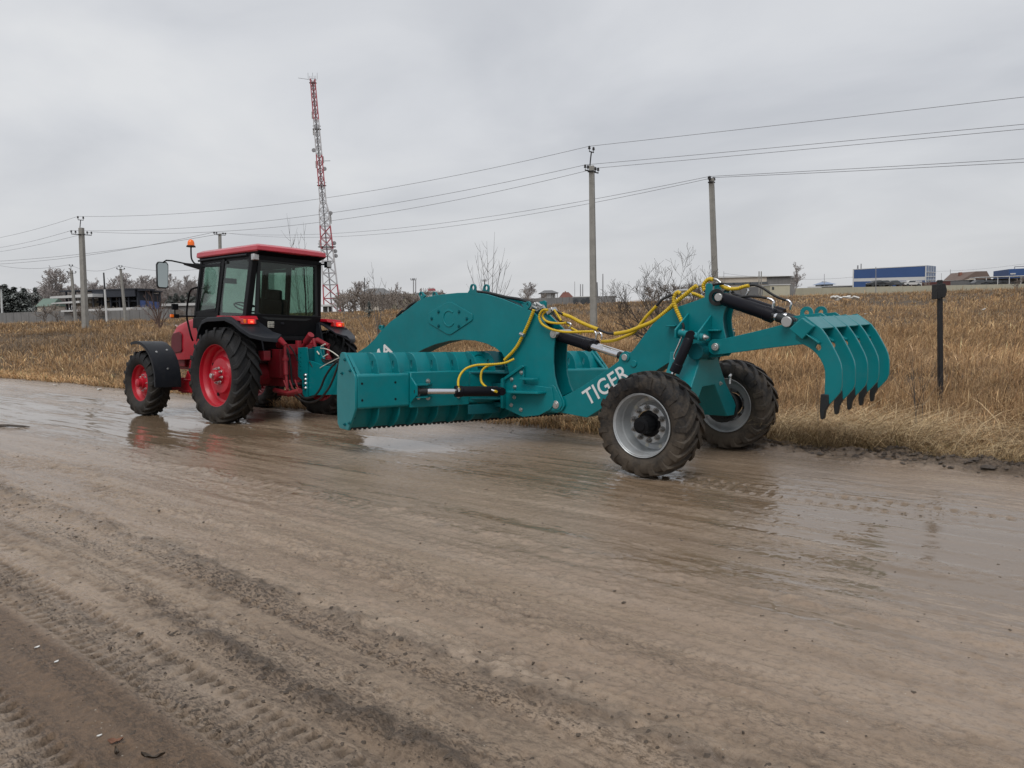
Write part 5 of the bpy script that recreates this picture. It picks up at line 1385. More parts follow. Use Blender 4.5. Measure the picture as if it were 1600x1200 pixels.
scrap('paper_scrap', 86, 602, .12, M['paper'], 'small white paper at the grass edge on the far left', 'litter', 10, .2)
m = MB(); p = V(0, 667, Z=0); q = V(46, 668, Z=0)
m.tube([p+Vector((.3, 0, .01)), p.lerp(q, .35)+Vector((0, .02, .03)), p.lerp(q, .7)+Vector((0, -.03, .015)), q+Vector((0, 0, .012))], [.014, .02, .016, .008], 6)
m.tube([p.lerp(q, .3)+Vector((0, 0, .02)), p.lerp(q, .5)+Vector((.05, .25, .03))], [.012, .005], 5)
o = m.build('dead_branch', M['bark']); tag(o, 'dark dead branch lying on the wet road at the left edge', 'branch')

# ------------------------------------------------------------------ bare trees and shrubs
def tree_parts(seed, H, spread, nlim, r0, up=.25, twigs=3, lean=(0, 0), whip=False, twig_r=None, first=.25, seg=5, sub=.62, nchild=(4, 7)):
    """returns (trunk MB, crown MB): tapered stems that fork three times"""
    rnd = random.Random(seed); tr, cr = MB(), MB()
    tw = twig_r or r0*.10
    def limb(mb, p, d, L, r, level):
        pts = [p.copy()]; rs = [r]; d = d.normalized(); ends = []
        for i in range(seg):
            w_ = .10+.13*level
            d = (d+Vector((rnd.gauss(0, w_), rnd.gauss(0, w_), rnd.gauss(0, w_*.6)+up*(.10 if level else .0)))).normalized()
            p = p+d*(L/seg); pts.append(p.copy()); rs.append(max(tw, r*(1-(i+1)/seg*.72)))
            ends.append((p.copy(), d.copy(), rs[-1], (i+1)/seg))
        mb.tube(pts, rs, 7 if level == 0 else (4 if level == 1 else 3), caps=False)
        if level >= twigs: return
        n = rnd.randint(*nchild)+(2 if level == 0 else 0)
        for k in range(n):
            t = first+(1-first)*(k+rnd.random())/n if level == 0 else .2+.8*(k+rnd.random())/n
            j = min(seg-1, int(t*seg)); q, dd, rr_, tt = ends[j]
            a = rnd.uniform(0, 2*pi); o = dd.orthogonal().normalized(); o2 = dd.cross(o)
            ang = rnd.uniform(.45, 1.0)*spread*(.55 if whip else 1)
            nd = (dd*cos(ang)+(o*cos(a)+o2*sin(a))*sin(ang)+Vector((0, 0, up*.6))).normalized()
            base = pts[j].lerp(pts[j+1], rnd.random())
            limb(cr, base, nd, L*sub*rnd.uniform(.65, 1.15)*(1.1-.45*tt), max(tw, rr_*.62), level+1)
    limb(tr, Vector((0, 0, -.1)), Vector((lean[0], lean[1], 1)), H*(.62 if not whip else .85), r0, 0)
    return tr, cr
def tree_obj(name, label, cat, group, seed, H, mat_t, mat_c, loc, **kw):
    tr, cr = tree_parts(seed, H, kw.pop('spread', 1.0), 0, kw.pop('r0', H*.018), **kw)
    e = empty(name, loc, (0, 0, 0), label, cat, group)
    tr.build('trunk', mat_t, e, normals=False, smooth=180); cr.build('crown', mat_c, e, normals=False, smooth=180); return e
def on_field(u, D, v=470):
    p = B(u, v, D); return Vector((p.x, p.y, gz(p.x, p.y)))
def top_h(u, v, D):
    """height of the sight line (u, v) above the ground where it is D away"""
    p = B(u, v, D); return p.z-gz(p.x, p.y)

# old apple-like tree behind the grader's rear frame
ap_ = on_field(1046, 22)
e = empty('bare_tree', ap_, (0, 0, 0), 'wide bare spreading tree behind the rear frame of the grader, beside the plain pole', 'tree')
trk, crn = MB(), MB(); rnd = random.Random(21)
def grow(mb, p, d, L, r, lv):
    pts = [p.copy()]; rs = [r]; d = d.normalized(); n = 6
    for i in range(n):
        d = (d+Vector((rnd.gauss(0, .13), rnd.gauss(0, .13), rnd.gauss(0, .08)+.05))).normalized(); p = p+d*(L/n); pts.append(p.copy()); rs.append(max(.0035, r*(1-(i+1)/n*.75)))
        if lv < 3 and i > 0:
            for _ in range(rnd.choice([1, 1, 2]) if lv else 1):
                a = rnd.uniform(0, 2*pi); o = d.orthogonal().normalized(); o2 = d.cross(o); an = rnd.uniform(.5, 1.05)
                grow(crn, p.copy(), d*cos(an)+(o*cos(a)+o2*sin(a))*sin(an)+Vector((0, 0, .22)), L*rnd.uniform(.34, .6), max(.0035, rs[-1]*.62), lv+1)
    mb.tube(pts, rs, 7 if lv == 0 else (5 if lv == 1 else 3), caps=False)
for (dx, up_, L_) in ((-1.15, .62, 2.35), (-.85, .95, 2.15), (-.5, 1.1, 2.1), (-.2, 1.25, 1.9), (.15, 1.3, 2.0), (.4, 1.15, 2.2), (.75, 1.1, 2.35), (1.05, .9, 2.2), (1.25, .6, 2.0), (-1.3, .35, 1.9)):
    grow(trk, Vector((0, 0, .35))+R_AX*dx*.1, R_AX*dx+Vector((0, 0, up_))+F_AX*rnd.uniform(-.5, .5), L_*.74, .04, 0)
trk.tube([Vector((0, 0, -.1)), Vector((.02, 0, .2)), Vector((0, 0, .45))], [.13, .11, .09], 9)
trk.build('trunk', M['bark'], e, normals=False, smooth=180); crn.build('crown', M['bark'], e, normals=False, smooth=180)

def whips(name, label, spots, D, base_u, cat='sapling', r=.02, mat='bark', seed=1, group=None):
    """slim upright shoots; each ends on the sight line of its (u, v)"""
    b = on_field(base_u, D); ee = empty(name, b, (0, 0, 0), label, cat, group); rn = random.Random(seed); tr_ = MB(); cr_ = MB()
    for i, (u, v) in enumerate(spots):
        tp_ = B(u, v, D)-b; off = R_AX*rn.uniform(-.05, .05)*(i > 0)+F_AX*rn.uniform(-.1, .1)
        tgt = tp_+F_AX*rn.uniform(-.4, .4); mid = off+(tgt-off)*.5-Vector((tgt.x, tgt.y, 0))*.14
        pts = spline([off+Vector((0, 0, -.05)), mid, tgt], .25); n = len(pts)
        tr_.tube(pts, [r*(1-.85*k/(n-1)) for k in range(n)], 5, caps=False)
        for k in range(2, n-1):
            for _ in range(rn.choice([0, 1, 1, 2])):
                d = (pts[k+1]-pts[k]).normalized(); a = rn.uniform(0, 6.28); o = d.orthogonal().normalized(); o2 = d.cross(o); an = rn.uniform(.35, .8)
                nd = d*cos(an)+(o*cos(a)+o2*sin(a))*sin(an); L_ = rn.uniform(.25, .7)*(1.3-k/n)*(1+tgt.z*.12)
                q = pts[k]; cr_.tube([q, q+nd*L_*.5, q+nd*L_+Vector((0, 0, L_*.25))], [r*.35, r*.28, r*.14], 3, caps=False)
    tr_.build('stem', M[mat], ee, normals=False, smooth=180)
    if cr_.v: cr_.build('twigs', M[mat], ee, normals=False, smooth=180)
    return ee
whips('sapling', 'bare slim sapling with upright shoots above the twin lifting eyes of the arch', [(773, 363), (749, 382), (742, 398), (760, 375), (789, 388), (793, 410), (730, 415), (800, 428), (735, 430)], 27, 766, r=.017, seed=3)
whips('sapling', 'tallest of the thin leafless whips rising behind the tractor roof', [(449, 334), (456, 372)], 30, 470, r=.016, seed=4)
whips('sapling', 'single straight bare whip right above the tractor roof beside the mast', [(474, 347), (463, 362)], 34, 482, r=.02, seed=6)
whips('sapling', 'thin pale bare shoots between the tractor and the house with the grey roof', [(582, 410), (570, 434), (604, 440)], 36, 590, r=.022, seed=8)
whips('sapling', 'low leaning bare shoots in the grass left of the arch of the grader', [(548, 478), (562, 505), (580, 470), (597, 448)], 24, 588, r=.012, seed=9, mat='bark_far')
whips('weed_stalk', 'dark dry weed stalk standing in the grass left of the black post', [(1434, 556), (1426, 585), (1443, 590), (1422, 578), (1430, 570)], 9.4, 1438, 'weed', .007, 'bark', 12)
whips('weed_stalk', 'thin dry weed stalk in the straw right of the rear wheel', [(1283, 570), (1286, 600)], 9.0, 1284, 'weed', .004, 'bark', 13)
whips('shrub', 'reddish brown leafless shrub in the field under the indicator of the tractor', [(222, 460), (232, 452), (246, 462), (258, 466), (266, 478), (215, 478), (240, 470), (252, 455), (270, 488), (228, 472)], 60, 246, 'shrub', .05, 'twig_red', 15)

# far bare trees: six kinds of crown, copied
def far_tree(seed, H, kind):
    if kind == 'broad': return tree_parts(seed, H, 1.0, 0, H*.016, up=.35, twigs=3, twig_r=.034, nchild=(6, 9), first=.25)
    if kind == 'slim': return tree_parts(seed, H, .7, 0, H*.012, up=.75, twigs=3, twig_r=.032, nchild=(7, 9), first=.15, whip=False)
    return tree_parts(seed, H, 1.1, 0, H*.02, up=.45, twigs=2, twig_r=.03, nchild=(7, 10), first=.02, sub=.8)
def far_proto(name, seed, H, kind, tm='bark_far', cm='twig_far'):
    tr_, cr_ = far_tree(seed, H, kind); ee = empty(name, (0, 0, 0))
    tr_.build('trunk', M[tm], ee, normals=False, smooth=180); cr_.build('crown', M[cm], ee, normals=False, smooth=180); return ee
protos = {k: [] for k in ('broad', 'slim', 'shrub')}
for k, H_ in (('broad', 10), ('slim', 12), ('shrub', 4)):
    for i in range(3): protos[k].append([far_proto('shrub' if k == 'shrub' else 'bare_tree', 100+i*7+len(k), H_, k, cm='bush' if k == 'shrub' else 'twig_far'), H_, False])
def plant(kind, u, D, v_top, label, cat, group, idx=None, wide=1.0):
    rec = protos[kind][idx if idx is not None else rw_.randrange(3)]
    b = on_field(u, D); H_ = top_h(u, v_top, D); sc = H_/max(v_.co.z for c in rec[0].children for v_ in c.data.vertices)
    o = rec[0] if not rec[2] else copy_tree(rec[0]); rec[2] = True
    o.location = b; o.rotation_euler = (0, 0, rw_.uniform(0, 6.28)); o.scale = (sc*wide, sc*wide, sc); tag(o, label, cat, group); return o
rw_ = random.Random(77)
GT_ = 'bare trees behind the dark steel shed on the left'
for k, (u, vt) in enumerate([(68, 412), (84, 432), (93, 445), (120, 438), (132, 430), (146, 428), (160, 440), (172, 424), (184, 432), (200, 420), (212, 428), (224, 433), (234, 424), (246, 436), (256, 428), (268, 422), (278, 430), (290, 424), (302, 432), (312, 428), (104, 440), (150, 436), (192, 430), (218, 424), (240, 430)]):
    plant('slim' if k % 3 else 'broad', u, 205+rw_.uniform(-15, 30), vt+5, 'leafless grey tree in the row behind the dark steel shed', 'tree', GT_)
for k in range(34):
    u = 58+k*7.8+rw_.uniform(-3, 3)
    plant('slim', u, 238+rw_.uniform(-8, 14), rw_.uniform(436, 450) if u > 60 else 446, 'leafless grey tree in the row behind the dark steel shed', 'tree', GT_, wide=1.5)
GS_ = 'leafless shrubs along the far edge of the field behind the arch'
for k in range(34):
    u = 528+k*5.6+rw_.uniform(-3, 3) if k < 30 else rw_.uniform(800, 850)
    plant('shrub', u, rw_.uniform(118, 150), rw_.uniform(447, 466), 'leafless brown shrub in the thicket at the far edge of the field behind the arch', 'shrub', GS_, wide=1.2)
for k in range(12):
    plant('shrub', rw_.uniform(955, 1110), rw_.uniform(95, 130), rw_.uniform(440, 456), 'leafless brown shrub far behind the wide bare tree', 'shrub', 'shrubs far behind the wide bare tree', wide=1.2)
for k in range(26):
    plant('shrub', rw_.uniform(50, 310), rw_.uniform(125, 150), rw_.uniform(474, 486), 'low leafless shrub in front of the grey concrete fence on the left', 'shrub', 'low shrubs in front of the concrete fence', wide=1.3)
plant('broad', 828, 130, 440, 'small round bare tree left of the white house', 'tree', None)
plant('slim', 1241, 150, 408, 'tall bare tree at the right end of the long beige building', 'tree', None, wide=1.2)
plant('broad', 553, 150, 437, 'bare tree left of the house with the grey hip roof', 'tree', None)
plant('slim', 629, 150, 440, 'bare slender tree right of the house with the grey hip roof', 'tree', None)
plant('shrub', 1451, 175, 437, 'bare bush left of the black post in front of the maroon fence', 'shrub', None)
plant('shrub', 1588, 140, 432, 'dark bare bush in front of the cream wall at the right edge', 'shrub', None)
for rec in sum(protos.values(), []):
    if not rec[2]: copy_ = [c for c in rec[0].children]; [bpy.data.objects.remove(c) for c in copy_]; bpy.data.objects.remove(rec[0])

# conifers
def conifer(H, W, seed, loose=0.):
    rn = random.Random(seed); tr_ = MB(); tr_.tube([(0, 0, -.2), (0, 0, H*.96)], [H*.018, H*.003], 6); cr_ = MB(); vs = []; fs = []
    n = 1500
    for i in range(n):
        t = rn.random()**.8; z = H*(.06+.94*t); w_ = W*(1-t)**.7*(.55+.45*sin(z*2.1+seed))*(1+.35*sin(3*seed+z*.9))+.02*H
        a = rn.uniform(0, 6.28); r = w_*sqrt(rn.random())*(1+loose*rn.uniform(-.5, .6)); c = Vector((r*cos(a), r*sin(a), z-.25*r))
        d = Vector((cos(a), sin(a), rn.uniform(-.55, .15))).normalized(); s_ = d.cross(Vector((0, 0, 1))).normalized(); L_ = H*rn.uniform(.03, .07)
        b = len(vs); vs += [c-d*L_*.5, c+s_*L_*.3, c+d*L_*.7+Vector((0, 0, -.02*H*rn.random())), c-s_*L_*.3]; fs.append((b, b+1, b+2, b+3))
    cr_.add(vs, fs); return tr_, cr_
cps = []
for i in range(3):
    tr_, cr_ = conifer(10, 2.1+.3*i, 40+i, .4); ee = empty('spruce_tree'); tr_.build('trunk', M['bark'], ee); cr_.build('crown', M['needle'], ee, normals=False); cps.append([ee, False])
def spruce(u, D, vt, label, group=None, wide=1.0):
    rec = cps[rw_.randrange(3)]
    if not all(c[1] for c in cps): rec = [c for c in cps if not c[1]][0]
    b = on_field(u, D); sc = top_h(u, vt, D)/10; o = rec[0] if not rec[1] else copy_tree(rec[0]); rec[1] = True
    o.location = b; o.scale = (sc*wide, sc*wide, sc); o.rotation_euler = (0, 0, rw_.uniform(0, 6.28)); tag(o, label, 'tree', group)
G_ = 'dark spruces at the left edge'
for (u, vt) in [(2, 446), (9, 444), (16, 452), (23, 448), (31, 458), (38, 450), (46, 462), (-6, 446)]:
    spruce(u, 190, vt, 'dark spruce in the clump at the left edge behind the concrete fence', G_, 1.7)
spruce(56, 195, 449, 'lone pointed dark spruce right of the clump at the left edge', None, 1.2)
G_ = 'dark pines between the mirror and the cab'
for (u, vt) in [(266, 462), (275, 458), (285, 461), (295, 457), (304, 463)]: spruce(u, 200, vt, 'dark pine in the low group seen between the mirror and the cab', G_, 1.7)
spruce(576.5, 78, 471, 'small dark green spruce in the field left of the arch', None, 1.5)

# ------------------------------------------------------------------ poles and wires
WIRES = {}
def pole_axes(b, t): return (t-b).normalized()
def pole(name, label, D, base, top, w0, w1, arms, spike=None, group=None, mat='concrete', cat='utility pole', yaw=0., ins=.10):
    """base/top: sight lines at distance D; arms: (height fraction, half length, n pins each side)"""
    p0 = B(*base, D); p0.z = min(p0.z, gz(p0.x, p0.y))-.1; p1 = B(*top, D); e_ = empty(name, (p0.x, p0.y, p0.z), (0, 0, 0), label, cat, group)
    d = p1-p0; m_ = MB(); a0 = Vector((cos(yaw), sin(yaw), 0)); b0 = Vector((-sin(yaw), cos(yaw), 0))
    def q(c, w, f=.8): return [c-a0*w/2-b0*w*f/2, c+a0*w/2-b0*w*f/2, c+a0*w/2+b0*w*f/2, c-a0*w/2+b0*w*f/2]
    m_.hexa(q(Vector(), w0), q(d, w1)); m_.build('shaft', M[mat], e_, bevel=.02)
    pins = []
    m_ = MB()
    if spike: m_.tube([d*.97+a0*w1*.5, d+a0*w1*.2+Vector((0, 0, spike*.4)), d+Vector((0, 0, spike*.75))], .035, 6)
    dr = Vector((0, 1, 0))
    for (f, hl, n_) in arms:
        c = d*f; ctr = c
        m_.tube([c-dr*hl, c+dr*hl], .035, 6); m_.box(c, (w0*.9, w0*.9, .06))
        for s_ in (1, -1):
            for k in range(n_):
                pins.append(c+dr*s_*(hl-k*hl*.42))
    if spike:
        c = d+Vector((0, 0, spike*.72)); m_.tube([c-dr*.2, c+dr*.2], .03, 6); pins = [c+dr*.2, c-dr*.2]+pins
    if m_.v: m_.build('crossarm', M['iron'], e_)
    for pn in pins:
        m_ = MB(); m_.tube([pn, pn+Vector((0, 0, .12))], .018, 5); m_.lathe([(.0, .12), (ins*.55, .12), (ins*.8, .15), (ins*.5, .19), (ins*.7, .23), (ins*.35, .29), (0, .30)], pn, (0, 0, 1), 10); m_.build('insulator', M['iron'], e_)
    return [p0+pn+Vector((0, 0, .27)) for pn in pins], p0+d
pA, tA = pole('utility_pole', 'tall concrete pole with a spike and crossarm above the middle of the grader', 42, (928, 535), (924.5, 259), .36, .26, [(.968, .62, 2)], 1.0, yaw=.3)
pB, tB = pole('utility_pole', 'plain concrete pole without a spike right of the wide bare tree', 40, (1120, 505), (1111.5, 279), .30, .25, [(.975, .24, 1)], None, yaw=.2, ins=.14)
pC, tC = pole('utility_pole', 'tall concrete pole with crossarm and spike standing in the field on the left', 62, (133.5, 513), (127, 356), .44, .34, [(.935, .75, 2)], .85, yaw=.4)
pD, tD = pole('utility_pole', 'pole whose insulators peek out just above the tractor roof', 88, (345, 500), (343.5, 365), .36, .28, [(.985, .68, 2)], None, yaw=.4, ins=.16)
pE, tE = pole('utility_pole', 'leaning grey pole with crossarm just left of the tall field pole', 118, (118, 497), (111.5, 423), .42, .34, [(.955, .6, 1)], .9, yaw=.3, ins=.16)
pF, tF = pole('utility_pole', 'pole with three insulators in front of the dark steel shed', 118, (196, 497), (188.5, 420), .40, .30, [(.985, .55, 1)], .3, yaw=.3, ins=.16)
p0 = B(166.5, 497, 118); p0.z = gz(p0.x, p0.y); p1 = B(162, 426, 118); e_ = empty('utility_pole', p0, (0, 0, 0), 'thin post without crossarm, white below and black above, before the steel shed', 'utility pole')
d = p1-p0; m = MB(); m.tube([(0, 0, 0), d*.66], [.17, .15], 8); m.build('lower_post', M['w_white'], e_); m = MB(); m.tube([d*.6, d], [.14, .11], 8); m.build('upper_post', M['iron'], e_)
def thin(u, v0, v1, D, label, r=.09, name='utility_pole', cat='utility pole', mat='tower_steel', arm=0, du=0, group=None):
    a = B(u, v0, D); a.z = min(a.z, gz(a.x, a.y)); b = B(u+du, v1, D); e_ = empty(name, a, (0, 0, 0), label, cat, group); m_ = MB(); m_.tube([(0, 0, 0), b-a], [r, r*.75], 7); m_.build('shaft', M[mat], e_)
    if arm:
        m_ = MB(); c = (b-a)*.95; m_.tube([c-R_AX*arm, c+R_AX*arm], r*.5, 5)
        for k in (-1, -.35, .35, 1): m_.tube([c+R_AX*arm*k, c+R_AX*arm*k+Vector((0, 0, .35))], .06, 5)
        m_.build('crossarm', M['iron'], e_)
    return b
GP = 'distant thin poles on the skyline'
thin(646, 478, 435, 150, 'left one of the close pair of distant poles behind the arch', .12, arm=.5)
thin(649.5, 478, 438, 155, 'right one of the close pair of distant poles behind the arch', .12)
thin(569.5, 470, 434, 150, 'distant dark pole left of the house with the grey hip roof', .10, mat='iron')
thin(757, 470, 437, 160, 'distant dark pole seen between the twin lifting eyes of the arch', .10, mat='iron', arm=.5)
for u, v1, nm in ((907, 444, 'left'), (910.5, 444, 'right')): thin(u, 472, v1, 165, nm+' one of the two short distant poles left of the tall concrete pole', .12)
thin(934, 475, 441, 140, 'distant pole close at the right side of the tall concrete pole', .11, mat='iron', du=-1)
thin(942, 475, 428, 130, 'tallest distant grey pole right of the tall concrete pole', .11)
thin(898, 470, 440, 190, 'distant hair-thin pole behind the dark red roof', .07)
for u, nm in ((1186, 'left'), (1189.5, 'right')): thin(u, 458, 424, 160, nm+' one of the twin poles before the long beige building', .14, mat='concrete')
thin(1131, 458, 424, 170, 'thin mast near the left end of the long beige building', .06)
thin(1288, 450, 428, 250, 'thin mast behind the small pavilion', .09)
thin(1485, 440, 421, 240, 'thin mast between the blue warehouse and the brown roofed house', .09)
thin(1471, 440, 427, 240, 'shorter thin mast right of the blue warehouse', .07)
# lamp posts
b = thin(1368.5, 478, 417, 120, 'slim grey lamp post in front of the blue and white warehouse', .07, 'lamp_post', 'lamp post')
a = B(3.5, 497, 150); a.z = gz(a.x, a.y); bt = B(1.5, 452, 150); e_ = empty('lamp_post', a, (0, 0, 0), 'white street lamp post at the left edge of the picture', 'lamp post'); m = MB(); d = bt-a
m.tube([(0, 0, 0), d], [.22, .16], 8); m.build('shaft', M['w_white'], e_); m = MB(); m.tube([d, d+Vector((0, 0, .5))+R_AX*-.6], .08, 6); m.build('arm', M['tower_steel'], e_); m = MB(); m.box(d+Vector((0, 0, .55))+R_AX*-.5, (1.8, 1.2, .28)); m.build('lamp_head', M['iron'], e_, bevel=.08)

def wire(a, b, sag, label, group, r=.011):
    a, b = Vector(a), Vector(b); n = 28; m_ = MB()
    m_.tube([a.lerp(b, i/n)-Vector((0, 0, sag*4*(i/n)*(1-i/n))) for i in range(n+1)], r, 5)
    o = m_.build('overhead_wire', M['wire'], None, smooth=180); tag(o, label, 'wire', group)
def ahead(pt, u, v, D, k=1.7):
    """continue from pt through the sight line (u, v, D) past it"""
    q = B(u, v, D); return pt+(q-pt)*k
GW1 = 'upper wires from the tall middle pole to the left field pole'
wire(pA[0], pC[0], 1.0, 'topmost overhead wire between the tall middle pole and the left field pole', None)
wire(pA[2], pC[2], 1.0, 'upper one of the crossarm wires between the middle pole and the left field pole', None)
wire(pA[4], pC[4], 1.25, 'lower one of the crossarm wires between the middle pole and the left field pole', None)
wire(pA[0], ahead(pA[0], 1600, 150, 31), .04, 'topmost overhead wire running off to the right from the tall middle pole', None)
wire(pA[2], ahead(pA[2], 1600, 192.5, 31), .04, 'upper one of the crossarm wires running right from the tall middle pole', None)
wire(pA[4], ahead(pA[4], 1600, 200, 31), .04, 'lower one of the crossarm wires running right from the tall middle pole', None)
wire(pB[0], ahead(pB[0], 1600, 246.5, 31), .04, 'upper wire running off to the right from the plain concrete pole', None)
wire(pB[1], ahead(pB[1], 1600, 252, 31), .04, 'lower wire running off to the right from the plain concrete pole', None)
wire(pB[0], pD[0], 1.3, 'upper long wire from the plain concrete pole to the pole above the tractor roof', None)
wire(pB[1], pD[2], 1.5, 'lower long wire from the plain concrete pole to the pole above the tractor roof', None)
GW = 'wires leaving the left edge of the picture'
wire(pC[0], ahead(pC[0], 0, 367.5, 74, 1.5), .25, 'topmost wire from the left field pole to the left edge', None)
wire(pC[2], ahead(pC[2], 0, 383, 74, 1.5), .25, 'upper crossarm wire from the left field pole to the left edge', None)
wire(pC[4], ahead(pC[4], 0, 389.5, 74, 1.5), .25, 'lower crossarm wire from the left field pole to the left edge', None)
wire(pD[0], ahead(pD[0], 0, 405.5, 112, 1.3), .9, 'upper wire from the pole above the tractor roof to the left edge', None, .02)
wire(pD[2], ahead(pD[2], 0, 402.5, 112, 1.3), .7, 'lower wire from the pole above the tractor roof to the left edge', None, .02)
wire(pE[0], ahead(pE[0], 0, 411, 135, 1.2), .8, 'wire from the leaning grey pole to the left edge', None, .022)
wire(pE[0], pF[0], .9, 'sagging wire between the leaning grey pole and the pole before the shed', None, .02)
wire(pF[0], B(345, 415, 118), .8, 'sagging wire from the pole before the shed towards the cab', None, .02)
wire(B(1131, 427, 170), B(1333, 433, 200), .9, 'thin wire above the long beige building', None, .025)
wire(B(1460, 424, 200), B(1700, 395, 150), .8, 'thin wire above the brown roofed house at the right', None, .02)

# ------------------------------------------------------------------ lattice mast
D_ = 235
tb = B(519, 478, D_); tb.z = gz(tb.x, tb.y); tt = B(488.5, 124, D_)
mast = empty('lattice_mast', tb, (0, 0, 0), 'tall red and white lattice communications mast rising behind the cab', 'mast')
ax_ = tt-tb; Hm = ax_.length
def mw(t): return 2.6*(1-t)**1.6*1.35+1.35 if t < .45 else 1.35+.95*(1-t)/.55*.55*.9
def mc(t, k):
    w_ = mw(t); a = FACE+pi/4+k*pi/2+.25; return ax_*t+Vector((cos(a), sin(a), 0))*w_*.707*1.0
bands = [(0, .12, 'tower_red'), (.12, .275, 'tower_white'), (.275, .375, 'tower_red'), (.375, .545, 'tower_white'), (.545, .68, 'tower_red'), (.68, .83, 'tower_white'), (.83, 1.0, 'tower_red')]
for (t0, t1, mt) in bands:
    m = MB(); nb = max(2, int((t1-t0)*34*(.6 if t0 < .3 else 1)))
    for i in range(nb):
        a, b = t0+(t1-t0)*i/nb, t0+(t1-t0)*(i+1)/nb
        for k in range(4):
            r_ = .21 if a < .4 else .18
            m.tube([mc(a, k), mc(b, k)], r_, 4, caps=False); m.tube([mc(a, k), mc(a, (k+1) % 4)], r_*.55, 3, caps=False)
            m.tube([mc(a, k), mc(b, (k+1) % 4)], r_*.5, 3, caps=False)
            m.tube([mc(b, k), mc(a, (k+1) % 4)], r_*.45, 3, caps=False)
    m.build('lattice_section', M[mt], mast, normals=False)
m = MB(); m.tube([Vector((.2, 0, 0)), ax_*.99+Vector((.1, 0, 0))], .22, 5); m.build('ladder_duct', M['tower_steel'], mast)
for t in (.285, .55, .79, .985):
    m = MB(); c = ax_*t; w_ = mw(t)*.78
    for k in range(12):
        a = 2*pi*k/12; b = 2*pi*(k+1)/12; m.tube([c+Vector((cos(a), sin(a), 0))*w_, c+Vector((cos(b), sin(b), 0))*w_], .07, 4)
        m.tube([c+Vector((cos(a), sin(a), .9))*1.0*w_ if False else c+Vector((cos(a)*w_, sin(a)*w_, .9)), c+Vector((cos(b)*w_, sin(b)*w_, .9))], .05, 4)
    m.lathe([(w_*.4, 0), (w_, 0), (w_, .08), (w_*.4, .08)], c, (0, 0, 1), 12, closed=True); m.build('platform', M['tower_steel'], mast)
for t, s_, dz in ((.62, 1, 0), (.30, 1, .6), (.265, 1, 0), (.245, 1, 0), (.43, 1, 0), (.70, -1, 0)):
    c = ax_*t+R_AX*s_*(mw(t)*.62+.35); m = MB(); m.lathe([(.0, 0), (.55, .05), (.62, .30), (.55, .42), (0, .45)], c-F_AX*.2, -F_AX, 16); m.tube([c, ax_*t+R_AX*s_*mw(t)*.4], .06, 4); m.build('dish_antenna', M['tower_steel'], mast)
for t, s_ in ((.66, 1), (.64, -1), (.78, -1), (.42, 1), (.40, 1), (.30, -1), (.85, -1)):
    c = ax_*t+R_AX*s_*(mw(t)*.6+.15); m = MB(); m.box(c, (.3, .3, 2.0)); m.build('panel_antenna', M['w_white'], mast)
m = MB()
for k in range(7): c = ax_+R_AX*(-1.3+.45*k); m.tube([c, c+Vector((0, 0, 1.0+(.9 if k % 3 == 0 else 0)))], .06, 4)
c = ax_+R_AX*-1.2; m.tube([c, c+R_AX*-3.0+Vector((0, 0, .5))], .06, 4); m.tube([ax_*.655+R_AX*1., ax_*.655+R_AX*3.2], .08, 4); m.build('antenna_rods', M['tower_steel'], mast)

# ------------------------------------------------------------------ buildings
def face_frame(uL, uR, D, DR=None):
    """local axes for a building whose front runs from uL at D to uR at DR"""
    a = B(uL, 470, D); b = B(uR, 470, DR or D); a.z = 0; b.z = 0; x = (b-a); W = x.length; x.normalize(); y = Vector((-x.y, x.x, 0))
    if y.dot(F_AX) < 0: y = -y
    return a, x, y, W
class Bld:
    def __init__(self, name, label, cat, uL, uR, D, DR=None, group=None):
        self.o, self.x, self.y, self.W = face_frame(uL, uR, D, DR); self.D = D; self.uL, self.uR, self.DR = uL, uR, DR or D
        mid = self.o+self.x*self.W/2; self.base = min(gz(self.o.x, self.o.y), gz(mid.x, mid.y))-.3
        self.e = empty(name, (mid.x, mid.y, self.base), (0, 0, 0), label, cat, group)
    def z(self, v, right=False):
        return B(self.uR if right else self.uL, v, self.DR if right else self.D).z
    def P(self, s, dpt, z): return self.o+self.x*s+self.y*dpt+Vector((0, 0, z-self.o.z if False else z))
    def box(self, name, s0, s1, d0, d1, z0, z1, mat, parent=None, z1r=None, bevel=.0):
        z1r = z1 if z1r is None else z1r
        m_ = MB((self.e.location)); P = self.P
        m_.hexa([P(s0, d0, z0), P(s1, d0, z0), P(s1, d1, z0), P(s0, d1, z0)], [P(s0, d0, z1), P(s1, d0, z1r), P(s1, d1, z1r), P(s0, d1, z1)])
        return m_.build(name, M[mat], parent or self.e, bevel=bevel)
    def hip(self, name, s0, s1, d0, d1, z0, z1, mat, ridge=.35, gable=False):
        m_ = MB((self.e.location)); P = self.P; dm = (d0+d1)/2; i = (s1-s0)*ridge*(0 if gable else 1)
        m_.add([P(s0, d0, z0), P(s1, d0, z0), P(s1, d1, z0), P(s0, d1, z0), P(s0+i, dm, z1), P(s1-i, dm, z1)], [(0, 1, 5, 4), (2, 3, 4, 5), (3, 0, 4), (1, 2, 5), (3, 2, 1, 0)])
        return m_.build(name, M[mat], self.e)
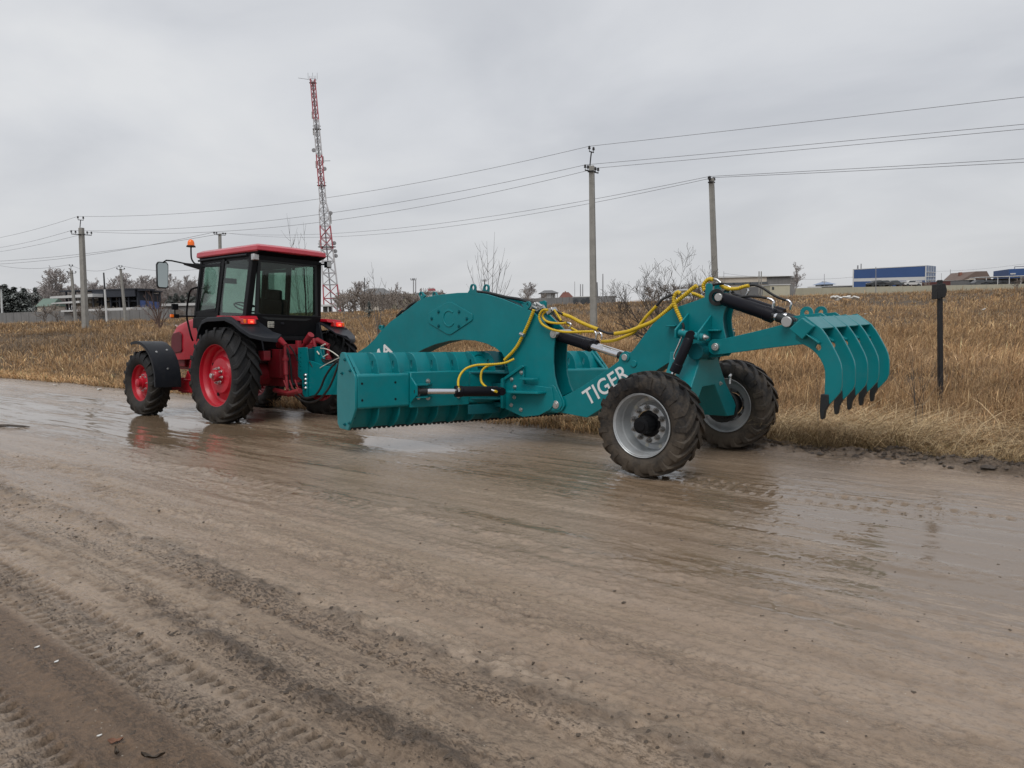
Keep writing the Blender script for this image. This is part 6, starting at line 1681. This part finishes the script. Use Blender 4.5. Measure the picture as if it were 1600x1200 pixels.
# dark open steel shed, left
b = Bld('steel_shed', 'dark open sided steel shed with a blue tarp on its right end', 'shed', 104, 216, 153, 150)
zt = b.z(454); zr = b.z(451, True); g0 = b.base; W = b.W
b.box('roof', -.6, W+.3, -1.0, 5, zt-.25, zt, 'shed_dark', z1r=zr+.05)
b.box('back_wall', W*.25, W-.05, 4.5, 4.8, g0, zt-.3, 'shed_wall', z1r=zr-.3); b.box('inner_wall', W*.40, W*.42, 1, 4.5, g0, zt-.3, 'shed_dark')
b.box('fascia', W*.42, W, -.9, -.6, zr-1.5, zr-.1, 'shed_dark')
for k in range(9): b.box('column', W*k/8*.99+.05, W*k/8*.99+.32, -.3, .0, g0, zt-.2, 'shed_dark')
for f in (.30, .55): b.box('girder', W*.42, W, .05, .3, g0+(zt-g0)*f+2.0, g0+(zt-g0)*f+2.3, 'shed_dark')
for k in range(5): b.box('inner_column', W*(.45+.12*k), W*(.45+.12*k)+.25, 2.5, 2.8, g0, zt-.3, 'tower_steel')
b3 = Bld('shed', 'x', 'shed', 216, 250, 150, 153); sz = b3.z(452); sr = b3.z(457, True)
b3.e['label'] = 'dark gabled end bay of the steel shed with a blue tarpaulin wall'; b3.e['category'] = 'shed'
b3.box('roof', -.2, b3.W+.5, -.4, 3, sz-.3, sz, 'shed_dark', z1r=sr); b3.box('upper_wall', 0, b3.W, .4, .6, sz-5.0, sz-.3, 'shed_wall', z1r=sr-.3)
b3.box('tarp', .3, b3.W-.2, .0, .15, b3.base, sz-2.1, 'tarp', z1r=sr-1.9)
for k in range(4): b3.box('column', b3.W*k/3.05, b3.W*k/3.05+.25, -.1, .2, b3.base, sz-.3, 'shed_dark')
b3.box('back_wall', 0, b3.W, 2.6, 2.9, b3.base, sz-.3, 'shed_wall', z1r=sr-.3)
# pale mezzanine frame left of the shed
b = Bld('loading_frame', 'pale slabs on dark posts, an unfinished frame left of the shed', 'frame', 62, 145, 152, 148); W = b.W
for v0, v1, s0 in ((464, 467, 18), (474, 475.5, 17), ):
    b.box('slab', W*.2 if v0 < 470 else W*.22, W if v0 < 470 else W*.75, 0, 5, b.z(v1), b.z(v0), 'w_white', z1r=b.z(v0-2))
for k, f in enumerate((.52, .57, .72, .78, .95)): b.box('post', W*f, W*f+.22, .5, .7, b.base, b.z(462), 'iron')
b.box('back_panel', W*.25, W*.9, 5.2, 5.4, b.base, b.z(468), 'w_beige')
b = Bld('low_shed', 'long low shed with a whitish roof edge in front of the dark steel shed', 'shed', 94, 206, 134, 131); W = b.W
b.box('roof', 0, W, 0, 5, b.z(487.5), b.z(485), 'w_white', z1r=b.z(480, True)); b.box('wall', .2, W-.2, .5, 4.8, b.base, b.z(487), 'concrete_far', z1r=b.z(482.5, True))
b = Bld('concrete_fence', 'long grey concrete panel fence at the far left edge of the field', 'fence', -60, 130, 150, 138); W = b.W
for k in range(16): b.box('panel', W*k/16+.04, W*(k+1)/16-.04, 0, .15, b.base, b.z(491), 'concrete_far', z1r=b.z(491))
b = Bld('concrete_fence', 'grey fence seen below the steel shed, left of the tractor', 'fence', 130, 262, 128, 120); W = b.W
for k in range(9): b.box('panel', W*k/9+.04, W*(k+1)/9-.04, 0, .15, b.base, b.z(487), 'concrete_far')
b = Bld('green_roof_house', 'small house with a pale green roof beside the lone spruce on the left', 'house', 54, 79, 175); W = b.W
b.box('wall', .3, W-.3, .3, 6, b.base, b.z(478), 'w_beige'); b.hip('roof', 0, W, 0, 6.4, b.z(479), b.z(466), 'r_green', gable=True)
b.box('window', W*.45, W*.6, .22, .29, b.z(487), b.z(481), 'far_glass')
b = Bld('low_warehouse', 'long low building with a whitish roof behind the indicator of the tractor', 'warehouse', 250, 312, 160); W = b.W
b.box('wall', 0, W, .3, 8, b.base, b.z(478), 'concrete_far'); b.box('roof', -.2, W+.2, 0, 8.4, b.z(478.5), b.z(474.5), 'w_white')
b = Bld('concrete_fence', 'low grey fence behind the tractor between the cab and the indicator', 'fence', 255, 320, 140); W = b.W
for k in range(6): b.box('panel', W*k/6+.03, W*(k+1)/6-.03, 0, .15, b.base, b.z(484), 'concrete_far')
b = Bld('white_pavilion', 'small white open shed at the foot of the lattice mast', 'shed', 497, 526, 215); W = b.W
b.box('roof', 0, W, 0, 5, b.z(479), b.z(476), 'w_white')
for k in range(3): b.box('post', W*k/2.1, W*k/2.1+.3, .3, .6, b.base, b.z(478.5), 'w_white')
b.box('back_wall', .3, W*.5, 4, 4.3, b.base, b.z(479), 'concrete_far')
# middle
b = Bld('hip_roof_house', 'two storey house with a grey hip roof left of the arch', 'house', 555, 609, 170); W = b.W
b.box('wall', .8, W-.8, .8, 8, b.base, b.z(461), 'w_beige'); b.hip('roof', -.2, W+.2, 0, 9, b.z(461.5), b.z(450), 'w_grey', .27)
for k in range(4): b.box('window', W*(.2+.18*k), W*(.2+.18*k)+.8, .70, .79, b.z(470), b.z(464.5), 'far_glass')
b = Bld('yellow_building', 'flat yellowish building right of the house with the grey hip roof', 'building', 608, 648, 175); W = b.W
b.box('wall', 0, W, 0, 8, b.base, b.z(460.5), 'w_yellow'); b.box('parapet', -.2, W+.2, -.2, 8.2, b.z(460.4), b.z(459), 'w_white')
for k in range(5): b.box('window', W*(.1+.18*k), W*(.1+.18*k)+.9, -.08, -.01, b.z(468), b.z(463.5), 'far_glass')
b = Bld('white_building', 'low white building with a red sign behind the arch', 'building', 648, 690, 180); W = b.W
b.box('wall', 0, W, 0, 8, b.base, b.z(459.5), 'w_white'); b.box('roof', -.2, W+.2, -.2, 8.2, b.z(459.4), b.z(457.5), 'w_grey')
sg = b.box('sign_board', W*.5, W*.76, .6, 1.0, b.z(459), b.z(451.5), 'tower_red'); b.box('sign_band', W*.5, W*.76, .45, .58, b.z(457), b.z(455), 'w_white', sg); b.box('sign_pole', W*.55, W*.72, .6, 1.0, b.z(451.4), b.z(450), 'w_white', sg)
b = Bld('white_house', 'small white house with a grey hip roof left of the dark red roof', 'house', 843, 873, 150); W = b.W
b.box('wall', .5, W*.62, .6, 6, b.base, b.z(457.5), 'w_white'); b.box('porch_wall', W*.62+.02, W-.5, 2.0, 6, b.base, b.z(457.5), 'w_white'); b.hip('roof', -.1, W+.1, 0, 6.6, b.z(458.2), b.z(453), 'w_grey', .3)
b.box('window', W*.26, W*.38, .50, .58, b.z(463), b.z(459.5), 'far_glass')
for k in range(3): b.box('porch_post', W*(.66+.13*k), W*(.66+.13*k)+.15, .7, .85, b.base, b.z(458), 'w_white')
b = Bld('red_roof_house', 'small brick house with a dark red gable roof beside the white house', 'house', 875, 897, 160); W = b.W
b.box('wall', .6, W-.4, .5, 6, b.base, b.z(464), 'w_brick'); b.hip('roof', 0, W, 0, 6.4, b.z(465.5), b.z(456), 'r_red', .3); b.box('chimney', W*.42, W*.5, 2.5, 3.1, b.z(460), b.z(454.5), 'w_brick')
b = Bld('field_fence', 'grey plank fence at the far side of the field below the white house', 'fence', 800, 962, 140, 132); W = b.W
for k in range(14): b.box('panel', W*k/14+.03, W*(k+1)/14-.03, 0, .1, b.base, b.z(467.5), 'concrete_far', z1r=b.z(467))
b = Bld('farm_trailer', 'dark flat trailer with a pale top edge parked left of the tall pole', 'trailer', 896, 921, 120); W = b.W
b.box('load_bed', 0, W*.78, 0, 2.2, b.z(471.5), b.z(464.5), 'van_grey'); b.box('top_edge', 0, W*.98, -.05, 2.3, b.z(464.6), b.z(463.3), 'w_white'); b.box('cab', W*.78, W, 0, 2.2, b.z(472), b.z(464.6), 'far_dark')
for f in (.15, .62, .88):
    m = MB(b.e.location); c = b.P(W*f, -.1, b.z(471.5)); m.cyl(c, c+b.y*.4, .42); m.build('wheel', M['far_dark'], b.e)
# right
b = Bld('beige_building', 'long low beige industrial building behind the right concrete pole', 'building', 1113, 1242, 178, 176); W = b.W
b.box('wall', 0, W*.66, 0, 7, b.base, b.z(435), 'w_beige', z1r=b.z(434)); b.box('dark_wall', W*.66+.02, W, .2, 7, b.base, b.z(435.5), 'concrete_far', z1r=b.z(433, True)); b.box('roof', -.3, W+.3, -.3, 7.3, b.z(435)+.02, b.z(432), 'w_white', z1r=b.z(431, True))
b.box('lower_band', 0, W*.66, -.12, -.02, b.base, b.z(450), 'w_grey')
for k in range(6): b.box('window', W*(.05+.1*k), W*(.05+.1*k)+2.2, -.2, -.13, b.z(446), b.z(442.5), 'far_glass')
b = Bld('cream_hut', 'small cream hut with one dark window before the beige building', 'hut', 1203, 1234, 140); W = b.W
b.box('wall', 0, W, 0, 4, b.base, b.z(446), 'w_cream'); b.box('roof', -.1, W+.1, -.1, 4.1, b.z(445.9), b.z(444.5), 'w_white'); b.box('window', W*.1, W*.2, -.08, -.01, b.z(452.5), b.z(448.5), 'far_dark')
b = Bld('pavilion', 'tiny pavilion with a blue grey hip roof left of the blue warehouse', 'pavilion', 1281, 1307, 260); W = b.W
b.box('wall', W*.15, W*.85, 1, 6, b.base, b.z(444), 'far_glass'); b.hip('roof', 0, W, 0, 7, b.z(444.5), b.z(440), 'blue_pale', .35); b.box('lantern', W*.4, W*.6, 2.8, 4.2, b.z(441), b.z(439), 'w_white')
b.box('low_wall', -4, W+4, .2, .5, b.base, b.z(447.5), 'w_white')
for (u0, u1, vt, mt, lb) in ((1252, 1283, 450, 'w_white', 'flat white shed roof right of the cream hut'), (1294, 1332, 446.5, 'w_white', 'low white shed at the left end of the blue warehouse')):
    b = Bld('low_shed', lb, 'shed', u0, u1, 230); b.box('wall', 0, b.W, .2, 5, b.base, b.z(vt+1.2), 'concrete_far'); b.box('roof', -.2, b.W+.2, 0, 5.3, b.z(vt+1.2), b.z(vt), mt)
b = Bld('warehouse', 'large blue warehouse with a white band and white trim', 'warehouse', 1333.5, 1446, 224, 217); W = b.W
zt, zr = b.z(420.5), b.z(414.5, True); HB = zt-b.z(450); HR = zr-b.z(450, True)
def row(f0, f1, nm, mt, d=0): b.box(nm, 0, W, d, d+.3, zt-HB*f1, zt-HB*f0, mt, z1r=zr-HR*f0) if f1 < 1 else b.box(nm, 0, W, d, d+.3, b.base, zt-HB*f0, mt, z1r=zr-HR*f0)
m = MB(b.e.location)
def quad(nm, f0, f1, mt, d):
    m_ = MB(b.e.location); z00, z01, z10, z11 = zt-HB*f1, zt-HB*f0, zr-HR*f1, zr-HR*f0
    m_.hexa([b.P(0, d, z00), b.P(W, d, z10), b.P(W, d+.3, z10), b.P(0, d+.3, z00)], [b.P(0, d, z01), b.P(W, d, z11), b.P(W, d+.3, z11), b.P(0, d+.3, z01)]); return m_.build(nm, M[mt], b.e)
quad('upper_cladding', .03, .50, 'blue_wall', 0); quad('white_band', .50, .66, 'w_white', .003); quad('lower_cladding', .66, 1.15, 'blue_wall', 0); quad('roof_trim', 0, .03, 'w_white', -.05)
b.box('corner_trim', -.3, .0, -.1, .3, b.base, zt, 'w_white')
for f in (.6,): b.box('corner_trim', W-.25, W+.05, -.12, -.02, b.base, zr, 'w_white')
e1 = B(1446, 470, 217); e2 = B(1461, 470, 222); bs_o = b.e
m_ = MB(bs_o.location); zA, zB = zr, B(1461, 416, 222).z; g_ = b.base
e1.z = e2.z = 0
m_.hexa([e1+Vector((0, 0, g_)), e2+Vector((0, 0, g_)), e2+b.y*.3+Vector((0, 0, g_)), e1+b.y*.3+Vector((0, 0, g_))], [e1+Vector((0, 0, zA)), e2+Vector((0, 0, zB)), e2+b.y*.3+Vector((0, 0, zB)), e1+b.y*.3+Vector((0, 0, zA))]); m_.build('end_wall', M['blue_pale'], bs_o)
m_ = MB(bs_o.location)
for k in range(1, 4):
    c = e1.lerp(e2, k/4)-b.y*.06; m_.box(c+Vector((0, 0, (g_+zA)/2)), (.12, .12, zA-g_))
for f in (.3, .5, .66): 
    c0_, c1_ = e1-b.y*.06+Vector((0, 0, zA-HR*f)), e2-b.y*.06+Vector((0, 0, zB-HR*f*.95)); m_.tube([c0_, c1_], .1, 4)
m_.build('end_wall_frame', M['w_white'], bs_o)
b.box('roof_vent', W*.05, W*.07, 3, 3.6, zt-.3, zt+1.2, 'tower_steel'); b.box('roof_vent', W*.10, W*.115, 3, 3.6, zt-.3, zt+1.6, 'tower_steel')
# cream wall along the right of the field
b = Bld('cream_wall', 'long pale cream wall along the far right edge of the field', 'wall', 1238, 1700, 190, 135); W = b.W
for k in range(22):
    f0, f1 = k/22, (k+1)/22
    b.box('panel', W*f0+.02, W*f1-.02, 0, .2, b.base-.5, b.z(450.5)+(b.z(441.5, True)-b.z(450.5))*f0, 'w_cream', z1r=b.z(450.5)+(b.z(441.5, True)-b.z(450.5))*f1)
b = Bld('maroon_fence', 'dark red fence in front of the blue warehouse', 'fence', 1400, 1484, 195, 180); W = b.W
for k in range(10): b.box('panel', W*k/10+.02, W*(k+1)/10-.02, 0, .12, b.base, b.z(444), 'maroon', z1r=b.z(444))
def car(b, s0, L_, v0, mt, d=0):
    z0 = b.z(v0); o = MB(b.e.location)
def parked(u, D, col_, label, group=None):
    a = B(u, 445, D); g_ = B(u, 447.5, D).z; e_ = empty('parked_car', (a.x, a.y, g_), (0, 0, atan2(R_AX.y, R_AX.x)), label, 'car', group); m_ = MB()
    prof = [(-2.1, .35), (-2.1, .85), (-1.4, .95), (-.8, 1.42), (.7, 1.45), (1.3, .98), (2.05, .85), (2.1, .35)]; m_.prism(prof, -.85, .85); m_.build('body', M[col_], e_, bevel=.08)
    m_ = MB(); m_.prism([(-1.25, .97), (-.75, 1.36), (.65, 1.38), (1.12, .99)], -.87, .87); m_.build('window', M['far_glass'], e_)
    for x_ in (-1.3, 1.3):
        for s_ in (-1, 1): m_ = MB(); m_.cyl((x_, s_*.88, .33), (x_, s_*.66, .33), .33, n=14); m_.build('wheel', M['far_dark'], e_)
b = Bld('car_shelter', 'open glass fronted shelter on the wall before the blue warehouse', 'shelter', 1362, 1440, 188, 187); W = b.W
b.box('roof', 0, W, 0, 4, b.z(442.2), b.z(441.2), 'w_white', z1r=b.z(438.5, True))
for k in range(6): b.box('post', W*k/5.05, W*k/5.05+.15, .1, .25, b.base, b.z(442), 'w_white')
b.box('back_wall', 0, W*.55, 4, 4.2, b.base, b.z(443), 'far_dark')
for u, c_, lb in ((1370, 'far_dark', 'dark car under the shelter before the blue warehouse, leftmost'), (1381, 'w_grey', 'grey car in the middle under the shelter before the blue warehouse'), (1396, 'van_grey', 'dark grey car right of the grey one under the shelter'), (1424, 'w_white', 'white car beside the bare bush before the blue warehouse')): parked(u, 188, c_, lb)
b = Bld('brown_roof_house', 'house with a brown gable roof and two chimneys right of the warehouse', 'house', 1501, 1548, 205); W = b.W
b.box('wall', 1.2, W-.8, .5, 9, b.base, b.z(437), 'w_beige'); 
m_ = MB(b.e.location); P = b.P; z0, z1 = b.z(437.5), b.z(424.5)
m_.add([P(.2, 0, z0), P(W*.48, 0, z1), P(W*.5, 0, z0), P(W, 0, z0), P(W*.84, 0, z1), P(0, 9, z0), P(W*.3, 9, z1), P(W*.9, 9, z1), P(W, 9, z0)], [(0, 2, 1), (1, 2, 3, 4), (5, 6, 7, 8), (0, 1, 6, 5), (1, 4, 7, 6), (4, 3, 8, 7), (0, 5, 8, 3, 2)])
m_.build('roof', M['r_brown'], b.e)
m_ = MB(b.e.location); m_.add([P(.9, -.04, z0), P(W*.235, -.04, z1-.9) if False else P(W*.40, -.04, z1-1.6), P(W*.47, -.04, z0)], [(0, 2, 1)]); m_.add([P(.9, -.02, z0), P(W*.40, -.02, z1-1.6), P(W*.47, -.02, z0)], [(0, 1, 2)]); m_.build('gable', M['w_beige'], b.e)
for f in (.20, .70): b.box('chimney', W*f, W*f+.7, 3.5, 4.2, z0, b.z(424) if f > .5 else b.z(424.5), 'w_brick')
b = Bld('canopy', 'long flat canopy with parked vehicles right of the brown roofed house', 'canopy', 1522, 1650, 180, 175); W = b.W
b.box('roof', 0, W, 0, 5, b.z(434), b.z(433), 'w_white', z1r=b.z(428.5, True))
for k in range(8): b.box('post', W*k/7.05, W*k/7.05+.16, .1, .26, b.base, b.z(434)+(b.z(428.5, True)-b.z(434))*k/7-.1, 'w_white')
b.box('back_wall', 0, W, 5, 5.2, b.base, b.z(436), 'w_grey', z1r=b.z(431, True))
for u, c_, lb in ((1529, 'van_grey', 'grey car at the left end of the long canopy'), (1543, 'far_dark', 'dark car second under the long canopy'), (1556, 'w_grey', 'grey car in the middle of the long canopy'), (1568, 'van_grey', 'charcoal car right of the middle under the long canopy')): parked(u, 180, c_, lb)
b = Bld('storage_row', 'low grey container row between the warehouse and the brown roofed house', 'containers', 1462, 1524, 190, 186); W = b.W
b.box('body', 0, W, 0, 3, b.base, b.z(439.5), 'w_grey', z1r=b.z(438, True)); b.box('roof', -.1, W+.1, -.1, 3.1, b.z(439.5)+.02, b.z(438.8), 'w_white', z1r=b.z(437.4, True))
b = Bld('blue_building', 'blue building with roof railing at the right edge', 'building', 1575, 1680, 210, 206); W = b.W
b.box('wall', 0, W, 0, 12, b.base, b.z(420.5), 'blue_wall', z1r=b.z(419)); b.box('sign_strip', W*.02, W*.10, -.1, -.02, b.z(429), b.z(427), 'w_white')
m_ = MB(b.e.location)
for s_ in (2.0, 4.4, 6.5): m_.tube([b.P(s_, 2, b.z(421)), b.P(s_, 2, b.z(416.5))], .1, 4)
m_.tube([b.P(2.0, 2, b.z(416.5)), b.P(6.5, 2, b.z(416.5))], .1, 4); m_.build('roof_railing', M['tower_steel'], b.e)

# ------------------------------------------------------------------ black post with a box
p0 = V(1469.5, 640, Z=0); p0.z = gz(p0.x, p0.y)-.05; Dp = float(np.dot(np.array(p0)-CAMP, np.array([CW, SW, 0])))
pt = B(1468.5, 437.5, Dp); e_ = empty('black_post', p0, (0, 0, 0), 'black metal post with a small box on top standing in the straw', 'post'); d = pt-p0
m = MB(); x_ = R_AX*.032; y_ = F_AX*.032
m.hexa([-x_-y_, x_-y_, x_+y_, -x_+y_], [d-x_*.9-y_, d+x_*.9-y_, d+x_*.9+y_, d-x_*.9+y_]); m.build('shaft', M['post'], e_, bevel=.006)
m = MB(); c = d*.915; hb = d.length*.115/2+.0
def pf(a, b_, t): return c+R_AX*a+Vector((0, 0, b_))+F_AX*t
k_ = Dp/FOC
m.prism([(-8.0*k_, -12.0*k_), (-2*k_, -12.0*k_), (-2*k_, 11.0*k_), (-8.0*k_, 11.0*k_)], -.075, .09, pf); m.prism([(-2.0*k_, -10*k_), (5*k_, -10*k_), (7.6*k_, -2.0*k_), (7.9*k_, 2*k_), (5*k_, 11.5*k_), (-1.0*k_, 12*k_), (-2.0*k_, 11*k_)], -.06, .07, pf)
m.build('box', M['post'], e_, bevel=.008)
# rubbish in the field
rn = random.Random(4)
for (u, v, D, lb, w_) in ((1321, 467, 62, 'heap of whitish rubbish in the field left of the lamp post', .9), (1532, 484, 34, 'white scrap caught in the grass right of the black post', .16), (1349, 491, 34, 'small white scrap in the grass above the ripper', .14)):
    p = B(u, v, D); m = MB()
    for k in range(9 if w_ > .5 else 2):
        c = Vector((rn.uniform(-w_, w_), rn.uniform(-w_, w_)*.5, rn.uniform(0, .25)*w_)); m.box(c, (w_*rn.uniform(.3, .7), w_*rn.uniform(.2, .5), w_*rn.uniform(.06, .25)), Matrix.Rotation(rn.uniform(-.6, .6), 3, 'X') @ Matrix.Rotation(rn.uniform(0, 3), 3, 'Z'))
    o = m.build('rubbish', M['paper'], None, bevel=.02); o.location = p; tag(o, lb, 'rubbish')

# ------------------------------------------------------------------ camera
cam = bpy.data.cameras.new('camera'); co = bpy.data.objects.new('camera', cam); col.objects.link(co); scn.camera = co
cam.sensor_width = 36; cam.lens = 36*FOC/1600; cam.clip_start = .05; cam.clip_end = 6000
fw = Vector((CW, SW, 0)); rt = Vector((SW, -CW, 0)); zz = Vector((0, 0, 1))
view = fw*cos(PIT)-zz*sin(PIT); up0 = fw*sin(PIT)+zz*cos(PIT)
R = rt*cos(ROL)-up0*sin(ROL); U = rt*sin(ROL)+up0*cos(ROL)
co.matrix_world = Matrix(((R.x, U.x, -view.x, CAMP[0]), (R.y, U.y, -view.y, CAMP[1]), (R.z, U.z, -view.z, CAMP[2]), (0, 0, 0, 1)))

# ------------------------------------------------------------------ overcast daylight
SUN_EL, SUN_AZ = radians(58), radians(118)      # azimuth measured from +X towards +Y
sd = Vector((cos(SUN_EL)*cos(SUN_AZ), cos(SUN_EL)*sin(SUN_AZ), sin(SUN_EL)))
w = bpy.data.worlds.new('World'); scn.world = w; w.use_nodes = True
N, L = w.node_tree.nodes, w.node_tree.links
bg = N['Background']
sky = N.new('ShaderNodeTexSky'); sky.sky_type = 'NISHITA'; sky.sun_disc = False
sky.sun_elevation = SUN_EL; sky.sun_rotation = pi/2-SUN_AZ; sky.dust_density = 3
tc = N.new('ShaderNodeTexCoord'); sp = N.new('ShaderNodeSeparateXYZ'); L.new(tc.outputs['Generated'], sp.inputs[0])
den = maths(N, L, 'ADD', maths(N, L, 'MAXIMUM', sp.outputs['Z'], 0), .22)
cx = maths(N, L, 'DIVIDE', sp.outputs['X'], den); cy = maths(N, L, 'DIVIDE', sp.outputs['Y'], den)
cb = N.new('ShaderNodeCombineXYZ'); L.new(cx, cb.inputs[0]); L.new(cy, cb.inputs[1])
def cn(scale, detail, rough, off, dist=.4):
    mp = N.new('ShaderNodeMapping'); mp.inputs['Location'].default_value = off; mp.inputs['Scale'].default_value = (1, 1.2, 1); mp.inputs['Rotation'].default_value = (0, 0, .9); L.new(cb.outputs[0], mp.inputs['Vector'])
    t = N.new('ShaderNodeTexNoise'); t.inputs['Scale'].default_value = scale; t.inputs['Detail'].default_value = detail; t.inputs['Roughness'].default_value = rough; t.inputs['Distortion'].default_value = dist
    L.new(mp.outputs[0], t.inputs['Vector']); return t.outputs['Fac']
c1 = cn(1.15, 6, .50, (2.3, 4.1, 0)); c2_ = cn(.35, 3, .5, (7.7, 1.2, 3))
cl = maths(N, L, 'ADD', maths(N, L, 'MULTIPLY', c1, .6), maths(N, L, 'MULTIPLY', c2_, .4))
cloud = ramp(N, L, cl, [(.34, (.485, .505, .55)), (.47, (.585, .603, .64)), (.58, (.69, .705, .735)), (.68, (.77, .78, .795))])
hz = ramp(N, L, sp.outputs['Z'], [(0., 1), (.25, 0)])
cloud = mix(N, L, maths(N, L, 'MULTIPLY', hz, .75), cloud, (.66, .665, .675))
nis = mix(N, L, 1.0, sky.outputs[0], (.10, .10, .10), 'MULTIPLY')
L.new(mix(N, L, .93, nis, cloud), bg.inputs['Color']); bg.inputs['Strength'].default_value = 1.0
sl = bpy.data.lights.new('sun', 'SUN'); sl.energy = 1.65; sl.angle = radians(35); sl.color = (1, .97, .93)
so = bpy.data.objects.new('sun', sl); col.objects.link(so); so.rotation_euler = sd.to_track_quat('Z', 'Y').to_euler(); so.location = (0, 0, 30)

scn.view_settings.view_transform = 'Standard'; scn.view_settings.look = 'None'; scn.view_settings.exposure = 0; scn.view_settings.gamma = 1
scn.render.engine = 'CYCLES'
scn.cycles.max_bounces = 8; scn.cycles.transparent_max_bounces = 16; scn.cycles.diffuse_bounces = 3; scn.cycles.glossy_bounces = 3
scn.cycles.use_denoising = True; scn.cycles.use_adaptive_sampling = True
